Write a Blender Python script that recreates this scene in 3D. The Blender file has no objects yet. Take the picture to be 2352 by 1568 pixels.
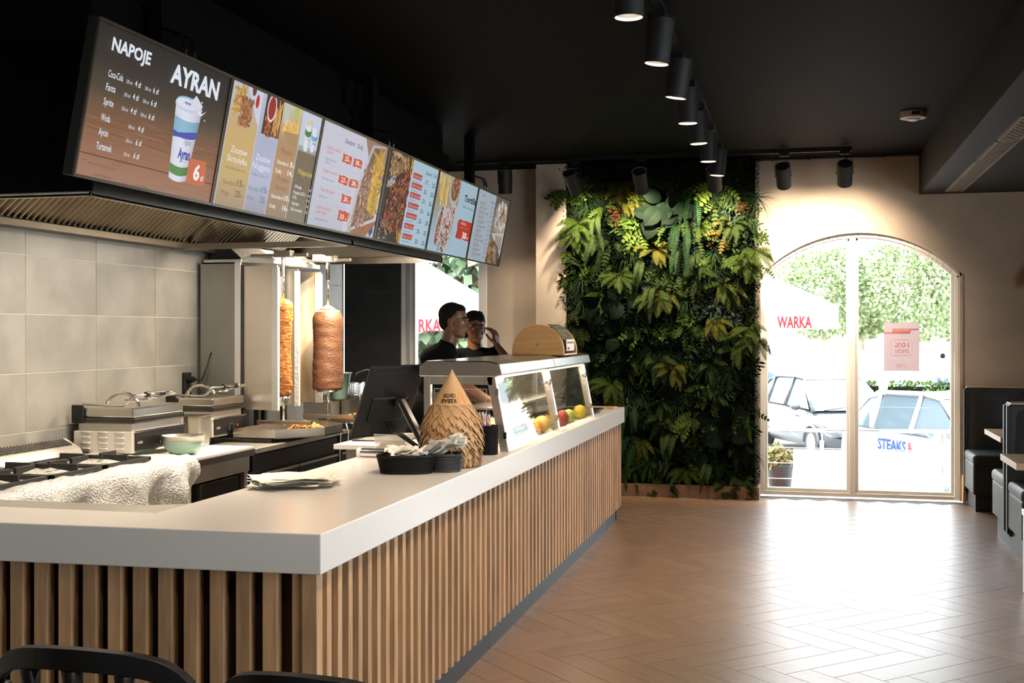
import bpy, bmesh, math, random
from mathutils import Vector, Matrix, noise
R = math.radians; PI = math.pi
random.seed(7)
SC = bpy.context.scene
COL = SC.collection

# ---------------------------------------------------------------- camera
cd = bpy.data.cameras.new('camera'); cam = bpy.data.objects.new('camera', cd); COL.objects.link(cam)
cd.sensor_width = 36.0; cd.lens = 2700 * 36 / 2352; cd.shift_y = -22 / 2352
cd.clip_start = 0.05; cd.clip_end = 400
cam.location = (0, 0, 1.65); cam.rotation_euler = (R(90), 0, math.atan(669 / 2700))
SC.camera = cam
# ---------------------------------------------------------------- world, sun, exposure
SC.view_settings.view_transform = 'Standard'; SC.view_settings.look = 'None'
SC.view_settings.gamma = 1.0; SC.view_settings.use_curve_mapping = False
SC.view_settings.exposure = 0.55
W = bpy.data.worlds.new('sky'); SC.world = W; W.use_nodes = True
wn = W.node_tree.nodes; bg = wn['Background']
bg.inputs[0].default_value = (0.86, 0.93, 1.0, 1); bg.inputs[1].default_value = 7.2
sd = bpy.data.lights.new('sun', 'SUN'); sun = bpy.data.objects.new('sun', sd); COL.objects.link(sun)
sd.energy = 9.0; sd.angle = R(0.6); sd.color = (1, .96, .88)
sun.rotation_euler = (R(48), 0, R(-100)) ; sun.location = (0, 20, 12)
C = SC.cycles
C.use_denoising = True; C.max_bounces = 9; C.diffuse_bounces = 4; C.glossy_bounces = 5
C.transmission_bounces = 6; C.transparent_max_bounces = 14; C.sample_clamp_indirect = 6.0
C.caustics_reflective = False; C.caustics_refractive = False

def area_light(name, loc, size, energy, col=(1, .82, .62), rot=(0, 0, 0)):
    d = bpy.data.lights.new(name, 'AREA'); o = bpy.data.objects.new(name, d); COL.objects.link(o)
    d.shape = 'RECTANGLE'; d.size, d.size_y = size; d.energy = energy; d.color = col
    o.location = loc; o.rotation_euler = rot
    return o
def spot_light(name, loc, target, energy, ang=70, col=(1, .80, .58), blend=.6, rad=.04):
    d = bpy.data.lights.new(name, 'SPOT'); o = bpy.data.objects.new(name, d); COL.objects.link(o)
    d.energy = energy; d.spot_size = R(ang); d.spot_blend = blend; d.color = col; d.shadow_soft_size = rad
    o.location = loc
    o.rotation_euler = (Vector(target) - Vector(loc)).to_track_quat('-Z', 'Y').to_euler()
    return o

# ---------------------------------------------------------------- materials
MATS = {}
def mat(name, col, rough=.5, metal=0, var=0.0, scale=6, stretch=(1, 1, 1), bump=0, bscale=None, rnd=0.0,
        spec=.5, col2=None, coat=0, detail=4, sheen=0, alpha=1, sss=0):
    m = bpy.data.materials.new(name); MATS[name] = m; m.use_nodes = True
    nt = m.node_tree; n = nt.nodes; l = nt.links; b = n['Principled BSDF']
    b.inputs['Base Color'].default_value = (*col, 1); b.inputs['Roughness'].default_value = rough
    b.inputs['Metallic'].default_value = metal; b.inputs['Specular IOR Level'].default_value = spec
    b.inputs['Coat Weight'].default_value = coat; b.inputs['Alpha'].default_value = alpha
    if sheen: b.inputs['Sheen Weight'].default_value = sheen
    out = None
    tc = n.new('ShaderNodeTexCoord'); mp = n.new('ShaderNodeMapping'); mp.inputs['Scale'].default_value = stretch
    l.new(tc.outputs['Object'], mp.inputs[0])
    if rnd or True:
        oi = n.new('ShaderNodeObjectInfo')
        ad = n.new('ShaderNodeVectorMath'); ad.operation = 'MULTIPLY_ADD'
        cb = n.new('ShaderNodeCombineXYZ')
        for i in range(3): l.new(oi.outputs['Random'], cb.inputs[i])
        l.new(cb.outputs[0], ad.inputs[0]); ad.inputs[1].default_value = (13, 7, 5) if rnd else (0, 0, 0)
        l.new(mp.outputs[0], ad.inputs[2]); vec = ad.outputs[0]
    if var or col2:
        no = n.new('ShaderNodeTexNoise'); no.inputs['Scale'].default_value = scale; no.inputs['Detail'].default_value = detail
        l.new(vec, no.inputs['Vector'])
        rp = n.new('ShaderNodeValToRGB'); rp.color_ramp.elements[0].position = .32; rp.color_ramp.elements[1].position = .68
        c2 = col2 or tuple(min(1, c * (1 + var)) for c in col)
        c1 = col if col2 else tuple(c * (1 - var) for c in col)
        rp.color_ramp.elements[0].color = (*c1, 1); rp.color_ramp.elements[1].color = (*c2, 1)
        l.new(no.outputs[0], rp.inputs[0]); out = rp.outputs[0]
    if rnd:
        hs = n.new('ShaderNodeHueSaturation'); mr = n.new('ShaderNodeMapRange')
        mr.inputs['To Min'].default_value = 1 - rnd; mr.inputs['To Max'].default_value = 1 + rnd
        l.new(oi.outputs['Random'], mr.inputs[0]); l.new(mr.outputs[0], hs.inputs['Value'])
        if out: l.new(out, hs.inputs['Color'])
        else: hs.inputs['Color'].default_value = (*col, 1)
        out = hs.outputs[0]
    if out: l.new(out, b.inputs['Base Color'])
    if bump:
        nb = n.new('ShaderNodeTexNoise'); nb.inputs['Scale'].default_value = bscale or scale * 3; nb.inputs['Detail'].default_value = 5
        l.new(vec, nb.inputs['Vector']); bp = n.new('ShaderNodeBump'); bp.inputs['Strength'].default_value = bump
        bp.inputs['Distance'].default_value = .01
        l.new(nb.outputs[0], bp.inputs['Height']); l.new(bp.outputs[0], b.inputs['Normal'])
    return m
def glass(name, tint=(1, 1, 1), refl=1.0, rough=0.0, dirt=0.0, ior=1.45):
    m = bpy.data.materials.new(name); MATS[name] = m; m.use_nodes = True
    nt = m.node_tree; n = nt.nodes; l = nt.links; n.remove(n['Principled BSDF'])
    t = n.new('ShaderNodeBsdfTransparent'); t.inputs[0].default_value = (*tint, 1)
    g = n.new('ShaderNodeBsdfGlossy'); g.inputs['Roughness'].default_value = rough
    fr = n.new('ShaderNodeLayerWeight'); fr.inputs[0].default_value = .5
    pw_ = n.new('ShaderNodeMath'); pw_.operation = 'POWER'; pw_.inputs[1].default_value = 4.0; l.new(fr.outputs['Facing'], pw_.inputs[0])
    mu = n.new('ShaderNodeMath'); mu.operation = 'MULTIPLY_ADD'; mu.inputs[1].default_value = refl * .8; mu.inputs[2].default_value = refl * .035; mu.use_clamp = True
    mx = n.new('ShaderNodeMixShader'); l.new(pw_.outputs[0], mu.inputs[0]); l.new(mu.outputs[0], mx.inputs[0])
    l.new(t.outputs[0], mx.inputs[1]); l.new(g.outputs[0], mx.inputs[2]); last = mx.outputs[0]
    if dirt:
        d = n.new('ShaderNodeBsdfDiffuse'); d.inputs[0].default_value = (.9, .9, .88, 1)
        m2 = n.new('ShaderNodeMixShader'); m2.inputs[0].default_value = dirt
        l.new(last, m2.inputs[1]); l.new(d.outputs[0], m2.inputs[2]); last = m2.outputs[0]
    l.new(last, n['Material Output'].inputs[0])
    return m
def emis(name, col, strength):
    m = bpy.data.materials.new(name); MATS[name] = m; m.use_nodes = True
    b = m.node_tree.nodes['Principled BSDF']; b.inputs['Base Color'].default_value = (0, 0, 0, 1)
    b.inputs['Emission Color'].default_value = (*col, 1); b.inputs['Emission Strength'].default_value = strength
    return m
def attr_mat(name, rough=.6, emit=0, metal=0, rnd=0, spec=.3):
    m = bpy.data.materials.new(name); MATS[name] = m; m.use_nodes = True
    nt = m.node_tree; n = nt.nodes; l = nt.links; b = n['Principled BSDF']
    a = n.new('ShaderNodeVertexColor'); a.layer_name = 'Col'
    b.inputs['Roughness'].default_value = rough; b.inputs['Metallic'].default_value = metal; b.inputs['Specular IOR Level'].default_value = spec
    if emit:
        b.inputs['Base Color'].default_value = (.02, .02, .02, 1)
        l.new(a.outputs[0], b.inputs['Emission Color']); b.inputs['Emission Strength'].default_value = emit
    else:
        l.new(a.outputs[0], b.inputs['Base Color'])
    return m
mat('oak', (.49, .29, .15), .45, var=.22, scale=7, stretch=(5, 5, .45), rnd=.16, bump=.12, bscale=60)
mat('oak_dark', (.045, .022, .01), .7, var=.2, scale=5, stretch=(3, 3, .4))
mat('plank_a', (.20, .118, .070), .36, var=.16, scale=5, stretch=(1, 1, 1), rnd=.10, bump=.05, bscale=30, spec=.8)
mat('plank_gap', (.05, .03, .02), .7)
mat('quartz', (.73, .70, .67), .22, var=.02, scale=120, detail=2, spec=.5)
mat('tile', (.30, .285, .25), .42, var=.17, scale=3.2, rnd=.05, bump=.03)
mat('tile_dark', (.026, .027, .028), .5, var=.3, scale=4, rnd=.1)
mat('grout', (.62, .57, .48), .8)
mat('grout_dark', (.09, .09, .085), .8)
mat('plaster', (.50, .415, .33), .85, var=.09, scale=2.6, bump=.12, bscale=18)
mat('black_paint', (.0030, .0031, .0033), .7, var=.1, scale=2, spec=.04)
mat('soffit', (.009, .0085, .008), .6, spec=.25)
mat('steel', (.56, .53, .48), .24, 1, var=.05, scale=3)
mat('steel_soft', (.58, .55, .50), .38, 1, var=.06, scale=5)
mat('steel_dark', (.10, .095, .085), .32, 1, var=.15, scale=6)
mat('chrome', (.75, .73, .70), .12, 1)
mat('foil', (.85, .84, .81), .32, .35, bump=.5, bscale=40)
mat('white_metal', (.72, .67, .60), .35, .4)
mat('black_plastic', (.009, .009, .0095), .38, spec=.35)
mat('black_matte', (.011, .011, .012), .6)
mat('black_iron', (.012, .012, .012), .45, bump=.1, bscale=120)
mat('kick', (.028, .032, .038), .5, var=.1, scale=5)
mat('white_pvc', (.90, .87, .82), .3)
mat('leather', (.024, .028, .028), .46, var=.1, scale=10, bump=.08, bscale=160, spec=.4)
mat('leather_light', (.09, .098, .092), .42, var=.1, scale=10, bump=.05, bscale=160)
mat('table_oak', (.56, .36, .21), .35, var=.14, scale=4, stretch=(1, 8, 8), bump=.04)
mat('bamboo', (.62, .34, .13), .35, var=.14, scale=5, stretch=(.6, 1, 14))
mat('mint', (.27, .42, .33), .2, spec=.6)
mat('kraft', (.47, .285, .14), .7, var=.07, scale=30, rnd=.06)
mat('paper', (.88, .84, .77), .75, var=.03, scale=20)
mat('fry_yellow', (.75, .52, .18), .6, var=.2, scale=60)
mat('wicker', (.008, .008, .008), .6, spec=.2, bump=.2, bscale=90)
mat('skin', (.145, .060, .029), .42, var=.1, scale=14, spec=.5)
mat('skin_light', (.62, .38, .28), .5)
mat('hair', (.004, .0035, .0035), .75, spec=.15, bump=.5, bscale=160)
mat('tshirt_black', (.003, .003, .0035), .95, spec=.08, bump=.2, bscale=20)
mat('trouser', (.012, .013, .018), .8)
mat('eye_white', (.55, .5, .45), .2)
mat('lips', (.20, .075, .05), .45)
mat('meat_chicken', (.24, .055, .010), .32, col2=(.62, .25, .05), scale=26, stretch=(1, 1, 1.8), bump=1.0, bscale=38, detail=6)
mat('meat_beef', (.085, .033, .014), .5, col2=(.17, .072, .032), scale=9, stretch=(1, 1, 2.2), bump=.6, bscale=50, detail=7)
mat('meat_fat', (.70, .42, .24), .4, var=.2, scale=20)
mat('meat_shred', (.50, .17, .035), .4, col2=(.72, .36, .10), scale=50)
mat('meat_shred_pale', (.42, .24, .12), .5, var=.25, scale=50)
mat('burner', (.05, .03, .02), .7, var=.4, scale=12)
mat('stain', (.80, .75, .66), .3, .3, col2=(.62, .38, .12), scale=3, stretch=(4, 4, .6))
mat('wrap', (1.0, .98, .94), .2, var=.05, scale=40, bump=.8, bscale=70, spec=.8, alpha=.55)
mat('plastic_clear', (.85, .84, .80), .2, alpha=.45)
mat('plastic_white', (.8, .78, .74), .3)
mat('bucket_green', (.22, .36, .28), .35)
mat('glow_warm', (1, 1, 1), .5)
mat('stone_black', (.02, .02, .02), .15)
for nm, c in dict(lemon=(.72, .52, .03), lime=(.45, .52, .05), orange=(.85, .36, .02), apple=(.42, .035, .03), pomelo=(.80, .55, .15)).items():
    mat(nm, c, .35, var=.15, scale=9, bump=.25, bscale=120)
# outdoors
mat('paving', (.42, .40, .37), .8, var=.1, scale=.6)
mat('asphalt', (.30, .30, .31), .85, var=.1, scale=1)
mat('deck', (.30, .13, .10), .7, var=.1, scale=2)
mat('car_dark', (.06, .065, .07), .35, coat=.25)
mat('car_white', (.50, .50, .51), .4, coat=.2)
mat('car_glass', (.13, .17, .20), .05, spec=.8)
mat('tyre', (.02, .02, .02), .8)
mat('canvas_white', (.85, .85, .85), .8)
mat('red_print', (.62, .03, .04), .6)
mat('trunk', (.35, .28, .22), .8, var=.2)
mat('lime_wash', (.8, .8, .78), .8)
mat('cloth_blue', (.06, .09, .13), .8); mat('cloth_lightblue', (.22, .35, .48), .8)
mat('cloth_white', (.8, .76, .72), .8); mat('hair_grey', (.45, .42, .38), .8); mat('hair_fair', (.5, .35, .2), .8)
mat('facade', (.75, .68, .60), .8, var=.06, scale=1); mat('roof_red', (.42, .12, .08), .8)
mat('banner', (.82, .82, .82), .7)
attr_mat('leaf', .7, spec=.07); attr_mat('print', .6); attr_mat('screen_pic', .45, spec=.12, emit=.60)
glass('window_glass', (.97, .985, .98), .8)
glass('case_glass', (.96, .975, .96), 1.25, dirt=.012)
glass('drum_acrylic', (.9, .88, .85), 1.6, dirt=.10)
emis('lamp_emit', (1, .80, .58), 60); emis('strip_emit', (1, .80, .55), 14); emis('led_blue', (.05, .15, 1), 6)
emis('lamp_ring', (1, .74, .52), 1.5)

# ---------------------------------------------------------------- mesh builder
class MB:
    def __init__(s): s.v = []; s.f = []; s.m = []; s.c = []; s.col = (1, 1, 1); s.mi = 0
    def face(s, idx): s.f.append(tuple(idx)); s.m.append(s.mi); s.c.append(s.col)
    def add(s, vs): i = len(s.v); s.v.extend([tuple(v) for v in vs]); return i
    def poly(s, pts): i = s.add(pts); s.face(range(i, i + len(pts)))
    def box(s, a, b):
        x0, y0, z0 = a; x1, y1, z1 = b
        i = s.add([(x0, y0, z0), (x1, y0, z0), (x1, y1, z0), (x0, y1, z0), (x0, y0, z1), (x1, y0, z1), (x1, y1, z1), (x0, y1, z1)])
        for q in ((0, 3, 2, 1), (4, 5, 6, 7), (0, 1, 5, 4), (1, 2, 6, 5), (2, 3, 7, 6), (3, 0, 4, 7)): s.face([i + k for k in q])
        return s
    def hexa(s, p):  # 8 points, bottom 4 ccw then top 4
        i = s.add(p)
        for q in ((0, 3, 2, 1), (4, 5, 6, 7), (0, 1, 5, 4), (1, 2, 6, 5), (2, 3, 7, 6), (3, 0, 4, 7)): s.face([i + k for k in q])
        return s
    def obox(s, c, sz, rot=(0, 0, 0)):
        from mathutils import Euler
        M = Euler(rot).to_matrix(); c = Vector(c); h = [k / 2 for k in sz]
        pts = [c + M @ Vector((sx * h[0], sy * h[1], sz_ * h[2])) for sz_ in (-1, 1) for sx, sy in ((-1, -1), (1, -1), (1, 1), (-1, 1))]
        return s.hexa(pts)
    def prism(s, pts, off):  # polygon extruded by vector off
        n = len(pts); off = Vector(off); i = s.add(pts); j = s.add([Vector(p) + off for p in pts])
        s.face([i + k for k in range(n)][::-1]); s.face([j + k for k in range(n)])
        for k in range(n): s.face((i + k, i + (k + 1) % n, j + (k + 1) % n, j + k))
        return s
    def tube(s, path, r, seg=8, closed=False, caps=True):
        path = [Vector(p) for p in path]; n = len(path); rr = r if isinstance(r, (list, tuple)) else [r] * n
        rings = []; up = Vector((0, 0, 1)); prev = None
        for k in range(n):
            if closed: t = path[(k + 1) % n] - path[k - 1]
            else: t = path[min(k + 1, n - 1)] - path[max(k - 1, 0)]
            t = t.normalized() if t.length > 1e-9 else Vector((0, 0, 1))
            if prev is None:
                a = t.cross(up) if abs(t.dot(up)) < .95 else t.cross(Vector((1, 0, 0)))
            else: a = prev - t * prev.dot(t)
            a.normalize(); prev = a; b = t.cross(a)
            rings.append(s.add([path[k] + (a * math.cos(2 * PI * q / seg) + b * math.sin(2 * PI * q / seg)) * rr[k] for q in range(seg)]))
        m = n if closed else n - 1
        for k in range(m):
            A, B = rings[k], rings[(k + 1) % n]
            for q in range(seg): s.face((A + q, A + (q + 1) % seg, B + (q + 1) % seg, B + q))
        if caps and not closed:
            s.face([rings[0] + q for q in range(seg)][::-1]); s.face([rings[-1] + q for q in range(seg)])
        return s
    def cyl(s, p0, p1, r0, r1=None, seg=20, caps=True): return s.tube([p0, p1], [r0, r0 if r1 is None else r1], seg, caps=caps)
    def lathe(s, prof, c=(0, 0, 0), seg=24, fn=None, closed=False):
        rings = []
        for (r, z) in prof:
            ring = []
            for q in range(seg):
                a = 2 * PI * q / seg; rr = r
                if fn: rr = fn(r, z, a)
                ring.append((c[0] + rr * math.cos(a), c[1] + rr * math.sin(a), c[2] + z))
            rings.append(s.add(ring))
        for k in range(len(rings) - 1):
            for q in range(seg): s.face((rings[k] + q, rings[k] + (q + 1) % seg, rings[k + 1] + (q + 1) % seg, rings[k + 1] + q))
        s.face([rings[0] + q for q in range(seg)][::-1]); s.face([rings[-1] + q for q in range(seg)])
        return s
    def ell(s, c, r, seg=14, rings=8, rot=None):
        c = Vector(c); r = r if isinstance(r, (list, tuple)) else (r, r, r); rg = []
        top = s.add([c + (rot @ Vector((0, 0, r[2])) if rot else Vector((0, 0, r[2])))])
        for k in range(1, rings):
            ph = PI * k / rings; ring = []
            for q in range(seg):
                a = 2 * PI * q / seg; p = Vector((r[0] * math.sin(ph) * math.cos(a), r[1] * math.sin(ph) * math.sin(a), r[2] * math.cos(ph)))
                if rot: p = rot @ p
                ring.append(c + p)
            rg.append(s.add(ring))
        bot = s.add([c - (rot @ Vector((0, 0, r[2])) if rot else Vector((0, 0, r[2])))])
        for q in range(seg):
            s.face((top, rg[0] + q, rg[0] + (q + 1) % seg)); s.face((bot, rg[-1] + (q + 1) % seg, rg[-1] + q))
        for k in range(len(rg) - 1):
            for q in range(seg): s.face((rg[k] + q, rg[k + 1] + q, rg[k + 1] + (q + 1) % seg, rg[k] + (q + 1) % seg))
        return s
    def caps(s, p0, r0, p1, r1, seg=12):  # capsule, tapered
        p0 = Vector(p0); p1 = Vector(p1); d = (p1 - p0)
        if d.length < 1e-6: return s.ell(p0, r0)
        t = d.normalized(); path = []; rr = []
        for k in range(5):
            a = PI / 2 * (1 - k / 4) ; path.append(p0 - t * r0 * math.sin(a)); rr.append(max(r0 * math.cos(a), r0 * .02))
        for k in range(5):
            a = PI / 2 * k / 4; path.append(p1 + t * r1 * math.sin(a)); rr.append(max(r1 * math.cos(a), r1 * .02))
        return s.tube(path, rr, seg)
    def mesh(s, name, mats, org, smooth, usecol=False):
        me = bpy.data.meshes.new(name)
        ox, oy, oz = org
        me.from_pydata([(x - ox, y - oy, z - oz) for x, y, z in s.v], [], s.f)
        for m in mats: me.materials.append(MATS[m] if isinstance(m, str) else m)
        if len(mats) > 1: me.polygons.foreach_set('material_index', s.m)
        if smooth: me.polygons.foreach_set('use_smooth', [True] * len(s.f))
        if usecol:
            ca = me.color_attributes.new('Col', 'FLOAT_COLOR', 'CORNER')
            data = []
            for f, c in zip(s.f, s.c): data.extend((*c, 1) * len(f))
            ca.data.foreach_set('color', data)
        me.update()
        return me
def worg(o):
    v = Vector((0, 0, 0))
    while o: v += Vector(o.location); o = o.parent
    return v
def props(o, label=None, cat=None, group=None, kind=None):
    if label: o['label'] = label
    if cat: o['category'] = cat
    if group: o['group'] = group
    if kind: o['kind'] = kind
    return o
def thing(name, label, cat, loc=(0, 0, 0), group=None, kind=None):
    o = bpy.data.objects.new(name, None); COL.objects.link(o); o.location = loc; o.empty_display_size = .1
    return props(o, label, cat, group, kind)
def build(mb, name, mats, parent=None, smooth=False, bevel=0, label=None, cat=None, group=None, kind=None, col=False, seg=2, org=None):
    if isinstance(mats, str): mats = [mats]
    if parent is not None: o_ = worg(parent); loc = (0, 0, 0)
    elif org is not None: o_ = Vector(org); loc = o_
    else:
        xs = [v[0] for v in mb.v]; ys = [v[1] for v in mb.v]; zs = [v[2] for v in mb.v]
        o_ = Vector(((min(xs) + max(xs)) / 2, (min(ys) + max(ys)) / 2, min(zs))); loc = o_
    me = mb.mesh(name, mats, o_, smooth, col)
    o = bpy.data.objects.new(name, me); COL.objects.link(o)
    if parent is not None: o.parent = parent
    else: o.location = loc
    if bevel:
        b = o.modifiers.new('bevel', 'BEVEL'); b.width = bevel; b.segments = seg; b.limit_method = 'ANGLE'; b.angle_limit = R(40)
    if smooth and bevel == 0 and smooth == 'auto':
        pass
    return props(o, label, cat, group, kind)
def struct(mb, name, mats, parent=None, **k):
    if parent is None: k.setdefault('kind', 'structure')
    return build(mb, name, mats, parent, **k)
def dup(o, loc=None, label=None, rot=None, scale=None, parent=None):
    c = o.copy(); COL.objects.link(c)
    if loc is not None: c.location = loc
    if rot is not None: c.rotation_euler = rot
    if scale is not None: c.scale = scale
    if parent is not None: c.parent = parent
    if label: c['label'] = label
    for ch in list(o.children): dup(ch, parent=c)
    return c
def boxes(*bs):
    m = MB()
    for a, b in bs: m.box(a, b)
    return m
# text as polygons: returns (verts2d, faces) for a string of cap height 1
_TC = {}
def glyphs(txt, bold=0.0):
    k = (txt, bold)
    if k in _TC: return _TC[k]
    cu = bpy.data.curves.new('t', 'FONT'); cu.body = txt; cu.size = 1.0; cu.offset = bold; cu.resolution_u = 2
    ob = bpy.data.objects.new('t', cu); COL.objects.link(ob)
    dg = bpy.context.evaluated_depsgraph_get(); me = bpy.data.meshes.new_from_object(ob.evaluated_get(dg))
    vs = [(v.co.x / .73, v.co.y / .73) for v in me.vertices]; fs = [tuple(p.vertices) for p in me.polygons]
    bpy.data.objects.remove(ob); bpy.data.curves.remove(cu); bpy.data.meshes.remove(me)
    w = max([v[0] for v in vs] or [1]); x0 = min([v[0] for v in vs] or [0])
    _TC[k] = (vs, fs, x0, w - x0)
    return _TC[k]
def put_text(mb, txt, fn, x, y, h, width=None, align='l', bold=0.0, aspect=.8, col=None):
    """fn(u, v) maps flat units to a point; x, y = left end of the baseline; h = cap height; width = total width"""
    vs, fs, x0, w = glyphs(txt, bold)
    sx = (width / w) if width else h * aspect
    off = 0 if align == 'l' else (-w * sx / 2 if align == 'c' else -w * sx)
    if col is not None: mb.col = col
    i = mb.add([fn(x + off + (vx - x0) * sx, y + vy * h) for vx, vy in vs])
    for f in fs: mb.face([i + k for k in f])
mat('oak_shade', (.20, .105, .05), .6, var=.2, scale=5, stretch=(.5, 4, 4))  # darker copy of oak, shade below the plant wall put into its colour
mat('plank_b', (.21, .123, .073), .36, var=.1, scale=5, spec=.8)
mat('vent_metal', (.30, .26, .21), .4, .6, var=.1)
mat('bezel_metal', (.10, .085, .065), .35, .8)
mat('wicker_grey', (.03, .034, .038), .45)
for nm in ('plank_a', 'plank_b'):
    b = MATS[nm].node_tree.nodes['Principled BSDF']; b.inputs['Coat Weight'].default_value = .30; b.inputs['Coat Roughness'].default_value = .34
# ================================================================ STRUCTURE
YB = 12.17; XL = -4.3; XR = 4.4; YN = -2.6; ZC = 3.38
# floor: dark base with herringbone planks
struct(boxes(((-5.4, YN, -.08), (XR, YB + .02, -.012))), 'floor', 'plank_gap')
floor = bpy.data.objects['floor']
PL, PW_ = .656, .1605; S2 = math.sqrt(2)
def plank_mesh(L, w, nm, g=.0013):
    m = MB(); b = .0008; z0 = -.012
    m.add([(g, g, z0), (L - g, g, z0), (L - g, w - g, z0), (g, w - g, z0),
           (g, g, -b), (L - g, g, -b), (L - g, w - g, -b), (g, w - g, -b),
           (g + b, g + b, 0), (L - g - b, g + b, 0), (L - g - b, w - g - b, 0), (g + b, w - g - b, 0)])
    for a in (0, 4):
        for k in range(4): m.face((a + k, a + (k + 1) % 4, a + 4 + (k + 1) % 4, a + 4 + k))
    m.face((8, 9, 10, 11))
    return m
pm = plank_mesh(PL, PW_, 'plank')
# plank wood with the grain along local x
nt = MATS['plank_a'].node_tree
for nd in nt.nodes:
    if nd.type == 'MAPPING': nd.inputs['Scale'].default_value = (.9, 9, 3)
plank_me = pm.mesh('plank', ['plank_a'], (0, 0, 0), False)
pcam = Vector((0, 0)); cand = []
ox, oy = -1.4475, 6.7455
for i in range(-30, 45):
    for j in range(-12, 9):
        bx = ox + i * S2 * PW_; by = oy + j * S2 * PL
        for kind in (0, 1):
            if kind == 0: x, y, rot = bx, by, -PI / 4          # along (1,-1)
            else:
                # block u in [-w,0], v in [0,L] : local x axis along v
                x, y, rot = bx, by, PI / 4
            d = (math.cos(rot), math.sin(rot)); nn = (-d[1], d[0])
            cs = [(x + d[0] * a + nn[0] * b, y + d[1] * a + nn[1] * b) for a, b in ((0, 0), (PL, 0), (PL, PW_), (0, PW_))]
            if min(c[0] for c in cs) > XR or max(c[0] for c in cs) < -1.62 or min(c[1] for c in cs) > YB or max(c[1] for c in cs) < 4.6: continue
            if max(c[0] for c in cs) > XR or max(c[1] for c in cs) > YB: continue
            cx = sum(c[0] for c in cs) / 4; cy = sum(c[1] for c in cs) / 4
            dep = cy * .9706 - cx * .2406; u = (cx * .9706 + cy * .2406) / dep
            vis = abs(u * 2700) < 1300 and dep > 5.2 and cx > -1.7 and cx < 1.75
            cand.append((0 if vis else 1, dep, x, y, rot))
cand.sort()
rest = MB(); n = 0
for vis, dep, x, y, rot in cand:
    if vis == 0 and n < 300:
        o = bpy.data.objects.new('plank', plank_me); COL.objects.link(o); o.parent = floor
        o.location = Vector((x, y, 0)) - floor.location; o.rotation_euler = (0, 0, rot); n += 1
    else:
        i = rest.add([(x + math.cos(rot) * vx - math.sin(rot) * vy, y + math.sin(rot) * vx + math.cos(rot) * vy, vz) for vx, vy, vz in pm.v])
        for f in pm.f: rest.face([i + k for k in f])
build(rest, 'planks_beyond', 'plank_b' if 'plank_b' in MATS else 'plank_a', floor, kind='stuff')
# ceiling
struct(boxes(((-5.4, YN, ZC), (XR, YB + .02, ZC + .1))), 'ceiling', 'black_paint')
# back wall with the arched opening (x -.41 .. 1.468) and kitchen window opening (x -4.26 .. -3.29)
AX0, AX1 = -.425, 1.478; ACX = .5265; AR = 1.2775; ACZ = 2.633 - AR
def arch_z(x): return ACZ + math.sqrt(max(0, AR * AR - (x - ACX) ** 2))
m = MB(); T = .26
m.box((-5.4, YB, 0), (-4.26, YB + T, ZC)); m.box((-4.26, YB, 2.62), (-3.29, YB + T, ZC)); m.box((-4.26, YB, -.02), (-3.29, YB + T, .06))
m.box((-3.29, YB, 0), (AX0, YB + T, ZC)); m.box((AX1, YB, 0), (XR, YB + T, ZC))
N = 40
for k in range(N):
    xa = AX0 + (AX1 - AX0) * k / N; xb = AX0 + (AX1 - AX0) * (k + 1) / N; za, zb = arch_z(xa), arch_z(xb)
    m.hexa([(xa, YB, za), (xb, YB, zb), (xb, YB + T, zb), (xa, YB + T, za), (xa, YB, ZC), (xb, YB, ZC), (xb, YB + T, ZC), (xa, YB + T, ZC)])
m.box((-2.685, YB - .30, 0), (-2.37, YB, ZC))      # pilaster
wb = struct(m, 'wall_back', 'plaster')
# left tiled wall
YE = 10.6
wl = struct(boxes(((XL - .2, 1.0, 0), (XL - .003, YE, ZC)), ((XL - .2, YE - .0, 0), (XL - .19, YE + .01, ZC)), ((-5.4, YE - .2, 0), (XL - .2, YE, ZC))), 'wall_left', 'grout')
TW, TH = .6915, .3372; g = .003
tm = MB(); 
def tile_mb(w, h):
    t = MB(); t.box((-.012, g, g), (0, w - g, h - g)); return t
full = tile_mb(TW, TH).mesh('tile', ['tile'], (0, 0, 0), False)
yj = 5.83
for r in range(-1, 6):
    z = 1.752 + (r - 3) * TH
    for c in range(-3, 8):
        y = yj + c * TW
        w = min(TW, YE - y)
        if w < .05: continue
        me = full if w == TW else tile_mb(w, TH).mesh('tile', ['tile'], (0, 0, 0), False)
        if z < 0: continue
        o = bpy.data.objects.new('tile', me); COL.objects.link(o); o.parent = wl
        o.location = Vector((XL, y, z)) - wl.location
struct(boxes(((XL - .01, YE - .012, .6), (XL + .008, YE + .012, 2.4))), 'trim_1', 'chrome')
# alcove behind: dark tiles on back wall
wa = struct(boxes(((-5.4, YB - .02, 0), (-4.262, YB - .012, 2.9))), 'wall_alcove', 'grout_dark')
k = 0
for z in (.735, 1.075, 1.411, 1.75, 2.088, 2.425):
    for x in (-5.4, -4.93):
        b = MB(); x1 = -4.931 if x < -5 else -4.264
        b.box((x + .002, YB - .032, z + .002), (x1 - .002, YB - .02, z + .336)); build(b, 'tile', 'tile_dark', wa)
struct(boxes(((-5.42, YE, 0), (-5.4, YB, ZC))), 'wall_alcove_side', 'tile_dark')
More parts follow.
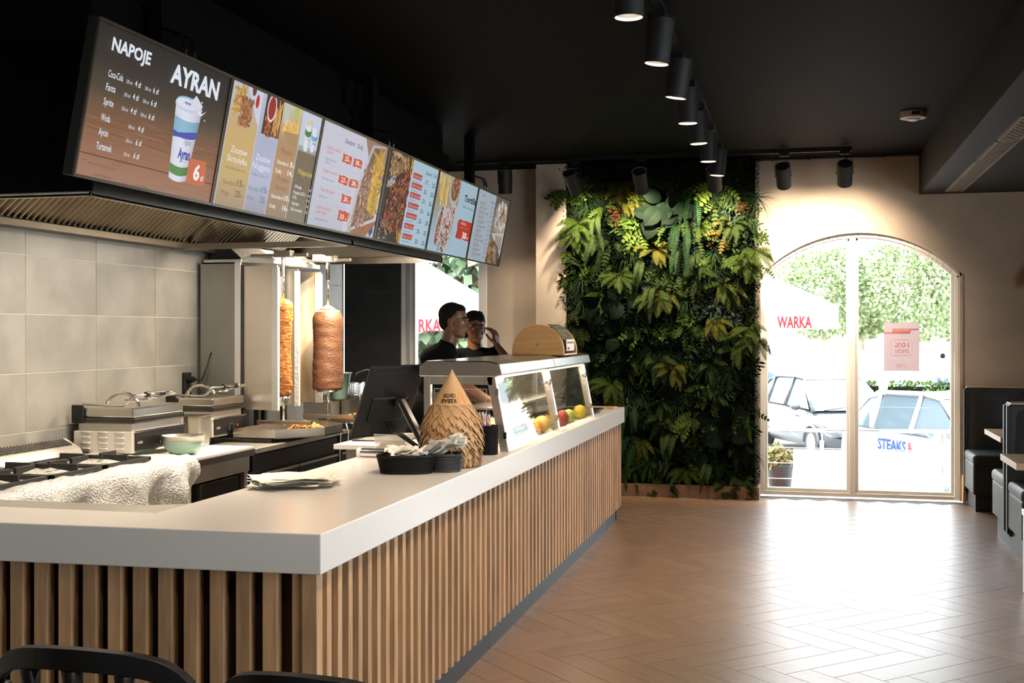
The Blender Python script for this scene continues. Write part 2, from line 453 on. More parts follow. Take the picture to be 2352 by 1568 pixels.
# right wall with two wide window openings, wall behind the camera with one
def wall_x(name, x0, x1, ops):
    m = MB(); y = YN
    for a, b, z0, z1 in ops:
        m.box((x0, y, 0), (x1, a, ZC)); m.box((x0, a, 0), (x1, b, z0)); m.box((x0, a, z1), (x1, b, ZC)); y = b
    m.box((x0, y, 0), (x1, YB + T, ZC)); return struct(m, name, 'plaster')
wall_x('wall_right', XR, XR + .25, [(-.9, 3.4, .3, 2.85), (5.2, 6.8, .5, 2.75)])
m = MB(); m.box((-5.4, YN - .25, 0), (XR + .25, YN, ZC))
struct(m, 'wall_front', 'plaster')
struct(boxes(((-5.42, YN, 0), (-5.2, 1.2, ZC))), 'wall_side', 'black_paint')
for i, (a, b, zl, zh) in enumerate(((-.9, 3.4, .3, 2.85), (5.2, 6.8, .5, 2.75))):
    m = MB(); x = XR + .1
    for (y0, y1) in ((a, a + .06), (b - .06, b), ((a + b) / 2 - .03, (a + b) / 2 + .03)): m.box((x, y0, zl), (x + .06, y1, zh))
    m.box((x, a, zl), (x + .06, b, zl + .06)); m.box((x, a, zh - .06), (x + .06, b, zh))
    w = struct(m, 'window_%d' % (i + 3), 'white_pvc')
    build(boxes(((x + .025, a + .06, zl + .06), (x + .03, b - .06, zh - .06))), 'pane', 'window_glass', w)
# soffit (lowered black ceiling) on the right with its perforated vents
sf = struct(boxes(((1.105, YN, 3.0), (XR, YB, ZC))), 'soffit', 'soffit')
for k in range(9):
    y0 = 11.9 - (k + 1) * 1.02; y1 = y0 + 1.0
    v = thing('ceiling_vent', ('bronze perforated vent strip %s in the lowered ceiling' % ('by the back wall', 'next but one to the back wall', 'third out from the back wall', 'fourth out from the back wall', 'fifth out from the back wall', 'sixth out from the back wall', 'seventh out from the back wall', 'eighth out from the back wall', 'nearest the camera')[k]), 'vent', (1.395, (y0 + y1) / 2, 2.99), 'perforated vents in the lowered ceiling')
    if k > 2: pass
    b = MB(); x0, x1 = 1.315, 1.475
    b.box((x0, y0, 2.985), (x0 + .022, y1, 3.0)); b.box((x1 - .022, y0, 2.985), (x1, y1, 3.0)); b.box((x0, y0, 2.985), (x1, y0 + .012, 3.0)); b.box((x0, y1 - .012, 2.985), (x1, y1, 3.0))
    build(b, 'frame', 'vent_metal' if 'vent_metal' in MATS else 'steel_dark', v)
    b = MB()
    nr = 5
    for q in range(nr):
        xa = x0 + .022 + (x1 - x0 - .044) * q / nr; xb = xa + (x1 - x0 - .044) / nr
        b.box((xa - .0025, y0, 2.988), (xa + .0025, y1, 2.998))
        ns = 22
        for s_ in range(ns):
            if (s_ + q) % 2: continue
            ya = y0 + (y1 - y0) * s_ / ns; b.box((xa, ya, 2.988), (xb, ya + (y1 - y0) / ns, 2.998))
    build(b, 'grille', 'vent_metal' if 'vent_metal' in MATS else 'steel_dark', v)
# baseboards
struct(boxes(((-1.8, 11.78, 0), (-.42, 11.80, .125)), ((-.44, 11.80, 0), (-.42, YB, .125))), 'baseboard_back', 'oak_shade')
struct(boxes(((1.50, YB - .02, 0), (1.62, YB, .26)), ((1.50, YB - .10, 0), (1.53, YB - .02, .26))), 'baseboard_right', 'oak')

# ---------------- arched french window
aw = thing('window_1', None, None, (ACX, YB + .05, 0)); aw['kind'] = 'structure'
def frame_ring(x0, x1, z0, w, yf, yb, top, name, parent, matn='white_pvc'):
    """frame following the arch between x0 and x1; top(x) outer height"""
    m = MB(); n = 28
    m.box((x0, yf, z0), (x0 + w, yb, top(x0) )); m.box((x1 - w, yf, z0), (x1, yb, top(x1)))
    m.box((x0 + w, yf, z0), (x1 - w, yb, z0 + w))
    for k in range(n):
        a = x0 + (x1 - x0) * k / n; b = x0 + (x1 - x0) * (k + 1) / n; za, zb = top(a), top(b)
        m.hexa([(a, yf, za - w), (b, yf, zb - w), (b, yb, zb - w), (a, yb, za - w), (a, yf, za), (b, yf, zb), (b, yb, zb), (a, yb, za)])
    return build(m, name, matn, parent, bevel=.006)
frame_ring(AX0 + .001, AX1 - .001, .0, .042, YB + .03, YB + .12, lambda x: arch_z(x) - .002, 'frame', aw)
MX = .478
build(boxes(((MX - .03, YB + .03, .04), (MX + .03, YB + .11, arch_z(MX) - .03))), 'mullion', 'white_pvc', aw, bevel=.006)
for a, b in ((AX0 + .043, MX - .026), (MX + .026, AX1 - .043)):
    s = frame_ring(a, b, .043, .032, YB + .045, YB + .105, lambda x: arch_z(x) - .045, 'sash', aw)
    m = MB(); n = 16; y0 = YB + .075; y1 = YB + .081
    for k in range(n):
        xa = a + .03 + (b - a - .06) * k / n; xb = a + .03 + (b - a - .06) * (k + 1) / n
        m.hexa([(xa, y0, .07), (xb, y0, .07), (xb, y1, .07), (xa, y1, .07), (xa, y0, arch_z(xa) - .075), (xb, y0, arch_z(xb) - .075), (xb, y1, arch_z(xb) - .075), (xa, y1, arch_z(xa) - .075)])
    build(m, 'pane', 'window_glass', s)
# plaster ridge round the arch
m = MB(); n = 40
for k in range(n):
    a = AX0 - .02 + (AX1 - AX0 + .04) * k / n; b = AX0 - .02 + (AX1 - AX0 + .04) * (k + 1) / n
    m.hexa([(a, YB - .012, arch_z(a)), (b, YB - .012, arch_z(b)), (b, YB, arch_z(b)), (a, YB, arch_z(a)),
            (a, YB - .012, arch_z(a) + .03), (b, YB - .012, arch_z(b) + .03), (b, YB, arch_z(b) + .03), (a, YB, arch_z(a) + .03)])
m.box((AX1, YB - .012, .26), (AX1 + .03, YB, arch_z(AX1) + .03))
struct(m, 'trim_2', 'plaster')
# ---------------- kitchen window at the back (white frame, full height)
kw = thing('window_2', None, None, (-3.78, YB, 0)); kw['kind'] = 'structure'
m = MB(); ya, yb = YB - .01, YB + .1
m.box((-4.26, ya, .06), (-4.10, yb, 2.6)); m.box((-3.385, ya, .06), (-3.29, yb, 2.6)); m.box((-4.10, ya, .06), (-3.385, yb, .2)); m.box((-4.1, ya, 2.5), (-3.385, yb, 2.6))
build(m, 'frame', 'white_pvc', kw, bevel=.006)
build(boxes(((-4.105, YB - .03, .06), (-4.09, ya, 2.5)), ((-4.19, YB - .025, .06), (-4.16, ya, 2.5))), 'bead', 'steel_soft', kw)
build(boxes(((-4.10, YB + .04, .2), (-3.385, YB + .046, 2.5))), 'pane', 'window_glass', kw)

# ---------------- poster taped inside the right pane, printed side outwards (mirrored)
pz1, pz0 = 1.742, 1.262; px0, px1 = .778, 1.112; yy = YB + .0735
ps = thing('window_poster', 'pale pink paper poster taped on the right pane of the arched window, print mirrored', 'poster', ((px0 + px1) / 2, yy, pz0))
mat('poster_paper', (.60, .52, .53), .8)
for nn_ in ('poster_paper',):
    nt = MATS[nn_].node_tree; b = nt.nodes['Principled BSDF']; tr = nt.nodes.new('ShaderNodeBsdfTranslucent'); tr.inputs[0].default_value = (.62, .52, .53, 1)
    ms = nt.nodes.new('ShaderNodeMixShader'); ms.inputs[0].default_value = .5
    nt.links.new(b.outputs[0], ms.inputs[1]); nt.links.new(tr.outputs[0], ms.inputs[2]); nt.links.new(ms.outputs[0], nt.nodes['Material Output'].inputs[0])
build(boxes(((px0, yy - .0006, pz0), (px1, yy, pz1))), 'sheet', 'poster_paper', ps)
m = MB(); y2 = yy - .0012
w_, h_ = px1 - px0, pz1 - pz0
fn = lambda u, v: (px1 - u, y2, pz0 + v)       # mirrored
fq = lambda x0, z0, x1, z1, c, d=0: (setattr(m, 'col', c), m.poly([(px1 - x0, y2 - d, pz0 + z0), (px1 - x1, y2 - d, pz0 + z0), (px1 - x1, y2 - d, pz0 + z1), (px1 - x0, y2 - d, pz0 + z1)]))
red = (.62, .22, .22); pale = (.60, .52, .53)
fq(0, .845 * h_, w_ * .75, .875 * h_, red); fq(w_ * .25, .77 * h_, w_, .80 * h_, red); fq(.24 * w_, .80 * h_, .76 * w_, .875 * h_, red, .0002)
m.mi = 0
def ln(x0, z0, x1, z1, t=.0022): fq(min(x0, x1) - t / 2, min(z0, z1) - t / 2, max(x0, x1) + t / 2, max(z0, z1) + t / 2, red)
ln(.20 * w_, .33 * h_, .80 * w_, .33 * h_); ln(.20 * w_, .63 * h_, .80 * w_, .63 * h_); ln(.2 * w_, .33 * h_, .2 * w_, .63 * h_); ln(.8 * w_, .33 * h_, .8 * w_, .63 * h_)
ln(.3 * w_, .31 * h_, .7 * w_, .31 * h_); ln(.3 * w_, .65 * h_, .7 * w_, .65 * h_)
f2 = lambda u, v: (px1 - u, y2 - .0004, pz0 + v)
put_text(m, 'OFERTA DLA', f2, .26 * w_, .825 * h_, .018, width=.48 * w_, col=(.85, .78, .78)); put_text(m, 'STUDENTÓW', f2, .29 * w_, .765 * h_, .018, width=.42 * w_, col=red)
put_text(m, '10%', f2, .29 * w_, .49 * h_, .048, width=.4 * w_, col=red, bold=.01); put_text(m, 'ZNIŻKI', f2, .28 * w_, .375 * h_, .036, width=.4 * w_, col=red, bold=.01)
put_text(m, 'KEBAB', f2, .46 * w_, .115 * h_, .014, width=.18 * w_, col=red); put_text(m, 'CENTER', f2, .46 * w_, .075 * h_, .014, width=.18 * w_, col=red)
ln(.36 * w_, .07 * h_, .43 * w_, .07 * h_); ln(.36 * w_, .15 * h_, .43 * w_, .15 * h_); ln(.36 * w_, .07 * h_, .36 * w_, .15 * h_); ln(.43 * w_, .07 * h_, .43 * w_, .15 * h_)
build(m, 'print', 'print', ps, col=True)
# ================================================================ COUNTER
FX = -1.54; FY = 3.6; FE = 10.37; CZ0, CZ = .85, .985
ct = thing('service_counter', 'long white quartz counter with oak slat front running to the plant wall', 'counter', (-1.9, 7, 0))
m = MB()
m.prism([(FX, FY, CZ0), (FX, FE, CZ0), (-2.31, FE, CZ0), (-2.31, 3.88, CZ0), (-4.28, 3.88, CZ0), (-4.28, 3.49, CZ0)], (0, 0, CZ - CZ0))
build(m, 'worktop', 'quartz', ct, bevel=.004)
build(boxes(((-1.76, FY + .16, .125), (-1.615, FE - .08, CZ0)), ((-4.28, FY + .09, .0), (-1.62, FY + .16, CZ0)), ((-2.31, 3.9, 0), (-2.29, FE - .02, CZ0)), ((-2.31, FE - .1, .0), (-1.6, FE - .08, CZ0))), 'backing_board', 'oak_dark', ct)
build(boxes(((-1.62, FY + .14, 0), (-1.585, 5.9, .125)), ((-1.62, 5.904, 0), (-1.585, 9.7, .125)), ((-1.62, 9.704, 0), (-1.585, 10.13, .125)), ((-2.2, 10.10, 0), (-1.62, 10.13, .125))), 'plinth', 'kick', ct)
# oak slats, one object each (front run along x, long run along y)
sl = MB(); sl.box((-.0245, 0, 0), (.0245, .045, CZ0 - .13)); sf_me = sl.mesh('slat', ['oak'], (0, 0, 0), False)
for k in range(15):
    x = -1.735 - k * .0975
    o = bpy.data.objects.new('slat', sf_me); COL.objects.link(o); o.parent = ct; o.location = Vector((x, 3.625 + (k * .0), .13)) - ct.location
build(boxes(((-1.615, 3.62, .13), (-1.563, 3.67, CZ0)), ((-1.655, 3.63, .13), (-1.615, 3.69, CZ0))), 'corner_post', 'oak', ct)
sl = MB(); sl.box((-.055, -.0190, 0), (0, .0190, CZ0 - .115)); sl_me = sl.mesh('slat', ['oak'], (0, 0, 0), False)
y = 3.72; k = 0
while y < FE - .01:
    o = bpy.data.objects.new('slat', sl_me); COL.objects.link(o); o.parent = ct; o.location = Vector((-1.560, y, .115)) - ct.location
    y += .0965
# polished steel worktop strip inside the near arm, and prep slab beside the till
build(boxes(((-4.28, 3.885, .955), (-2.5, 4.12, .972)), ((-4.28, 3.885, .0), (-4.2, 3.95, .955))), 'steel_ledge', 'steel', ct)
m = MB(); m.prism([(-2.312, 3.885, .957), (-2.312, 4.22, .957), (-2.5, 4.12, .957), (-2.5, 3.885, .957)], (0, 0, .015)); build(m, 'ledge_corner', 'steel', ct)
build(boxes(((-2.70, 6.5, .955), (-2.315, 7.35, .985)), ((-2.66, 6.6, 0), (-2.6, 6.66, .955)), ((-2.66, 7.2, 0), (-2.6, 7.26, .955))), 'prep_slab', 'quartz', ct, bevel=.003)

# ================================================================ MENU SCREENS
Xb, Zb, Xt, Zt = -2.74, 2.253, -2.623, 2.862; SY0, SPW = 3.993, 1.0895
SN = Vector((Zt - Zb, 0, -(Xt - Xb))).normalized(); SU = Vector((Xt - Xb, 0, Zt - Zb))
def screen_fn(i, d=0.0):
    def fn(s, t):  # s 0..1 left to right, t 0..1 top to bottom
        p = Vector((Xt, SY0 + (i + s) * SPW, Zt)) - SU * t + SN * d
        return (p.x, p.y, p.z)
    return fn
SH = SU.length
class Flat:
    def __init__(s, i): s.i = i; s.mb = MB(); s.tx = MB(); s.d = .0012
    def layer(s): s.d = min(s.d + .00011, .0095)
    def rect(s, x0, y0, x1, y1, c):
        s.quad([(x0, y0), (x1, y0), (x1, y1), (x0, y1)], c)
    def quad(s, pts, c):
        s.mb.col = c; fn = screen_fn(s.i, s.d); s.mb.poly([fn(min(.987, max(.013, p[0])), min(.981, max(.023, p[1]))) for p in pts])
    def grad(s, x0, y0, x1, y1, stops, n=14, nx=1, jit=0):
        for k in range(n):
            t = k / (n - 1)
            for (a, ca), (b, cb) in zip(stops, stops[1:]):
                if a <= t <= b: c = tuple(ca[j] + (cb[j] - ca[j]) * (t - a) / max(1e-6, b - a) for j in range(3)); break
            for q in range(nx):
                j_ = 1 + random.uniform(-jit, jit)
                s.rect(x0 + (x1 - x0) * q / nx, y0 + (y1 - y0) * k / n, x0 + (x1 - x0) * (q + 1) / nx, y0 + (y1 - y0) * (k + 1) / n, tuple(v * j_ for v in c))
    def ellipse(s, x, y, rx, ry, c, n=20, rot=0):
        s.quad([(x + rx * math.cos(2 * PI * k / n) * math.cos(rot) - ry * 1 * math.sin(2 * PI * k / n) * math.sin(rot) * .57, y + rx * 1.76 * math.cos(2 * PI * k / n) * math.sin(rot) + ry * math.sin(2 * PI * k / n) * math.cos(rot)) for k in range(n)][::-1], c)
    def stick(s, x, y, L, w, a, c):   # thin bar (a chip); screen is 1.76 wide per high
        dx, dy = math.cos(a), math.sin(a)
        P = [(x + (dx * l - dy * v) * .568, y + dy * l + dx * v) for l, v in ((-L, -w), (L, -w), (L, w), (-L, w))]
        s.quad(P, c)
    def text(s, txt, x, y, h, width=None, c=(1, 1, 1), bold=0, align='l', aspect=.8):
        f = screen_fn(s.i, .0105)
        sc = .568   # height unit -> width unit
        put_text(s.tx, txt, lambda u, v: f(x + u, y - v), 0, 0, h, width=width if width else None, align=align, bold=bold, aspect=aspect * sc, col=c)
    def fries(s, x0, y0, x1, y1, n, base=(.80, .48, .12), rot=None, L=.05, w=.009):
        for k in range(n):
            if k % 12 == 0: s.layer()
            b = random.uniform(.6, 1.25); a = random.uniform(0, PI) if rot is None else rot + random.uniform(-.5, .5)
            s.stick(random.uniform(x0, x1), random.uniform(y0, y1), L * random.uniform(.6, 1.2), w, a, tuple(min(1, v * b) for v in base))
    def blobs(s, x0, y0, x1, y1, n, cols, r=(.008, .025), inside=None):
        for k in range(int(n * 2.6)):
            if k % 20 == 0: s.layer()
            x, y = random.uniform(x0, x1), random.uniform(y0, y1)
            if inside and not inside(x, y): continue
            b = random.uniform(.5, 1.3); c = random.choice(cols); rr = random.uniform(*r) * .55
            s.ellipse(x, y, rr, rr * random.uniform(.8, 2.4), tuple(min(1, v * b) for v in c), 9, random.uniform(0, PI))
LAB = ['menu screen nearest the camera, drinks list beside a big yoghurt drink cup', 'menu screen with four vertical colour columns of set meals and fries',
       'menu screen with plate meals, orange price patches and fries on a white ground', 'menu screen with a pink strip of sandwich names beside a dark roll photo',
       'menu screen with a cut wrap photo and one red price patch', 'menu screen at the far end of the row with a long small price table']
def cup(f, x, y0, y1, w0, w1, bands):
    """tapered paper cup, bands = (t0, t1, colour)"""
    for a, b, c in bands:
        f.layer()
        wa = w0 + (w1 - w0) * a; wb = w0 + (w1 - w0) * b; n = 8
        for q in range(n):
            u0 = -1 + 2 * q / n; u1 = -1 + 2 * (q + 1) / n; sh = 1 - .28 * abs((u0 + u1) / 2 + .2) ** 2
            ya = lambda u: y0 + (y1 - y0) * a + .02 * (1 - u * u) * (a > 0)
            yb_ = lambda u: y0 + (y1 - y0) * b + .02 * (1 - u * u)
            f.quad([(x + u0 * wa, ya(u0)), (x + u1 * wa, ya(u1)), (x + u1 * wb, yb_(u1)), (x + u0 * wb, yb_(u0))], tuple(min(1, v * sh) for v in c))
WH = (.80, .86, .95)
def art(i):
    f = Flat(i)
    if i == 0:
        f.grad(.004, .008, .996, .66, [(0, (.018, .013, .010)), (.3, (.032, .024, .017)), (.62, (.075, .052, .032)), (.8, (.17, .09, .048)), (1, (.23, .10, .045))], 26)
        f.grad(.004, .66, .996, .992, [(0, (.26, .12, .06)), (.5, (.34, .16, .09)), (1, (.38, .20, .13))], 10)
        f.layer()
        for k in range(150):
            y = random.uniform(.55, .98); x = random.uniform(0, .9); L = random.uniform(.03, .22); b = random.uniform(.75, 1.25)
            f.rect(max(.005, x), y, min(.995, x + L), y + random.uniform(.002, .006), (.29 * b, .14 * b, .075 * b))
        f.layer(); f.rect(.004, .838, .996, .845, (.10, .04, .02)); f.quad([(.004, .67), (.996, .72), (.996, .724), (.004, .675)], (.14, .06, .03))
        f.text('NAPOJE', .094, .168, .082, width=.258, c=WH, bold=.036); f.text('AYRAN', .507, .220, .132, width=.385, c=WH, bold=.04)
        rows = [('Coca-Cola', .338, .095, 1, 1), ('Fanta', .424, .06, 1, 1), ('Sprite', .516, .062, 1, 1), ('Woda', .617, .058, 0, 0), ('Ayran', .710, .06, 2, 0), ('Turtamek', .800, .098, 3, 0)]
        for nme, y, w, a, b in rows:
            f.text(nme, .100, y, .047, width=w, c=WH, bold=.01)
            if a == 1: cells = [('330 ml', .217, '4 zł', .275), ('500 ml', .345, '6 zł', .401)]
            elif a == 0: cells = [('500 ml', .278, '4 zł', .344)]
            elif a == 2: cells = [('350 ml', .278, '6 zł', .344)]
            else: cells = [('330 ml', .278, '6 zł', .344)]
            for t1, x1, t2, x2 in cells: f.text(t1, x1, y, .026, width=.040, c=WH); f.text(t2, x2, y, .040, width=.040, c=WH, bold=.012)
        bl = (.28, .52, .68); nb = (.07, .09, .42); gr = (.12, .28, .07); w = (.78, .80, .90)
        cup(f, .695, .335, .865, .105, .068, [(0, 1, w), (.17, .36, bl), (.36, .41, nb), (.80, .92, gr)])
        f.layer(); f.quad([(.602, .55), (.72, .52), (.795, .50), (.79, .54), (.72, .565), (.602, .575)], nb)
        f.ellipse(.69, .335, .107, .05, (.62, .66, .80)); f.layer(); f.ellipse(.68, .315, .09, .04, bl); f.layer(); f.ellipse(.675, .325, .085, .036, w); f.layer()
        f.quad([(.66, .33), (.70, .30), (.735, .245), (.76, .27), (.80, .31), (.77, .335), (.70, .345)], (.72, .74, .84))
        f.quad([(.77, .34), (.80, .36), (.835, .33), (.80, .375), (.77, .375)], (.8, .82, .9)); f.ellipse(.785, .28, .005, .008, w); f.ellipse(.83, .40, .004, .007, w)
        f.text('7gün', .685, .61, .045, width=.055, c=(.12, .15, .45)); f.text('Ayran', .655, .715, .075, width=.095, c=(.06, .06, .40), bold=.04)
        f.text('jogurtowy', .675, .74, .013, width=.05, c=(.3, .3, .4)); f.text('Ayran', .64, .33, .02, width=.05, c=(.06, .08, .5), bold=.04)
        f.layer(); f.quad([(.76, .695), (.905, .690), (.922, .872), (.765, .878)], (.62, .155, .07))
        f.text('6', .80, .84, .115, width=.052, c=(.95, .93, .9), bold=.035); f.text('zł', .862, .838, .045, width=.026, c=(.95, .93, .9), bold=.01)
    elif i == 1:
        cx = [.03, .312, .533, .765, .992]
        pal = [[(0, (.55, .55, .62)), (.30, (.58, .42, .22)), (.36, (.62, .42, .17)), (.75, (.60, .42, .18)), (1, (.42, .31, .19))],
               [(0, (.50, .52, .62)), (.4, (.44, .46, .60)), (.75, (.48, .50, .66)), (1, (.36, .36, .42))],
               [(0, (.6, .55, .45)), (.35, (.45, .27, .13)), (.6, (.48, .29, .15)), (1, (.34, .24, .15))],
               [(0, (.6, .65, .78)), (.3, (.55, .6, .7)), (.36, (.19, .15, .085)), (.7, (.18, .14, .09)), (1, (.25, .21, .15))]]
        f.rect(.004, .008, .996, .992, (.6, .6, .7)); f.layer()
        for k in range(4): f.grad(cx[k], .008, cx[k + 1] - .006, .992, pal[k], 22)
        f.layer(); f.quad([(.03, .01), (.16, .01), (.31, .31), (.31, .02)], (.62, .66, .78)); f.quad([(.35, .01), (.533, .01), (.533, .34), (.35, .34)], (.07, .035, .02))
        f.fries(.06, .04, .15, .26, 40, (.62, .33, .07)); f.blobs(.11, .12, .23, .33, 34, [(.38, .15, .05), (.30, .11, .04), (.5, .22, .1)], (.012, .028))
        f.layer(); f.ellipse(.265, .11, .017, .055, (.5, .03, .02)); f.ellipse(.22, .03, .02, .05, (.15, .04, .03))
        f.blobs(.37, .20, .43, .34, 16, [(.5, .17, .03), (.42, .12, .03)], (.012, .022)); f.fries(.44, .08, .52, .30, 42, (.66, .34, .09), rot=1.3)
        f.layer(); f.ellipse(.415, .115, .046, .115, (.75, .74, .8)); f.layer(); f.ellipse(.415, .115, .037, .095, (.33, .025, .015))
        f.layer(); f.quad([(.545, .02), (.62, .02), (.6, .2), (.55, .2)], (.55, .58, .5)); f.ellipse(.685, .06, .03, .07, (.50, .55, .12))
        f.fries(.575, .16, .725, .28, 46, (.85, .52, .14), L=.05); f.layer(); f.quad([(.57, .26), (.74, .24), (.73, .36), (.64, .35)], (.42, .27, .12))
        cup(f, .845, .12, .34, .042, .028, [(0, 1, (.78, .82, .86)), (.2, .42, (.08, .22, .05))]); cup(f, .925, .13, .33, .042, .028, [(0, 1, (.75, .8, .92)), (.3, .5, (.2, .42, .65))])
        f.fries(.83, .09, .87, .13, 6, (.8, .6, .3), L=.03)
        f.text('Ayran', .822, .26, .02, width=.045, c=(.1, .3, .1)); f.text('Ayran', .90, .28, .025, width=.045, c=(.1, .1, .45), bold=.02)
        cw = (.92, .90, .86); tb = (.20, .125, .05); gy = (.20, .20, .30); br = (.25, .12, .05)
        f.text('Zestaw', .080, .560, .052, width=.158, c=cw); f.text('Skrzydełka', .061, .632, .052, width=.192, c=cw); f.text('(Skrzydełka, frytki, sos)', .06, .69, .02, width=.18, c=tb)
        f.text('Standard', .06, .811, .034, width=.12, c=tb); f.text('15', .193, .807, .052, width=.045, c=tb, bold=.02); f.text('zł', .242, .807, .028, width=.018, c=tb)
        f.text('Mega', .062, .895, .034, width=.072, c=tb); f.text('25', .190, .893, .052, width=.048, c=tb, bold=.02); f.text('zł', .242, .893, .028, width=.018, c=tb)
        f.text('Zestaw', .326, .561, .052, width=.15, c=(.85, .87, .98)); f.text('Nuggets', .308, .630, .052, width=.18, c=(.85, .87, .98)); f.text('(Nuggetsy, frytki, sos)', .315, .685, .02, width=.17, c=gy)
        f.text('Standard', .305, .811, .034, width=.125, c=gy); f.text('15', .442, .807, .052, width=.045, c=gy, bold=.02); f.text('zł', .49, .807, .028, width=.018, c=gy)
        f.text('Duży', .307, .889, .034, width=.07, c=gy); f.text('25', .438, .893, .052, width=.048, c=gy, bold=.02); f.text('zł', .49, .893, .028, width=.018, c=gy)
        f.text('Frytki', .577, .441, .048, width=.12, c=br); f.text('Standard', .546, .535, .034, width=.125, c=cw, bold=.01); f.text('8', .694, .535, .050, width=.024, c=cw, bold=.02); f.text('zł', .722, .535, .028, width=.018, c=cw)
        f.text('Duży', .546, .612, .034, width=.07, c=cw, bold=.01); f.text('14', .680, .612, .050, width=.044, c=cw, bold=.02); f.text('zł', .728, .612, .028, width=.018, c=cw)
        f.text('Frytki', .581, .676, .048, width=.125, c=br); f.text('Serem', .58, .748, .044, width=.125, c=br)
        f.text('Standard', .546, .827, .034, width=.13, c=cw, bold=.01); f.text('10', .690, .829, .050, width=.044, c=cw, bold=.02); f.text('zł', .738, .829, .028, width=.018, c=cw)
        f.text('Duży', .546, .912, .034, width=.07, c=cw, bold=.01); f.text('16', .690, .914, .050, width=.044, c=cw, bold=.02); f.text('zł', .738, .914, .028, width=.018, c=cw)
        f.text('Napoje', .797, .567, .050, width=.17, c=(.62, .55, .12), bold=.01)
        for t, y, w, p in (('Woda', .695, .085, '4 zł'), ('Puszka 0.33 L', .746, .15, '4 zł'), ('0.5L', .789, .05, '6 zł'), ('Ayran', .843, .085, '5 zł'), ('Sok turecki', .896, .135, '5 zł')):
            f.text(t, .784, y, .031, width=w, c=cw, bold=.01); f.text(p, .955, y, .029, width=.032, c=cw)
    elif i == 2:
        f.rect(.004, .008, .996, .992, (.60, .60, .70)); f.layer()
        f.grad(.02, .5, .5, .99, [(0, (.60, .60, .70)), (1, (.52, .52, .60))], 8)
        f.layer(); f.quad([(.62, .01), (.994, .01), (.994, .5), (.8, .4)], (.33, .20, .15)); f.quad([(.74, .06), (.95, .02), (.965, .55), (.96, .80), (.55, .985), (.60, .50)], (.55, .55, .60))
        f.layer(); f.quad([(.77, .08), (.93, .05), (.945, .78), (.60, .93), (.66, .45)], (.20, .12, .08)); f.quad([(.55, .985), (.985, .80), (.99, .86), (.86, .99), (.6, .992)], (.36, .15, .07))
        f.quad([(.86, .99), (.99, .84), (.994, .99)], (.5, .55, .66)); f.layer(); f.quad([(.90, .93), (.95, .86), (.97, .92), (.93, .98)], (.06, .08, .15))
        f.fries(.80, .12, .95, .72, 120, (.62, .38, .07), L=.085, w=.013)
        f.blobs(.60, .26, .80, .92, 130, [(.36, .20, .14), (.45, .27, .19), (.26, .12, .08), (.55, .36, .27)], (.010, .026), lambda x, y: x > .70 - .1 * (y - .2) / .6)
        f.blobs(.56, .78, .62, .97, 26, [(.7, .68, .66), (.45, .4, .3)], (.008, .016))
        rd = (.62, .17, .09); gy = (.12, .12, .15); dk = (.02, .02, .025)
        f.text('Standard', .313, .150, .047, width=.135, c=dk); f.text('Duży', .496, .152, .047, width=.085, c=dk)
        for t, y, w in (('Kebab na talerzu', .262, .185), ('z Serem', .303, .09), ('Kebab na talerzu', .478, .19), ('Talerz dla dzieci', .656, .19), ('Kebab na talerzu', .818, .19), ('super mega', .861, .13)): f.text(t, .095, y, .036, width=w, c=rd)
        for t, y, w in (('(Mięso, frytki, surówka,', .362, .15), ('serem, sos)', .39, .075), ('(Mięso, frytki, surówka, sos)', .545, .17), ('(Mięso, frytki, sos)', .712, .11), ('(Mięso, frytki, surówka, sos)', .925, .17)): f.text(t, .095, y, .02, width=w, c=gy)
        def patch(x0, y0, x1, y1, t):
            f.layer(); pts = []
            for a, b, c, d in ((x0, y0, x1, y0), (x1, y0, x1, y1), (x1, y1, x0, y1), (x0, y1, x0, y0)):
                for q in range(5): pts.append((a + (c - a) * q / 5 + random.uniform(-.006, .006), b + (d - b) * q / 5 + random.uniform(-.008, .008)))
            f.quad(pts[::-1], (.60, .085, .03)); f.text(t, x0 + .02, y1 - .018, .046, width=.055, c=(.95, .9, .85), bold=.02); f.text('zł', x1 - .048, y1 - .018, .022, width=.022, c=(.95, .9, .85))
        patch(.328, .252, .455, .330, '25'); patch(.485, .250, .612, .330, '30'); patch(.326, .458, .455, .535, '23'); patch(.480, .458, .607, .535, '28'); patch(.408, .632, .540, .708, '20'); patch(.400, .786, .545, .882, '33')
        for y in (.40, .585, .755): f.rect(.1, y, .55, y + .002, (.45, .45, .52))
    elif i == 3:
        f.rect(.004, .008, .996, .992, (.40, .55, .66)); f.layer(); f.rect(.03, .01, .462, .99, (.035, .022, .018))
        f.blobs(.07, .03, .40, .28, 90, [(.36, .22, .09), (.45, .30, .14), (.28, .16, .07)], (.012, .03), lambda x, y: y < .30 - .45 * (x - .1))
        f.blobs(.07, .26, .20, .40, 40, [(.42, .36, .36), (.5, .45, .45)], (.01, .02), lambda x, y: abs(y - (.42 - .7 * (x - .05))) < .06)
        f.blobs(.10, .15, .45, .86, 170, [(.20, .03, .02), (.12, .02, .012), (.28, .08, .03), (.07, .02, .015), (.34, .14, .06)], (.014, .04), lambda x, y: y > .46 - .85 * (x - .05))
        f.blobs(.15, .3, .42, .8, 26, [(.15, .2, .05), (.25, .3, .1), (.5, .38, .33)], (.006, .014)); f.blobs(.05, .75, .2, .97, 26, [(.42, .35, .28), (.2, .12, .07)], (.008, .018))
        f.fries(.33, .84, .44, .95, 12, (.5, .3, .06)); f.fries(.42, .05, .46, .25, 10, (.6, .35, .06), rot=1.4)
        dk = (.015, .018, .02); f.layer()
        f.text('Standard', .708, .134, .046, width=.13, c=dk); f.text('Duży', .878, .129, .046, width=.07, c=dk)
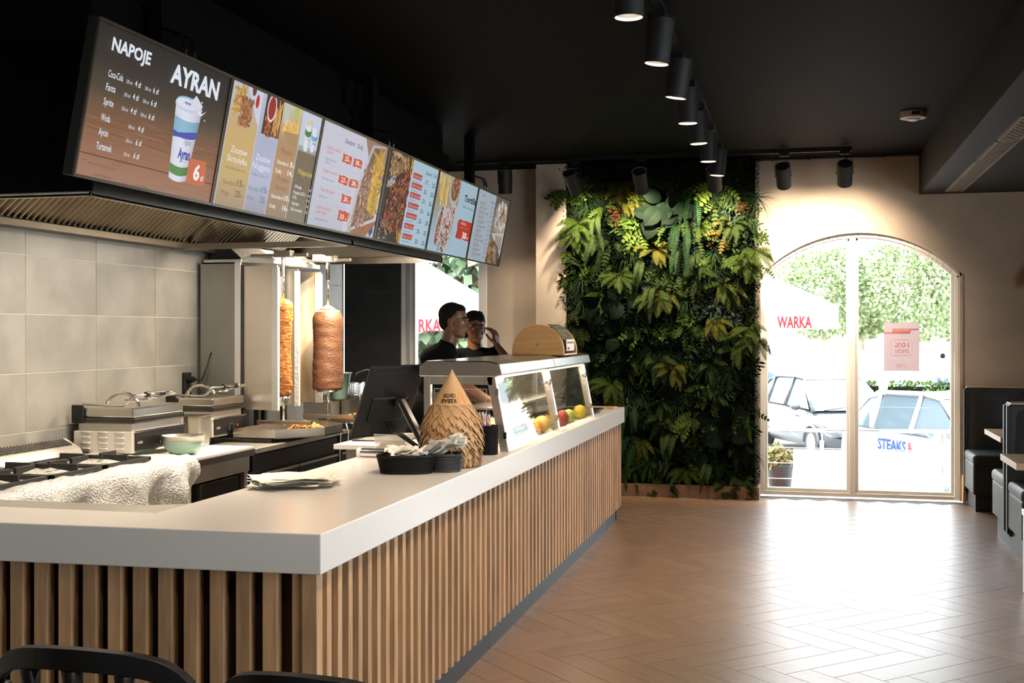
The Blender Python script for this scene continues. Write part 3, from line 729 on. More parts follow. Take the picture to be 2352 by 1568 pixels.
        rows = [('Kebab Bułka', .21, '17', '23', .165), ('Bułka z Frytkami', .318, '20', '25', .20), ('Bułka Amerykańska', .428, '21', '26', .20), ('Bułka Bez surówek', .545, '21', '26', .20), ('Bułka Meksykańska', .662, '23', '28', .20), ('Bułka z Serem', .782, '20', '25', .175), ('Bułka z Ser Feta', .90, '20', '25', .18)]
        for t, y, a, b, w in rows:
            f.rect(.486, y - .05, .486 + w + .01, y + .012, (.46, .03, .022)); f.text(t, .492, y, .036, width=w - .004, c=(.55, .38, .38), bold=.01)
            f.text('(Mięso, surówka, sos)', .49, y + .048, .019, width=.13, c=dk); f.rect(.49, y + .072, .985, y + .0735, (.28, .38, .46))
            f.text(a, .735, y + .035, .052, width=.050, c=dk, bold=.01); f.text('zł', .79, y + .035, .022, width=.018, c=dk); f.text(b, .878, y + .038, .052, width=.055, c=dk, bold=.01); f.text('zł', .938, y + .038, .022, width=.018, c=dk)
    elif i == 4:
        f.rect(.004, .008, .996, .992, (.36, .50, .60)); f.layer(); f.grad(.01, .01, .55, .99, [(0, (.35, .33, .30)), (.3, (.35, .25, .14)), (.6, (.30, .38, .44)), (1, (.36, .50, .60))], 12)
        f.fries(.05, .04, .28, .34, 34, (.62, .45, .15), L=.1, w=.02, rot=1.2); f.layer(); f.ellipse(.42, .17, .12, .20, (.42, .42, .42)); f.layer(); f.ellipse(.43, .15, .10, .16, (.22, .07, .03))
        f.blobs(.34, .04, .52, .26, 22, [(.45, .25, .15), (.18, .05, .02), (.5, .42, .35)], (.008, .018))
        for (x0, y0, x1, y1) in ((.12, .40, .30, .92), (.22, .36, .56, .98)):
            f.layer(); f.quad([(x0, y1 - .1), (x0 + .02, y0 + .1), (x1 - .08, y0 - .02), (x1, y0 + .02), (x1 - .02, y0 + .25), (x0 + .22, y1)], (.50, .45, .45))
            f.blobs(x0 + .03, y0 + .03, x1 - .06, y1 - .02, 80, [(.22, .06, .03), (.14, .03, .02), (.38, .16, .09), (.5, .36, .30)], (.010, .024), lambda x, y, a=x0, b=y1, c=x1, d=y0: abs((x - a) / (c - a) + (y - d) / (b - d) - 1) < .45)
        dk = (.012, .014, .016); f.text('Tortilla', .660, .262, .085, width=.315, c=dk, bold=.03); f.text('(Mięso, surówka, sos)', .655, .345, .028, width=.32, c=dk)
        f.layer(); pts = []
        for a, b, c, d in ((.63, .51, .97, .50), (.97, .50, .985, .76), (.985, .76, .615, .74), (.615, .74, .63, .51)):
            for q in range(6): pts.append((a + (c - a) * q / 6 + random.uniform(-.012, .012), b + (d - b) * q / 6 + random.uniform(-.012, .012)))
        f.quad(pts[::-1], (.46, .03, .015)); f.text('MEGA', .684, .565, .035, width=.14, c=(.75, .6, .55)); f.text('30', .77, .735, .085, width=.11, c=(.9, .85, .82), bold=.03); f.text('zł', .89, .735, .04, width=.04, c=(.9, .85, .82))
        f.rect(.68, .60, .90, .603, (.7, .5, .45))
    else:
        f.rect(.004, .008, .996, .992, (.36, .42, .48)); f.layer(); f.grad(.55, .01, .994, .99, [(0, (.10, .10, .10)), (.5, (.25, .2, .17)), (1, (.06, .045, .035))], 10)
        f.blobs(.58, .10, .97, .58, 110, [(.50, .46, .40), (.38, .30, .22), (.30, .17, .09), (.6, .58, .55)], (.02, .05), lambda x, y: ((x - .8) / .2) ** 2 + ((y - .33) / .24) ** 2 < 1)
        f.layer(); f.quad([(.60, .55), (.97, .50), (.97, .86), (.86, .72), (.66, .62)], (.50, .48, .45)); f.layer()
        for q in range(7): f.quad([(.72 + q * .03, .56), (.735 + q * .03, .56), (.78 + q * .028, .76), (.765 + q * .028, .76)], (.16, .10, .08))
        f.blobs(.55, .66, .85, .97, 80, [(.22, .12, .06), (.12, .07, .04), (.35, .22, .14)], (.02, .05), lambda x, y: x < .6 + .5 * (y - .6) + .12)
        dk = (.03, .035, .05); rd = (.20, .05, .06); f.text('Standard Duży', .38, .15, .03, width=.17, c=dk); f.text('Kebab', .12, .10, .03, width=.08, c=dk)
        for k in range(12):
            y = .20 + k * .064
            f.text(('Kebab rollo', 'Rollo z serem', 'Rollo z fetą', 'Kebab z frytkami', 'Rollo wegetariańskie', 'Rollo meksykańskie')[k % 6], .10, y, .026, width=.15 + .05 * (k % 3), c=rd, bold=.01)
            f.text('(Mięso, surówka)', .10, y + .022, .013, width=.13, c=dk); f.rect(.1, y + .032, .5, y + .034, (.22, .27, .32))
            f.text(str(17 + k) + 'zł', .42, y + .02, .028, width=.05, c=dk)
            if k < 7: f.text(str(22 + k) + 'zł', .50, y + .02, .028, width=.05, c=dk)
    return f
for i in range(6):
    fn = screen_fn(i, 0); o = thing('menu_screen', LAB[i], 'screen', fn(.5, 1), 'menu screens over the counter')
    m = MB(); e = .0035
    def pt(s, t, d): return screen_fn(i, d)(s, t)
    def slab(s0, t0, s1, t1, d0, d1): m.hexa([pt(s0, t1, d0), pt(s1, t1, d0), pt(s1, t1, d1), pt(s0, t1, d1), pt(s0, t0, d0), pt(s1, t0, d0), pt(s1, t0, d1), pt(s0, t0, d1)])
    slab(.002, 0, .998, 1, -.045, -.002); build(m, 'housing', 'black_plastic', o, bevel=.004); m = MB()
    slab(.002, 0, .998, .022, -.002, .008); slab(.002, .982, .998, 1, -.002, .008); slab(.002, .022, .0125, .982, -.002, .008); slab(.9875, .022, .998, .982, -.002, .008)
    build(m, 'bezel', 'bezel_metal' if 'bezel_metal' in MATS else 'black_plastic', o)
    f = art(i)
    # picture is inset between the bezels
    build(f.mb, 'picture', 'screen_pic', o, col=True); build(f.tx, 'lettering', 'screen_pic', o, col=True)
# steel beam under and behind the screens, black mount posts with clamps
bm = thing('screen_mount', 'black ceiling posts and rail that carry the row of menu screens', 'bracket', (-2.85, 7.2, 2.3))
m = MB(); m.box((-2.86, 4.5, 2.42), (-2.80, 10.2, 2.47)); m.box((-2.83, 4.5, 2.68), (-2.77, 10.2, 2.73)); build(m, 'rail', 'black_matte', bm)
for y in (4.85, 7.55, 10.0):
    m = MB(); m.box((-2.90, y - .05, 2.40), (-2.83, y + .05, ZC)); build(m, 'post', 'black_paint', bm)
    m = MB()
    for dy in (-.035, .045): m.tube([(-2.72, y + dy, 2.86), (-2.715, y + dy, 2.93), (-2.74, y + dy, 3.0), (-2.83, y + dy, 3.03)], .008, 6)
    build(m, 'clamp', 'steel_dark', bm)
# bulkhead panels over the hood
for k, (a, b) in enumerate(((4.43, 7.35), (7.40, 9.6))):
    struct(boxes(((-4.28, a, 3.11), (-2.99, b, ZC - .01)), ((-2.944, a, 2.39), (-2.934, b, 3.15))), 'bulkhead_%d' % (k + 1), 'black_paint')
struct(boxes(((-4.28, 4.415, 2.25), (-2.934, 4.428, ZC - .01))), 'bulkhead_3', 'black_paint')
# ================================================================ EXTRACTOR HOOD
mat('gutter_metal', (.10, .085, .065), .4, .6, var=.1)
mat('steel_filter', (.62, .56, .47), .2, 1, var=.08, scale=3)
hood = thing('extractor_hood', 'long stainless extractor hood over the kebab grills, behind the menu screens', 'hood', (-3.6, 6.9, 2.23))
HX, HZ, H0, H1 = -2.945, 2.23, 4.43, 9.45
m = MB(); m.box((HX - .012, H0, HZ), (HX, H1, HZ + .14)); m.box((XL, H0, HZ), (HX, H0 + .012, HZ + .02)); m.box((HX - .03, H0, HZ), (HX, H1, HZ + .012)); m.box((XL, H0, HZ), (HX, H0 + .03, HZ + .012))
build(m, 'rim', 'steel', hood, bevel=.002)
build(boxes(((XL, H0 + .03, HZ), (XL + .10, H1, HZ + .045)), ((XL, H0, HZ + .05), (XL + .01, H1, HZ + .2))), 'gutter', 'gutter_metal', hood, bevel=.004)
build(boxes(((XL, 7.40, HZ - .005), (HX, 7.44, HZ + .035))), 'cross_rail', 'steel', hood); build(boxes(((XL, H1 - .03, HZ), (HX, H1, HZ + .05))), 'end_rail', 'steel', hood)
# inner shell (plenum walls, closed on top)
build(boxes(((HX - .02, H0 + .03, HZ + .14), (HX - .012, H1, 3.08)), ((XL, H0, HZ + .14), (HX, H0 + .01, 3.1)), ((XL, H0, 3.08), (HX, H1, 3.1))), 'plenum', 'steel_soft', hood)
m = MB(); m.prism([(XL, H1 - .02, HZ + .05), (HX, H1 - .02, HZ + .05), (HX, H1 - .6, 3.04), (XL, H1 - .6, 3.04)], (0, .02, .01)); build(m, 'end_panel', 'steel_soft', hood)
m = MB()   # one baffle filter 0.49 wide along y, sloping up toward the aisle
fw = .485; nb = 9
x0, z0, x1, z1 = XL + .085, HZ + .065, -3.38, HZ + .76
for q in range(nb):
    ya = fw * q / nb + .004; w = fw / nb * .52
    dx, dz = x1 - x0, z1 - z0
    m.hexa([(x0, ya + w * .30, z0 - .028), (x1, ya + w * .30, z1 - .028), (x1, ya + w * .8, z1 - .028), (x0, ya + w * .8, z0 - .028), (x0, ya, z0 + .02), (x1, ya, z1 + .02), (x1, ya + w * 1.05, z1 + .02), (x0, ya + w * 1.05, z0 + .02)])
    m.hexa([(x0, ya + w, z0 + .022), (x1, ya + w, z1 + .022), (x1, ya + w * 1.9, z1 + .022), (x0, ya + w * 1.9, z0 + .022), (x0, ya + w, z0 + .03), (x1, ya + w, z1 + .03), (x1, ya + w * 1.9, z1 + .03), (x0, ya + w * 1.9, z0 + .03)])
fme = m.mesh('baffle_filter', ['steel_filter'], (0, 0, 0), False)
ys = [H0 + .05 + k * .495 for k in range(6)] + [7.50 + k * .495 for k in range(3)]
for y in ys:
    o = bpy.data.objects.new('baffle_filter', fme); COL.objects.link(o); o.parent = hood; o.location = Vector((0, y, 0)) - hood.location
m = MB(); m.box((-3.45, 8.92, 2.36), (-3.33, 9.30, 2.41)); build(m, 'light_box', 'white_metal', hood)
for (nm, y, e) in (('hood_lamp_near', 5.6, 48), ('hood_lamp_mid', 7.2, 0), ('hood_lamp_far', 8.05, 120)):
    if e: area_light(nm, (-3.15, y, 2.50), (.10, .9), e, (1, .84, .64), (0, R(-12), 0))

# ================================================================ BACK LINE OF COUNTERS
gr = thing('gas_range', 'stainless gas range wrapped in bubble wrap, black pan supports on top', 'stove', (-3.9, 5.3, 0))
build(boxes(((-4.28, 4.55, .12), (-3.56, 6.12, .875))), 'body', 'steel_soft', gr, bevel=.01)
for x, y in ((-4.22, 4.62), (-3.62, 4.62), (-4.22, 6.05), (-3.62, 6.05)): build(MB().cyl((x, y, 0), (x, y, .12), .02), 'leg', 'steel_dark', gr)
m = MB(); m.prism([(-4.26, 4.5, .93), (-4.14, 4.5, .93), (-4.16, 4.5, .965), (-4.26, 4.5, 1.02)], (0, 1.65, 0)); build(m, 'flue_riser', 'white_metal', gr, bevel=.004)
m = MB()
for k in range(60): m.box((-4.235, 4.56 + k * .026, 1.0), (-4.175, 4.572 + k * .026, 1.006))
m2 = MB()
for k in range(60):
    a = 4.56 + k * .026
    m2.hexa([(-4.25, a, 1.016), (-4.185, a, .984), (-4.185, a + .013, .984), (-4.25, a + .013, 1.016), (-4.25, a, 1.021), (-4.185, a, .989), (-4.185, a + .013, .989), (-4.25, a + .013, 1.021)])
build(m2, 'vent_slots', 'steel_dark', gr)
def grate(x, y, nm):
    m = MB(); z = .925; s = .21
    for a, b in (((x - s, y - s), (x + s, y - s)), ((x + s, y - s), (x + s, y + s)), ((x + s, y + s), (x - s, y + s)), ((x - s, y + s), (x - s, y - s))):
        dx = .011 if a[0] == b[0] else 0; dy = .011 if a[1] == b[1] else 0
        m.box((min(a[0], b[0]) - .011, min(a[1], b[1]) - .011, z), (max(a[0], b[0]) + .011, max(a[1], b[1]) + .011, z + .022))
    for k in range(4):
        a = PI / 2 * k; dx, dy = math.cos(a), math.sin(a); nx, ny = -dy * .009, dx * .009
        p = [(x + dx * s, y + dy * s), (x + dx * .06, y + dy * .06)]
        m.hexa([(p[0][0] - nx, p[0][1] - ny, z + .01), (p[1][0] - nx, p[1][1] - ny, z + .03), (p[1][0] + nx, p[1][1] + ny, z + .03), (p[0][0] + nx, p[0][1] + ny, z + .01),
                (p[0][0] - nx, p[0][1] - ny, z + .052), (p[1][0] - nx, p[1][1] - ny, z + .052), (p[1][0] + nx, p[1][1] + ny, z + .052), (p[0][0] + nx, p[0][1] + ny, z + .052)])
    for sx in (-1, 1):
        for sy in (-1, 1): m.box((x + sx * (s - .02) - .015, y + sy * (s - .02) - .015, z - .03), (x + sx * (s - .02) + .015, y + sy * (s - .02) + .015, z))
    return build(m, 'pan_support', 'black_iron', gr, bevel=.003)
for x in (-4.0 + .19, -4.0 - .02): pass
for y in (4.82, 5.28, 5.74): grate(-3.80, y, 0)
build(MB().tube([(-3.55, 4.6, .86), (-3.50, 4.6, .86), (-3.50, 4.64, .86)], .012), 'gas_tap', 'chrome', gr)
# bubble wrap sheet
bw = MB(); nx_, ny_ = 46, 70
def wrap_pt(u, v):   # u 0..1 from wall over the top and down the front, v 0..1 along y
    y = 4.50 + v * 1.78; s = u * 1.25
    n = noise.noise(Vector((s * 5, y * 4, 0))); n2 = noise.noise(Vector((s * 17, y * 15, 3)))
    if s < .62:
        x = -4.13 + s; z = .925 + .016 * n + .012 * n2
    else:
        t = s - .62; x = -3.50 + .11 * n * min(1, t * 4) + .012 * n2 + .04 * math.sin(min(1, t / .1) * PI / 2) - .04 * t
        z = .93 - t * (1.0 if v < .75 else .92) + .015 * n * (t < .1)
        if v > .8: x += .06 * math.sin((v - .8) * 30) * min(1, t * 5)
    return (x, y + .03 * n * (s > .6), z)
ids = bw.add([wrap_pt(i / (nx_ - 1), j / (ny_ - 1)) for i in range(nx_) for j in range(ny_)])
for i in range(nx_ - 1):
    for j in range(ny_ - 1):
        bw.face((i * ny_ + j, (i + 1) * ny_ + j, (i + 1) * ny_ + j + 1, i * ny_ + j + 1))
wm = MATS['wrap']; nt_ = wm.node_tree; n_ = nt_.nodes; l_ = nt_.links; pb = n_['Principled BSDF']
for nd in list(n_):
    if nd.type in ('BUMP',): n_.remove(nd)
vo = n_.new('ShaderNodeTexVoronoi'); vo.inputs['Scale'].default_value = 95; tcn = [q for q in n_ if q.type == 'TEX_COORD'][0]; l_.new(tcn.outputs['Object'], vo.inputs['Vector'])
bpn = n_.new('ShaderNodeBump'); bpn.inputs['Strength'].default_value = .8; bpn.inputs['Distance'].default_value = .006; bpn.invert = True; l_.new(vo.outputs['Distance'], bpn.inputs['Height']); l_.new(bpn.outputs[0], pb.inputs['Normal'])
mrn = n_.new('ShaderNodeMapRange'); mrn.inputs['From Max'].default_value = .7; mrn.inputs['To Min'].default_value = .30; mrn.inputs['To Max'].default_value = .75; l_.new(vo.outputs['Distance'], mrn.inputs[0]); l_.new(mrn.outputs[0], pb.inputs['Alpha'])
o = build(bw, 'bubble_wrap', 'wrap', None, smooth=True, label='sheet of clear bubble wrap draped over the gas range', cat='bubble wrap')
# steel table with white top
tb = thing('steel_table', 'stainless work table with a white top, between gas range and black fridge counter', 'table', (-3.9, 6.6, 0))
build(boxes(((-4.28, 6.19, .84), (-3.50, 7.10, .885))), 'tabletop', 'steel', tb, bevel=.004)
build(boxes(((-4.27, 6.2, .885), (-3.51, 7.09, .9))), 'white_board', 'plastic_white', tb, bevel=.002)
for x, y in ((-3.56, 6.24), (-3.56, 7.04), (-4.22, 6.24), (-4.22, 7.04)): build(boxes(((x - .025, y - .025, 0), (x + .025, y + .025, .84))), 'leg', 'steel_soft', tb)
build(boxes(((-4.25, 6.22, .74), (-3.53, 7.08, .84))), 'apron', 'steel_soft', tb)
build(boxes(((-4.2, 6.5, .1), (-3.56, 6.98, .72))), 'cupboard', 'steel_dark', tb, bevel=.004)
build(boxes(((-3.8, 6.28, .15), (-3.60, 6.45, .72))), 'side_panel', 'plastic_white', tb, bevel=.003)
# black fridge counters
for nm, a, b, lab in (('fridge_counter', 7.12, 8.62, 'black refrigerated counter right under the two kebab skewers'), ('fridge_counter', 8.66, 10.3, 'black counter at the far end of the kitchen, carrying the fryer')):
    f = thing(nm, lab, 'fridge', (-3.9, (a + b) / 2, 0))
    build(boxes(((-4.28, a, .845), (-3.50, b, .88))), 'worktop', 'steel_soft', f, bevel=.004)
    build(boxes(((-4.27, a + .01, .1), (-3.56, b - .01, .845))), 'body', 'black_plastic', f, bevel=.004)
    n = 2
    for k in range(n):
        y0 = a + .02 + (b - a - .04) * k / n; y1 = a + .02 + (b - a - .04) * (k + 1) / n
        d = build(boxes(((-3.56, y0 + .006, .14), (-3.535, y1 - .006, .70))), 'door', 'black_plastic', f, bevel=.005)
        build(boxes(((-3.536, y0 + .01, .682), (-3.527, y1 - .01, .698))), 'handle', 'steel_soft', d)
    build(boxes(((-3.56, a + .02, .72), (-3.54, b - .02, .83))), 'control_strip', 'black_plastic', f, bevel=.003)
    for x in (-4.2, -3.62):
        for y in (a + .1, b - .1): build(MB().cyl((x, y, 0), (x, y, .1), .02), 'leg', 'steel_dark', f)

# ================================================================ CONTACT GRILLS
def arc(c, r0, a0, a1, n, fn): return [fn(c, r0, a0 + (a1 - a0) * k / n) for k in range(n + 1)]
def contact_grill(y0, y1, x0, x1, lab, tilt):
    g_ = thing('contact_grill', lab, 'grill', ((x0 + x1) / 2, (y0 + y1) / 2, .9), 'contact grills on the back counter')
    build(boxes(((x0, y0, .93), (x1, y1, 1.059))), 'body', 'white_metal', g_, bevel=.004)
    for x in (x0 + .05, x1 - .05):
        for y in (y0 + .05, y1 - .05): build(MB().cyl((x, y, .9), (x, y, .93), .018), 'foot', 'black_plastic', g_)
    m = MB()
    for r_ in range(4):
        for c_ in range(3):
            cx = x0 + (x1 - x0) * (.22 + .29 * c_); cz = .955 + .033 * r_
            m = MB(); m.tube([(cx - .028, y0 - .001, cz), (cx - .022, y0 - .006, cz), (cx + .022, y0 - .006, cz), (cx + .028, y0 - .001, cz)], .006, 6); build(m, 'louvre', 'white_metal', g_, smooth=True)
    pn = build(boxes(((x1, y0 + .03, .945), (x1 + .008, y1 - .01, 1.049))), 'control_panel', 'black_plastic', g_)
    build(boxes(((x1, y0 + .02, .932), (x1 + .012, y1, .942)), ((x1, y0 + .02, 1.052), (x1 + .012, y1, 1.062))), 'panel_edge', 'chrome', g_)
    yk = y0 + (y1 - y0) * .56
    k = MB().cyl((x1 + .008, yk, 0.984), (x1 + .03, yk, 0.984), .03, .026, 20); build(k, 'knob', 'black_plastic', pn, smooth=False)
    m = MB(); m.tube([(x1 + .010, yk + .033 * math.cos(a), 0.984 + .033 * math.sin(a)) for a in [R(30 + 10 * q) for q in range(24)]], .0018, 5); build(m, 'dial_ring', 'chrome', pn)
    m = MB(); put_text(m, 'otis', lambda u, v: (x1 + .0085, y0 + .05 + u, 0.984 + v), 0, 0, .02, width=.055, bold=.02); build(m, 'lettering', 'white_metal', pn)
    m = MB(); m.box((x1 + .008, y1 - .13, .985), (x1 + .012, y1 - .118, 1.0)); build(m, 'pilot_light', emis('pilot_%d' % len(MATS), (1, .12, .02), .5).name, pn)
    build(boxes(((x0 + .02, y0 + .02, 1.059), (x1 - .015, y1 - .02, 1.109))), 'base_plate', 'steel_soft', g_, bevel=.003)
    build(boxes(((x0 + .005, y0 + .005, 1.104), (x1 + .01, y1 - .005, 1.139))), 'griddle', 'steel_dark', g_, bevel=.008)
    u = build(boxes(((x0 + .02, y0 + .01, 1.139), (x1 + .005, y1 - .01, 1.199))), 'press_plate', 'steel', g_, bevel=.01)
    build(boxes(((x0 - .01, y0 - .012, 1.104), (x0 + .07, y0 + .01, 1.214))), 'hinge_block', 'black_plastic', g_, bevel=.008)
    cx, cz = (x0 + x1) / 2 + .02, 1.199
    m = MB(); m.tube([(cx + .115 * math.cos(a), (y0 + y1) / 2 - .12, cz - .02 + .10 * math.sin(a)) for a in [PI * q / 16 for q in range(17)]], .011, 10); build(m, 'hose_loop', 'chrome', u, smooth=True)
    zr = 1.229
    m = MB(); m.tube([(x0 + .03, y0 + .05, zr - .015), (x1 - .09, y0 + .05, zr - .02), (x1 - .06, y0 + .055, zr), (x1 - .04, y0 + .07, zr + .04), (x1 + .02, y0 + .12, zr + .045), (x1 + .06, y0 + .20, zr + .045)], .008, 8)
    h = build(m, 'handle_bar', 'chrome', g_, smooth=True); m = MB(); m.tube([(x0 + .03, y1 - .10, zr - .015), (x0 + .25, y1 - .08, zr)], .007, 6); build(m, 'tie_bar', 'chrome', g_, smooth=True)
    m = MB(); m.tube([(x1 + .02, y0 + .12, zr + .045), (x1 + .03, y0 + .30, zr + .045)], [.017, .017], 12); build(m, 'grip', 'black_plastic', h)
    m = MB(); m.tube([(x1 + .03, y0 + .30, zr + .045), (x1 + .035, y0 + .44, zr + .045), (x1 + .02, y0 + .47, zr + .04), (x1 + .0, y0 + .44, zr + .03), (x1 - .02, y0 + .24, zr + .02)], .007, 8); build(m, 'handle_loop', 'chrome', h, smooth=True)
    return g_
contact_grill(6.20, 6.80, -4.24, -3.85, 'steel contact grill with louvred side, next to the bubble-wrapped range', 0)
contact_grill(7.27, 7.75, -4.24, -3.905, 'steel contact grill beside the kebab burner, behind the steel pots', 0)
# bowl, containers
bo = thing('mixing_bowl', 'mint green bowl with a steel rim on the white table top', 'bowl', (-3.695, 6.52, .9))
prof = [(.05, 0), (.085, .012), (.112, .045), (.124, .08), (.125, .083), (.118, .083), (.106, .047), (.08, .018), (.045, .008), (.001, .006)]
build(MB().lathe(prof, (-3.695, 6.52, .9), 32), 'bowl', 'mint', bo, smooth=True)
build(MB().lathe([(.1245, .082), (.1285, .112), (.1305, .113), (.1305, .116), (.124, .116), (.118, .083)], (-3.695, 6.52, .9), 32), 'rim', 'steel_soft', bo, smooth=True)
for k, (x, y, lab) in enumerate(((-3.975, 7.0, 'tall narrow steel food container, standing nearer the mint bowl'), (-3.86, 7.02, 'tall narrow steel food container, beside the second contact grill'))):
    b = thing('food_container', lab, 'container', (x, y, .9), 'steel containers between the contact grills')
    m = MB(); w, d = .050, .075; a = [(-w * .82, -d * .9), (w * .82, -d * .9), (w * .82, d * .9), (-w * .82, d * .9)]; t = [(-w, -d), (w, -d), (w, d), (-w, d)]
    m.hexa([(x + p, y + q, .9) for p, q in a] + [(x + p, y + q, 1.10) for p, q in t]); build(m, 'body', 'steel_soft', b, bevel=.012)
    m = MB(); m.hexa([(x - w - .006, y - d - .012, 1.098), (x + w + .012, y - d - .012, 1.098), (x + w + .012, y + d + .012, 1.098), (x - w - .012, y + d + .012, 1.098), (x - w - .012, y - d - .012, 1.103), (x + w + .012, y - d - .012, 1.103), (x + w + .012, y + d + .012, 1.103), (x - w - .012, y + d + .012, 1.103)]); build(m, 'rim', 'chrome', b)
    # hollow look: dark sheet on the solid top stands in for inner shade
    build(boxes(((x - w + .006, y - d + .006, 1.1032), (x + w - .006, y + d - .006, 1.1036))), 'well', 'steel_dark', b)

# ================================================================ KEBAB BURNERS AND MEAT
def burner(yn, lab, second):
    b = thing('kebab_burner', lab, 'kebab grill', (-4.05, yn + .2, .88), 'vertical kebab burners')
    xf, xb = -3.945, -4.14; zb, zt = 1.09, 2.155; W_ = .44
    m = MB(); m.box((xb - .12, yn, zb), (xf - .05, yn + .01, zt)); m.box((xb - .12, yn + W_ - .01, zb), (xf - .05, yn + W_, zt)); m.box((xb - .13, yn, zb), (xb - .12, yn + W_, zt)); m.box((xb - .12, yn, zt - .01), (xf - .05, yn + W_, zt))
    build(m, 'casing', 'steel_side', b)
    build(boxes(((xb - .10, yn - .005, zt), (xf + .0, yn + .02, zt + .02))), 'top_edge', 'white_metal', b)
    m = MB(); m.box((xf - .05, yn - .004, zb), (xf - .005, yn + .012, zt)); build(m, 'foil_corner', 'foil', b)
    m = MB(); m.box((xf - .01, yn + .002, zb), (xf + .018, yn + .02, zt - .02)); build(m, 'hinge_post', 'steel_dark', b)
    # burner blocks inside
    m = MB()
    for k in range(4): m.box((xb - .02, yn + .05, zb + .04 + k * .23), (xb + .04, yn + W_ - .05, zb + .24 + k * .23))
    build(m, 'ceramic_block', 'burner', b, bevel=.01)
    m = MB()
    for k in range(5): m.box((xb + .04, yn + .02, zb + .03 + k * .23), (xb + .06, yn + W_ - .02, zb + .04 + k * .23))
    for q in range(2): m.box((xb + .045, yn + .15 + .15 * q, zb), (xb + .055, yn + .157 + .15 * q, zt))
    build(m, 'guard', 'black_iron', b)
    # wings
    def wing(y0, x1, y1, matn, edge, zlo=zb):
        m = MB(); x0 = xf + .015; d = Vector((x1 - x0, y1 - y0, 0)); n = Vector((-d.y, d.x, 0)).normalized() * .012
        P = [Vector((x0, y0, zlo)), Vector((x1, y1, zlo))]
        m.hexa([P[0], P[1], P[1] + n, P[0] + n] + [p + Vector((0, 0, zt - zlo - .03)) for p in (P[0], P[1], P[1] + n, P[0] + n)])
        w = build(m, 'wing', matn, b, bevel=.002)
        e = d.normalized(); m = MB(); Q = [P[1] - e * edge, P[1] + e * .008]; n2 = n * 1.5
        m.hexa([Q[0] - n * .4, Q[1] - n * .4, Q[1] + n2, Q[0] + n2] + [p + Vector((0, 0, zt - zlo - .045)) for p in (Q[0] - n * .4, Q[1] - n * .4, Q[1] + n2, Q[0] + n2)])
        build(m, 'foil_edge', 'foil', w)
    if not second:
        wing(yn + .01, -3.635, yn - .06, 'steel_bright', .045); wing(yn + W_ - .02, -3.82, yn + W_ - .02, 'steel_side', .02)
    else:
        wing(yn + .01, -3.71, yn + .0, 'steel_side', .03); wing(yn + W_ - .02, -3.72, yn + W_ + .02, 'stain', .05)
    # open flue hood
    m = MB(); y0, y1 = yn + .03, yn + W_ - .04
    m.hexa([(xf - .02, y0, zt + .0), (xf + .24, y0, zt - .01), (xf + .24, y1, zt - .01), (xf - .02, y1, zt), (xf - .02, y0, zt + .035), (xf + .24, y0, zt + .02), (xf + .24, y1, zt + .02), (xf - .02, y1, zt + .035)])
    m.prism([(xf - .02, y0, zt + .035), (xf + .24, y0, zt + .02), (xf + .10, y0 + .05, zt + .10), (xf - .14, y0 + .05, zt + .12)], (0, .30, .0))
    build(m, 'flue_cover', 'foil', b)
    build(boxes(((xb - .10, yn + .1, zt + .02), (xf - .08, yn + .36, zt + .14))), 'flue_box', 'black_iron', b)
    # stand, drip shelf, spit arm
    m = MB(); m.box((xb - .1, yn + .02, .89), (xb - .04, yn + .10, zb)); m.box((xb - .1, yn + W_ - .1, .89), (xb - .04, yn + W_ - .02, zb)); m.box((xb - .12, yn - .01, .88), (xf - .0, yn + W_ + .01, .905)); m.box((xf - .09, yn + .02, .905), (xf - .05, yn + .06, zb)); m.box((xf - .09, yn + W_ - .06, .905), (xf - .05, yn + W_ - .02, zb))
    build(m, 'stand', 'steel_dark', b)
    return b
mat('steel_side', (.34, .33, .30), .45, .75, var=.06, scale=3)
mat('steel_bright', (.86, .76, .66), .28, .78, var=.04, scale=3)
B1 = burner(7.78, 'first kebab burner, shiny steel wing panel with foil-wrapped edges', False)
B2 = burner(8.245, 'second kebab burner, open front with grease-stained wing', True)
def spit(x, y, zlo, zhi, rfn, matn, lab, arm_y):
    s = thing('kebab_spit', lab, 'kebab', (x, y, .95), 'vertical kebab spits')
    m = MB(); m.cyl((x, y, 1.02), (x, y, zlo), .009, seg=10); m.cyl((x, y, zhi - .02), (x, y, 2.19), .010, seg=10); build(m, 'skewer', 'chrome', s, smooth=True)
    m = MB(); m.tube([(x, y, 2.05), (x, y, 2.19)], [.015, .015], 10); build(m, 'collar', 'chrome', s)
    m = MB(); prof = []; n = 46
    for k in range(n + 1):
        t = k / n; prof.append((t, zlo + (zhi - zlo) * t - .0))
    def f(r, z, a): 
        t = r
        return max(.002, rfn(t, a))
    m.lathe(prof, (x, y, 0), 48, fn=f)
    build(m, 'meat', matn, s, smooth=True)
    m = MB(); m.cyl((x, y, zlo - .012), (x, y, zlo), .085 if 'beef' in matn else .05, seg=24); build(m, 'base_disc', 'chrome', s)
    m = MB(); m.box((x - .25, y - .014, 2.19), (x + .19, y + .014, 2.213)); m.box((x - .06, y - .035, 2.185), (x + .07, y + .035, 2.235)); build(m, 'swing_arm', 'steel', s, bevel=.003)
    m = MB(); m.cyl((x, y, .975), (x, y, 1.02), .018, seg=12); m.box((x - .20, y - .02, .985), (x + .22, y + .02, 1.012)); build(m, 'support_arm', 'steel', s, bevel=.003)
    return s
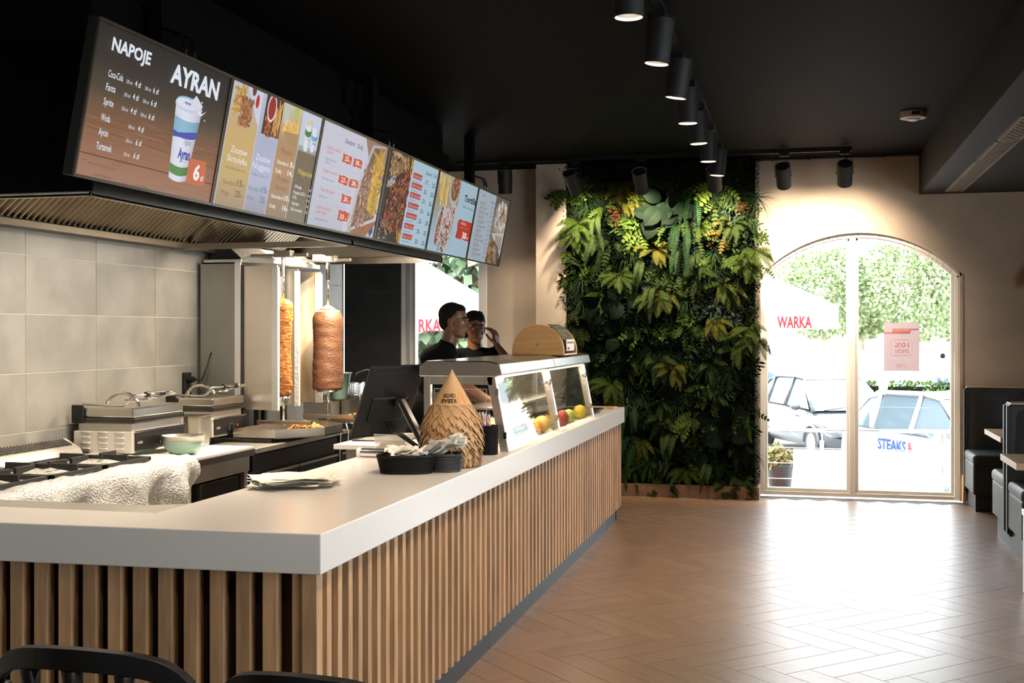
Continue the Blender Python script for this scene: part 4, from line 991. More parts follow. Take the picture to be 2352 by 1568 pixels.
def r1(t, a):
    base = .0565 + .006 * math.sin(t * 9) + .012 * (t - .3)
    nn_ = noise.noise(Vector((math.cos(a) * 2.2, math.sin(a) * 2.2, t * 22))) * .007 + noise.noise(Vector((math.cos(a) * 6, math.sin(a) * 6, t * 60))) * .004
    e = min(1, (1 - t) / .05) ** .6 * min(1, t / .01 + .75)
    return (base + nn_) * e + .001
def r2(t, a):
    base = .1155 + .004 * math.sin(t * 7 + 1) - .012 * max(0, .35 - t)
    nn_ = noise.noise(Vector((math.cos(a) * 1.2, math.sin(a) * 1.2, t * 12))) * .004 + noise.noise(Vector((math.cos(a) * 2, math.sin(a) * 2, t * 70))) * .0022
    e = math.sqrt(max(0, 1 - max(0, (t - .82) / .18) ** 2.2)) * min(1, t / .01 + .93)
    return (base + nn_) * e + .001
S1 = spit(-3.636, 7.823, 1.187, 1.895, r1, 'meat_chicken', 'slim orange chicken kebab on a skewer, before the shiny steel wing', 7.2)
S2_ = spit(-3.555, 8.45, 1.204, 1.842, r2, 'meat_beef', 'thick brown minced meat kebab on a skewer, farther from the till', 8.1)
m = MB(); m.lathe([(.001, 0), (.085, -.012), (.106, -.05), (.098, -.044), (.05, .006), (.01, .03), (.001, .032)], (-3.555, 8.45, 1.828), 32); build(m, 'fat_cap', 'meat_fat', S2_, smooth=True)
m = MB(); m.box((-3.63, 8.32, 2.19), (-3.56, 8.42, 2.24)); build(m, 'motor', 'white_metal', S2_, bevel=.006)
area_light('burner_glow', (-4.0, 8.4, 1.55), (.05, .6), 1.2, (1, .5, .2), (0, R(90), 0))

# trays of shaved meat
def shreds(mb, cx, cy, z, rx, ry, h, n, L=.03):
    for k in range(n):
        a = random.uniform(0, 2 * PI); r = math.sqrt(random.random()); x = cx + rx * r * math.cos(a); y = cy + ry * r * math.sin(a)
        zz = z + h * (1 - r * r) * random.uniform(.5, 1.05); d = random.uniform(0, PI); l = L * random.uniform(.5, 1.3); w = .004 + random.random() * .005
        dx, dy = math.cos(d) * l / 2, math.sin(d) * l / 2; t = random.uniform(-.01, .01); nx, ny = -math.sin(d) * w, math.cos(d) * w
        i = mb.add([(x - dx - nx, y - dy - ny, zz - t), (x - dx + nx, y - dy + ny, zz - t), (x - nx, y - ny, zz + .006), (x + nx, y + ny, zz + .007), (x + dx - nx, y + dy - ny, zz + t), (x + dx + nx, y + dy + ny, zz + t)])
        mb.face((i, i + 2, i + 3, i + 1)); mb.face((i + 2, i + 4, i + 5, i + 3))
t1 = thing('meat_tray', 'octagonal steel drip tray heaped with shaved orange chicken', 'tray', (-3.6, 8.0, .9))
def oct_tray(pts, z0, z1, parent, th=.006):
    m = MB(); n = len(pts); m.prism([(x, y, z0) for x, y in pts], (0, 0, .006))
    cx = sum(p[0] for p in pts) / n; cy = sum(p[1] for p in pts) / n
    for k in range(n):
        a, b = pts[k], pts[(k + 1) % n]; s = .985
        ai = (cx + (a[0] - cx) * s, cy + (a[1] - cy) * s); bi = (cx + (b[0] - cx) * s, cy + (b[1] - cy) * s)
        m.hexa([(a[0], a[1], z0), (b[0], b[1], z0), (bi[0], bi[1], z0), (ai[0], ai[1], z0), (a[0], a[1], z1), (b[0], b[1], z1), (bi[0], bi[1], z1), (ai[0], ai[1], z1)])
    return build(m, 'pan', 'steel', parent)
oct_tray([(-3.55, 7.51), (-3.31, 7.81), (-3.31, 8.15), (-3.53, 8.40), (-3.87, 8.40), (-3.87, 7.51)], .907, .971, t1)
build(boxes(((-3.84, 7.55, .88), (-3.6, 8.35, .907))), 'support', 'steel_dark', t1)
m = MB(); shreds(m, -3.52, 7.96, .914, .15, .21, .08, 560, .048); build(m, 'shaved_meat', 'meat_shred', t1, kind='stuff')
m = MB(); shreds(m, -3.66, 7.70, .914, .10, .12, .012, 120, .012); build(m, 'crumbs', 'meat_shred_pale', t1, kind='stuff')
t2 = thing('meat_tray', 'flat steel tray with a small heap of pale shaved meat', 'tray', (-3.55, 9.0, .9))
oct_tray([(-3.75, 8.72), (-3.34, 8.72), (-3.34, 9.34), (-3.75, 9.34)], .917, .96, t2)
build(boxes(((-3.7, 8.8, .88), (-3.52, 9.3, .917))), 'support', 'steel_dark', t2)
m = MB(); shreds(m, -3.57, 8.96, .924, .12, .15, .052, 320, .042); build(m, 'shaved_meat', 'meat_shred_pale', t2, kind='stuff')
m = MB(); m.tube([(-3.6, 9.1, .97), (-3.35, 9.16, .99), (-3.15, 9.2, .99)], .011, 8); build(m, 'wooden_handle', 'bamboo', t2, smooth=True)
# power socket with cable on the left wall
so = thing('wall_socket', 'black power socket with a plugged cable on the grey tiles', 'socket', (XL, 7.62, 1.25))
build(boxes(((XL, 7.57, 1.2), (XL + .02, 7.67, 1.36))), 'plate', 'black_plastic', so, bevel=.004)
build(MB().cyl((XL + .02, 7.62, 1.31), (XL + .07, 7.62, 1.31), .025, .02, 14), 'plug', 'black_plastic', so)
build(MB().tube([(XL + .07, 7.62, 1.31), (XL + .12, 7.63, 1.30), (XL + .15, 7.66, 1.4), (XL + .16, 7.7, 1.5)], .007, 6), 'cable', 'black_plastic', so, smooth=True)
# pale cables hanging over the fridge doors
for k, (y, dz) in enumerate(((8.50, .0), (8.66, .05))):
    m = MB(); m.tube([(-3.49, y, .93), (-3.475, y + .01, .86), (-3.47, y - .02, .7), (-3.475, y + .02, .5), (-3.5, y - .05, .3)], .006, 6)
    build(m, 'power_cable', 'steel_soft', None, smooth=True, label=('pale cable hanging down the black counter, nearer the chicken tray', 'pale cable hanging down the black counter, farther from the chicken tray')[k], cat='cable', group='cables over the black counters')
# fryer and bucket
fr = thing('deep_fryer', 'countertop steel fryer with a wire basket by the dark tiled wall', 'fryer', (-3.95, 9.75, .88))
build(boxes(((-4.16, 9.55, .88), (-3.72, 9.95, 1.10))), 'body', 'steel', fr, bevel=.006)
build(boxes(((-4.10, 9.60, 1.1), (-3.80, 9.9, 1.103))), 'tank', 'steel_dark', fr)
m = MB()
for q in range(9):
    z = 1.09 + q * .014; m.tube([(-4.02, 9.62, z), (-3.80, 9.62, z), (-3.80, 9.86, z), (-4.02, 9.86, z)], .0016, 4, closed=True)
for q in range(14):
    x = -4.02 + q * .017
    for y in (9.62, 9.86): m.tube([(x, y, 1.09), (x, y, 1.2)], .0016, 4)
    y = 9.62 + q * .0185
    for x in (-4.02, -3.80): m.tube([(x, y, 1.09), (x, y, 1.2)], .0016, 4)
build(m, 'basket', 'chrome', fr)
build(MB().tube([(-3.8, 9.74, 1.2), (-3.72, 9.7, 1.24), (-3.55, 9.6, 1.26)], .009, 8), 'basket_handle', 'black_plastic', fr)
build(MB().tube([(-3.92, 9.9, 1.2), (-3.9, 9.93, 1.28), (-3.82, 9.97, 1.31), (-3.72, 10.0, 1.28), (-3.68, 10.02, 1.15), (-3.67, 10.02, .95)], .014, 8), 'hose', 'black_plastic', fr, smooth=True)
build(boxes(((-4.16, 9.35, .88), (-3.90, 9.53, 1.06))), 'drip_box', 'steel_soft', fr, bevel=.004)
bk = thing('bucket', 'pale green plastic bucket behind the brown meat kebab', 'bucket', (-3.86, 9.4, 1.06))
build(MB().lathe([(.055, 0), (.07, .02), (.105, .23), (.112, .232), (.112, .24), (.10, .24), (.066, .03), (.001, .02)], (-3.87, 9.44, 1.062), 28), 'pail', 'bucket_green', bk, smooth=True)
for k, x in enumerate((-3.66, -3.60)):
    j = thing('glass_shaker', ('small glass shaker beside the fryer, nearer the wall', 'small glass shaker beside the fryer, nearer the aisle')[k], 'shaker', (x, 9.3, .88), 'glass shakers by the fryer')
    build(MB().lathe([(.02, 0), (.022, .005), (.022, .05), (.014, .062), (.014, .07)], (x, 9.3, .88), 16), 'jar', 'plastic_clear', j, smooth=True)
    build(MB().lathe([(.016, .068), (.016, .08), (.010, .088)], (x, 9.3, .88), 16), 'lid', 'chrome', j)
# ================================================================ DISPLAY CASE
dc = thing('display_case', 'steel and glass food display case with slanted front panes on the counter', 'display case', (-1.85, 7.7, CZ))
CY0, CY1 = 6.30, 9.10; TZ = 1.40
m = MB(); prof = [(-2.10, TZ), (-1.655, TZ), (-1.620, TZ + .012), (-1.635, TZ + .075), (-1.70, TZ + .088), (-2.06, TZ + .088), (-2.10, TZ + .06)]
m.prism([(x, CY0, z) for x, z in prof], (0, 1.45, 0)); build(m, 'canopy', 'steel', dc, bevel=.006)
m = MB(); m.prism([(x, CY0 + 1.452, z) for x, z in prof], (0, CY1 - CY0 - 1.452, 0)); build(m, 'canopy', 'steel', dc, bevel=.006)
def post(y, w=.045):
    m = MB(); a, b = -1.585, -1.665; t = .048
    m.hexa([(a - t, y, CZ), (a, y, CZ), (a, y + w, CZ), (a - t, y + w, CZ), (b - t, y, TZ), (b, y, TZ), (b, y + w, TZ), (b - t, y + w, TZ)])
    p = build(m, 'post', 'steel_soft', dc, bevel=.003)
    for zz in (.22, .80):
        x = a + (b - a) * zz + .002; z = CZ + (TZ - CZ) * zz
        build(boxes(((x - .012, y - .012, z - .018), (x + .006, y + .001, z + .018))), 'clip', 'chrome', p)
for y in (CY0 + .02, CY0 + 1.42, CY1 - .06): post(y)
for y in (CY0 + .02, CY1 - .06): build(boxes(((-2.08, y, CZ), (-2.04, y + .04, TZ))), 'post', 'steel_soft', dc, bevel=.003)
build(boxes(((-2.04, CY0 + .02, TZ - .045), (-1.68, CY0 + .06, TZ))), 'end_rail', 'steel_soft', dc)
for a, b in ((CY0 + .07, CY0 + 1.415), (CY0 + 1.47, CY1 - .065)):
    m = MB(); x0, x1 = -1.592, -1.668
    m.hexa([(x0 - .006, a, CZ + .02), (x0, a, CZ + .02), (x0, b, CZ + .02), (x0 - .006, b, CZ + .02), (x1 - .006, a, TZ - .01), (x1, a, TZ - .01), (x1, b, TZ - .01), (x1 - .006, b, TZ - .01)])
    build(m, 'glass_pane', 'case_glass', dc)
    for zz in (.82,):
        x = x0 + (x1 - x0) * zz; z = CZ + (TZ - CZ) * zz
        m = MB(); m.cyl((x - .012, b - .035, z), (x + .006, b - .035, z), .022, seg=16); build(m, 'glass_clamp', 'steel_soft', dc)
# side door panes at the near end with a round latch
m = MB(); m.box((-2.035, CY0 + .035, CZ + .03), (-1.70, CY0 + .041, TZ - .06)); dp = build(m, 'glass_door', 'case_glass', dc)
m = MB(); a, b, c, d = -2.02, -1.715, CZ + .05, TZ - .07
m.tube([(a, CY0 + .03, c), (a, CY0 + .03, d), (b, CY0 + .03, d), (b, CY0 + .03, c)], .0022, 5); build(m, 'pane_edge', 'white_metal', dp)
m = MB(); m.cyl((-2.005, CY0 + .025, 1.295), (-2.005, CY0 + .045, 1.295), .017, seg=18); m.box((-2.035, CY0 + .03, 1.28), (-2.0, CY0 + .04, 1.31)); build(m, 'latch', 'chrome', dp)
# inner shelf, light strip, food wells
build(boxes(((-2.06, 7.0, 1.17), (-1.80, 9.0, 1.185))), 'inner_shelf', 'steel', dc, bevel=.003)
build(boxes(((-1.70, CY0 + .1, TZ - .012), (-1.675, CY1 - .1, TZ - .002))), 'light_strip', 'strip_emit', dc)
area_light('case_strip_light', (-1.70, 7.7, TZ - .02), (.03, 2.5), 16, (1, .80, .56), (0, R(-8), 0))
area_light('case_strip_rear', (-1.92, 7.9, TZ - .01), (.05, 2.2), 9, (1, .84, .64))
m = MB(); m.ell((-1.69, 7.68, 1.31), .005, 8, 6); build(m, 'indicator', 'led_blue', dc)
wl_ = thing('food_wells', 'steel salad wells with chopped fillings inside the display case', 'food wells', (-1.9, 7.7, CZ))
build(boxes(((-2.05, 6.6, CZ), (-1.76, 9.0, CZ + .018))), 'surround', 'steel', wl_, bevel=.002)
fc = [((.62, .50, .30), (.7, .6, .4)), ((.55, .05, .03), (.7, .2, .1)), ((.22, .38, .08), (.35, .5, .15)), ((.30, .06, .14), (.5, .3, .4)), ((.75, .68, .5), (.8, .75, .6)), ((.6, .25, .05), (.7, .4, .1)), ((.25, .35, .1), (.6, .6, .5))]
for k in range(7):
    y0 = 6.66 + k * .335
    build(boxes(((-2.03, y0, CZ + .016), (-1.78, y0 + .31, CZ + .022))), 'well', 'steel_dark', wl_)
    m = MB(); 
    for q in range(170):
        m.col = tuple(random.uniform(a, b) for a, b in zip(*fc[k])); x, y = random.uniform(-2.01, -1.80), random.uniform(y0 + .02, y0 + .29); z = CZ + .024 + random.random() * .04 * (1 - abs(x + 1.905) / .14)
        m.obox((x, y, z), (.03, .008, .006), (random.uniform(-.5, .5), random.uniform(-.5, .5), random.uniform(0, 3)))
    build(m, 'filling', 'print', wl_, kind='stuff', col=True)
# fruit along the front of the case
def fruit(nm, x, y, r, mt, lab, cat, long=1.0, tip=False, ax='z'):
    f = thing(nm, lab, cat, (x, y, CZ), 'fruit along the glass of the display case')
    m = MB(); rot = Matrix.Rotation(random.uniform(0, 3), 3, 'Z')
    m.ell((x, y, CZ + r * (1.0 if long < 1.15 else 1.1)), (r, r, r * long) if ax == 'z' else (r * long, r, r), 24, 16, rot); build(m, 'fruit', mt, f, smooth=True)
    m = MB(); zt = CZ + r * (2.0 if long < 1.15 else 2.2)
    if tip: m.lathe([(.012, -.006), (.008, .004), (.003, .010)], (x, y, zt - .004), 12); build(m, 'tip', mt, f, smooth=True)
    else: m.cyl((x, y, zt - .008), (x + .003, y, zt + .006), .0035, .002, 8); build(m, 'stem', 'trunk', f)
fruit('orange', -1.675, 7.58, .056, 'pomelo', 'big yellow orange citrus by the middle case post, nearer the till side', 'fruit')
fruit('orange', -1.69, 7.46, .050, 'orange', 'orange beside the large yellow citrus, behind the glare on the glass', 'fruit')
fruit('pomegranate', -1.80, 7.66, .05, 'apple', 'small red fruit behind the big yellow orange citrus', 'fruit')
fruit('lemon', -1.67, 7.95, .044, 'lime', 'yellow green lemon just past the middle case post', 'fruit', 1.1, True)
fruit('apple', -1.655, 8.16, .048, 'apple', 'tall red apple behind the second glass pane', 'fruit', 1.25)
fruit('lime', -1.665, 8.45, .048, 'lime', 'yellow green lime between the red apple and the last lemon', 'fruit', 1.08, True)
fruit('lemon', -1.66, 8.86, .052, 'lemon', 'plump yellow lemon by the last case post', 'fruit', 1.05, True)
fruit('pumpkin', -1.76, 6.62, .085, 'orange', 'large orange squash inside the near end of the display case', 'fruit', .95)
build(MB().cyl((-1.66, 6.42, 1.06), (-1.64, 6.40, 1.06), .02, seg=16), 'pull_knob', 'black_plastic', None, label='black oval pull at the near end of the display case', cat='pull')
# round bread box on top
bx = thing('bread_box', 'round wooden bread box with a clear lid standing on the display case', 'bread box', (-1.77, 8.3, TZ + .088))
bz = TZ + .088; bc = -1.785; br = .185
def dshape(y): 
    pts = []
    for k in range(25):
        a = R(-8 + 196 * k / 24); pts.append((bc + br * math.cos(a), y, bz + .025 + .19 * max(0, math.sin(a)) if math.sin(a) > 0 else bz + .025 + .19 * math.sin(a)))
    pts += [(bc - br * .9, y, bz), (bc + br * .9, y, bz)]
    return pts
for y in (7.95, 8.42):
    m = MB(); m.prism(dshape(y), (0, .018, 0)); build(m, 'side_board', 'bamboo', bx, bevel=.004)
m = MB(); pts = []
n = 30
for k in range(n):
    a0, a1 = R(2 + 176 * k / n), R(2 + 176 * (k + 1) / n); r_ = br - .004
    p0 = (bc + r_ * math.cos(a0), bz + .025 + .183 * math.sin(a0)); p1 = (bc + r_ * math.cos(a1), bz + .025 + .183 * math.sin(a1))
    m.poly([(p0[0], 7.968, p0[1]), (p1[0], 7.968, p1[1]), (p1[0], 8.42, p1[1]), (p0[0], 8.42, p0[1])])
build(m, 'roll_lid', 'chrome', bx, smooth=True)
m = MB()
for k in range(4, 12):
    a0, a1 = R(2 + 176 * k / n), R(2 + 176 * (k + 1) / n); r_ = br + .012
    p0 = (bc + r_ * math.cos(a0), bz + .025 + .20 * math.sin(a0)); p1 = (bc + r_ * math.cos(a1), bz + .025 + .20 * math.sin(a1))
    m.poly([(p0[0], 7.93, p0[1]), (p1[0], 7.93, p1[1]), (p1[0], 8.36, p1[1]), (p0[0], 8.36, p0[1])])
build(m, 'acrylic_flap', 'drum_acrylic', bx, smooth=True)
build(MB().cyl((bc, 7.944, bz + .075), (bc, 7.952, bz + .075), .006, seg=10), 'pivot', 'chrome', bx)
m = MB(); m.box((bc + br + .001, 8.02, bz + .03), (bc + br + .004, 8.30, bz + .11)); build(m, 'label_card', 'paper', bx)
m = MB()
for q in range(7): m.box((bc + br + .0042, 8.04 + q * .035, bz + .08), (bc + br + .0048, 8.06 + q * .035, bz + .095))
m.box((bc + br + .0042, 8.05, bz + .04), (bc + br + .0048, 8.12, bz + .055)); build(m, 'label_print', 'oak_dark', bx)
build(boxes(((bc - br, 7.97, bz), (bc + br, 8.42, bz + .012))), 'base_board', 'bamboo', bx)

# ================================================================ TILL MONITOR
tm_ = thing('till_monitor', 'black till touch monitor seen from behind, tilted on a steel stand', 'monitor', (-2.16, 6.3, CZ))
# corners in the plane of the panel: top left, top right, bottom left, bottom right
A = Vector((-2.335, 6.18, 1.452)); B = Vector((-2.10, 6.42, 1.459)); Cc = Vector((-2.470, 6.20, 1.050)); D_ = B + (Cc - A)
nrm = (B - A).cross(Cc - A).normalized()
if nrm.y > 0: nrm = -nrm
th = -nrm * .03
m = MB(); m.hexa([Cc, D_, D_ + th, Cc + th, A, B, B + th, A + th]); scr = build(m, 'screen_panel', 'black_plastic', tm_, bevel=.006)
mid = (A + B + Cc + D_) / 4; u_ = (B - A).normalized(); w_ = (A - Cc).normalized()
def on(a, b, d): return mid + u_ * a + w_ * b + nrm * d
m = MB(); m.hexa([on(-.11, -.12, 0), on(.12, -.12, 0), on(.11, -.11, .012), on(-.10, -.11, .012), on(-.11, .03, 0), on(.12, .03, 0), on(.11, .02, .008), on(-.10, .02, .008)]); build(m, 'rear_housing', 'black_plastic', scr, bevel=.012)
m = MB(); m.hexa([on(-.11, .165, 0), on(.12, .165, 0), on(.12, .165, .001), on(-.11, .165, .001), on(-.11, .172, 0), on(.12, .172, 0), on(.12, .172, .001), on(-.11, .172, .001)]); build(m, 'vent_groove', 'black_matte', scr)
piv = on(.06, .0, .04)
m = MB(); m.cyl(on(.03, 0, .02), on(.10, -.005, .05), .028, seg=16); build(m, 'hinge', 'black_plastic', tm_)
st0 = Vector((-2.20, 6.28, 1.27)); st1 = Vector((-2.03, 6.22, 1.0)); dd = (st1 - st0).normalized(); sd_ = Vector((.0, 1, 0)); nn2 = dd.cross(sd_).normalized()
def bar(p, q, w, t, off, nm, mt):
    m = MB(); P = []
    for e in (p, q):
        P += [e + sd_ * -w + nn2 * (off - t), e + sd_ * w + nn2 * (off - t), e + sd_ * w + nn2 * (off + t), e + sd_ * -w + nn2 * (off + t)]
    m.hexa(P); return build(m, nm, mt, tm_, bevel=.004)
bar(st0, st1, .035, .012, 0, 'stand_arm', 'black_plastic'); bar(st0 + dd * .01, st1, .028, .004, -.016 if nn2.x > 0 else .016, 'arm_cover', 'steel_soft')
m = MB(); m.box((-2.13, 6.12, CZ), (-1.98, 6.34, CZ + .014)); build(m, 'stand_foot', 'black_plastic', tm_, bevel=.004)
m = MB()
for k in range(4): m.tube([on(.02 + k * .006, -.12, .02), on(.05 + k * .01, -.17, .05) , Vector((-2.18 + k * .012, 6.17, 1.08)), Vector((-2.10 + k * .01, 6.2, 1.02)), Vector((-2.08 + k * .01, 6.24, CZ + .014))], .0045, 6)
build(m, 'cables', 'black_plastic', tm_, smooth=True)

# ================================================================ PAPER CONE STACK
kc = thing('paper_cone_stack', 'tall stack of brown paper kebab sleeves standing upside down on the counter', 'paper sleeves', (-1.70, 5.6, CZ))
KX, KY = -1.695, 5.60
def hem(mb, z, r, n, hgt, flare, ph, slope, jit=1):
    """one sleeve hem: a ring of square corners pointing down, lifted from the ring below"""
    for k in range(n):
        a = 2 * PI * k / n + ph; da = 2 * PI / n * .56; r1_ = r * flare + random.uniform(0, .004) * jit
        j = random.uniform(-.006, .006) * jit
        r_top = rz(z + hgt) + .0015
        def pt(ang, rr, zz): return (KX + rr * math.cos(ang), KY + rr * math.sin(ang), zz)
        up = z + hgt; t0 = pt(a - da, r_top, up + j * .3); t1 = pt(a + da, r_top, up + j * .3); b = pt(a + j, r1_ + .007, z + j); mid_ = pt(a, r_top, up + .008)
        b = (b[0], b[1], max(b[2], CZ + .004)); i = mb.add([t0, b, t1, mid_, pt(a - da, r_top - .002, up + j * .3), pt(a + j, r1_ + .0055, max(z + j, CZ + .004)), pt(a + da, r_top - .002, up + j * .3)])
        mb.face((i, i + 1, i + 2, i + 3)); mb.face((i + 4, i + 3, i + 6, i + 5))
rz = lambda z: .135 * min(1, (1.464 - z) / .235) if z > 1.23 else (.135 + .008 * math.sin((1.23 - z) / .12 * PI / 2) if z > 1.11 else .143 - (1.11 - z) * .14)
m = MB(); pr = []
for k in range(24): z = 1.20 + (1.464 - 1.20) * k / 23; pr.append((max(.0008, rz(z)), z))
m.lathe([(r, z) for r, z in pr], (KX, KY, 0), 40); top = build(m, 'top_sleeve', 'kraft', kc, smooth=True)
z = 1.255; lay = 0
random.seed(3)
while z > CZ + .012:
    m = MB(); r = rz(z) + .0015; n = 15
    hem(m, z - .030, r, n, .052, 1.09, random.uniform(0, 6), 0); hem(m, z - .018, r - .001, n, .048, 1.07, random.uniform(0, 6), 0)
    build(m, 'sleeve_hem', 'kraft', kc); z -= .0165 if z > 1.05 else .014; lay += 1
m = MB(); m.lathe([(.118, CZ + .001), (.128, CZ + .07), (.136, CZ + .14), (.128, 1.21), (.10, 1.26), (.01, 1.40)], (KX, KY, 0), 30); build(m, 'inner_sleeves', 'kraft', kc, smooth=True)
# print on the cone, upside down, wrapped to its surface
aim = math.atan2(-KY, -KX)      # angle facing the camera
def cone_fn(u, v):     # u to the right as seen, v up; upside down text
    z = 1.338 + v; r = rz(z) + .0008; a = aim + R(14) + u / max(.03, rz(1.33)); return (KX + r * math.cos(a), KY + r * math.sin(a), z)
m = MB(); blk = (.02, .015, .012); org_ = (.75, .20, .05)
fl = lambda u, v: cone_fn(-u, -v)
put_text(m, 'KEBAB', fl, .0, .017, .020, width=.068, col=blk, bold=.035); put_text(m, 'CENTER', fl, .0, -.008, .018, width=.068, col=blk, bold=.035)
def cq(a, b, c, d):
    m.col = org_; m.poly([fl(*a), fl(*b), fl(*c), fl(*d)])
x0, x1, z0, z1, t = -.042, -.008, -.014, .042, .004
o4 = [(x0 + .004, z0), (x1 - .004, z0), (x1, z1), (x0, z1)]; i4 = [(x0 + .009, z0 + t), (x1 - .009, z0 + t), (x1 - .006, z1 - .006), (x0 + .006, z1 - .006)]
for k in range(4): cq(o4[k], o4[(k + 1) % 4], i4[(k + 1) % 4], i4[k])
build(m, 'print', 'print', kc, col=True)

# ================================================================ BASKETS, NAPKINS, STRAWS
def basket(nm, cx, cy, rx, ry, h, lab, mt, rot, taper=.86, sq=2.6, weave=True):
    b = thing(nm, lab, 'basket', (cx, cy, CZ)); n = 72; c_, s_ = math.cos(rot), math.sin(rot)
    def ring(z, k, wob=0, ph=0):
        t = (z / h); sc = taper + (1 - taper) * t; pts = []
        for q in range(n):
            a = 2 * PI * q / n; ca, sa = math.cos(a), math.sin(a); e = 2 / sq
            x = rx * sc * abs(ca) ** e * (1 if ca > 0 else -1); y = ry * sc * abs(sa) ** e * (1 if sa > 0 else -1)
            w = wob * math.cos(q * PI + ph) ; x *= 1 + w; y *= 1 + w
            pts.append((cx + x * c_ - y * s_, cy + x * s_ + y * c_, CZ + z))
        return pts
    m = MB(); rows = max(6, int(h / .0085))
    for k in range(rows): m.tube(ring(.004 + (h - .012) * k / (rows - 1), k, .02, (k % 2) * PI), .0046, 5, closed=True)
    build(m, 'weave', mt, b, smooth=True)
    m = MB(); m.tube(ring(h - .004, 0), .0085, 6, closed=True); m.tube(ring(.004, 0), .007, 6, closed=True)
    build(m, 'rim', mt, b, smooth=True)
    m = MB(); pts = ring(.006, 0); i = m.add(pts); m.face([i + q for q in range(n)]); build(m, 'bottom', mt, b)
    return b
basket('wicker_basket', -1.82, 5.27, .135, .085, .085, 'black oval wicker basket full of cutlery bags, in front of the paper cones', 'wicker', .28)
basket('plastic_basket', -1.66, 5.385, .075, .075, .085, 'dark grey woven plastic basket between the wicker basket and the paper cones', 'wicker_grey', .2, .9)
def crumple(nm, n, cx, cy, z, rx, ry, s, lab, tilt=.35, up=.3, head=0.0):
    p = thing(nm, lab, 'paper', (cx, cy, CZ))
    for k in range(n):
        x, y = cx + random.uniform(-rx, rx), cy + random.uniform(-ry, ry); zz = z + random.uniform(0, .02)
        M = Matrix.Rotation(head + random.uniform(-.7, .7), 3, 'Z') @ Matrix.Rotation(-tilt + random.uniform(-.35, .35), 3, 'Y') @ Matrix.Rotation(random.uniform(-.6, .6), 3, 'X')
        m = MB(); g_ = []; NI, NJ = 7, 5
        for i_ in range(NI):
            for j_ in range(NJ):
                u, v = (i_ / (NI - 1) - .5) * s[0] * random.uniform(.9, 1.1), (j_ / (NJ - 1) - .5) * s[1] * (1 + .3 * math.sin(i_ + k)); nz = noise.noise(Vector((u * 30 + k * 3, v * 30, k))) * .022
                q = M @ Vector((u, v, nz)); g_.append((x + q.x, y + q.y, max(zz + q.z, CZ + .05)))
        i0 = m.add(g_)
        for i_ in range(NI - 1):
            for j_ in range(NJ - 1): q = i0 + i_ * NJ + j_; m.face((q, q + NJ, q + NJ + 1, q + 1))
        build(m, 'sheet', 'paper', p)
    return p
crumple('cutlery_bags', 16, -1.82, 5.27, CZ + .082, .055, .03, (.13, .075), 'crumpled white paper bags lying in the oval wicker basket', .05, head=.25)
crumple('napkin_bunch', 12, -1.655, 5.36, CZ + .120, .03, .025, (.17, .09), 'bunch of white paper napkins fanned out of the grey basket', .40, head=.1)
nk = thing('paper_stack', 'loose stack of thin cream deli papers on the counter near its corner', 'paper', (-2.15, 4.7, CZ))
random.seed(11)
for k in range(24):
    a = R(25) + random.uniform(-.30, .30) + k * .004; s = .15; cx, cy = -2.155 + random.uniform(-.03, .03) + .0006 * k, 4.73 + random.uniform(-.04, .04); z = CZ + .0018 + k * .0014
    m = MB(); N_ = 6; g_ = []
    for i_ in range(N_ + 1):
        for j_ in range(N_ + 1):
            u, v = (i_ / N_ - .5) * 2 * s, (j_ / N_ - .5) * 2 * s * .92; e = max(abs(u), abs(v)) / s
            nz = (noise.noise(Vector((u * 9 + k, v * 9, k * .7))) + .35) * .012 * e * e
            g_.append((cx + u * math.cos(a) - v * math.sin(a), cy + u * math.sin(a) + v * math.cos(a), z + max(0, nz)))
    i0 = m.add(g_)
    for i_ in range(N_):
        for j_ in range(N_): q = i0 + i_ * (N_ + 1) + j_; m.face((q, q + N_ + 1, q + N_ + 2, q + 1))
    build(m, 'sheet', 'paper', nk, smooth=True)
sc_ = thing('straw_holder', 'tall black woven cup holding straws, between paper cones and display case', 'cup', (-1.66, 6.17, CZ))
m = MB(); n = 40
for k in range(22):
    z = CZ + .004 + k * .0072; m.tube([(-1.66 + (.046 + .0022 * (1 if (q + k) % 2 else -1) + .003 * k / 22) * math.cos(2 * PI * q / n), 6.17 + (.046 + .0022 * (1 if (q + k) % 2 else -1) + .003 * k / 22) * math.sin(2 * PI * q / n), z) for q in range(n)], .0042, 5, closed=True)
build(m, 'weave', 'wicker', sc_, smooth=True)
build(MB().cyl((-1.66, 6.17, CZ + .001), (-1.66, 6.17, CZ + .14), .043, .046, 20), 'liner', 'black_matte', sc_)
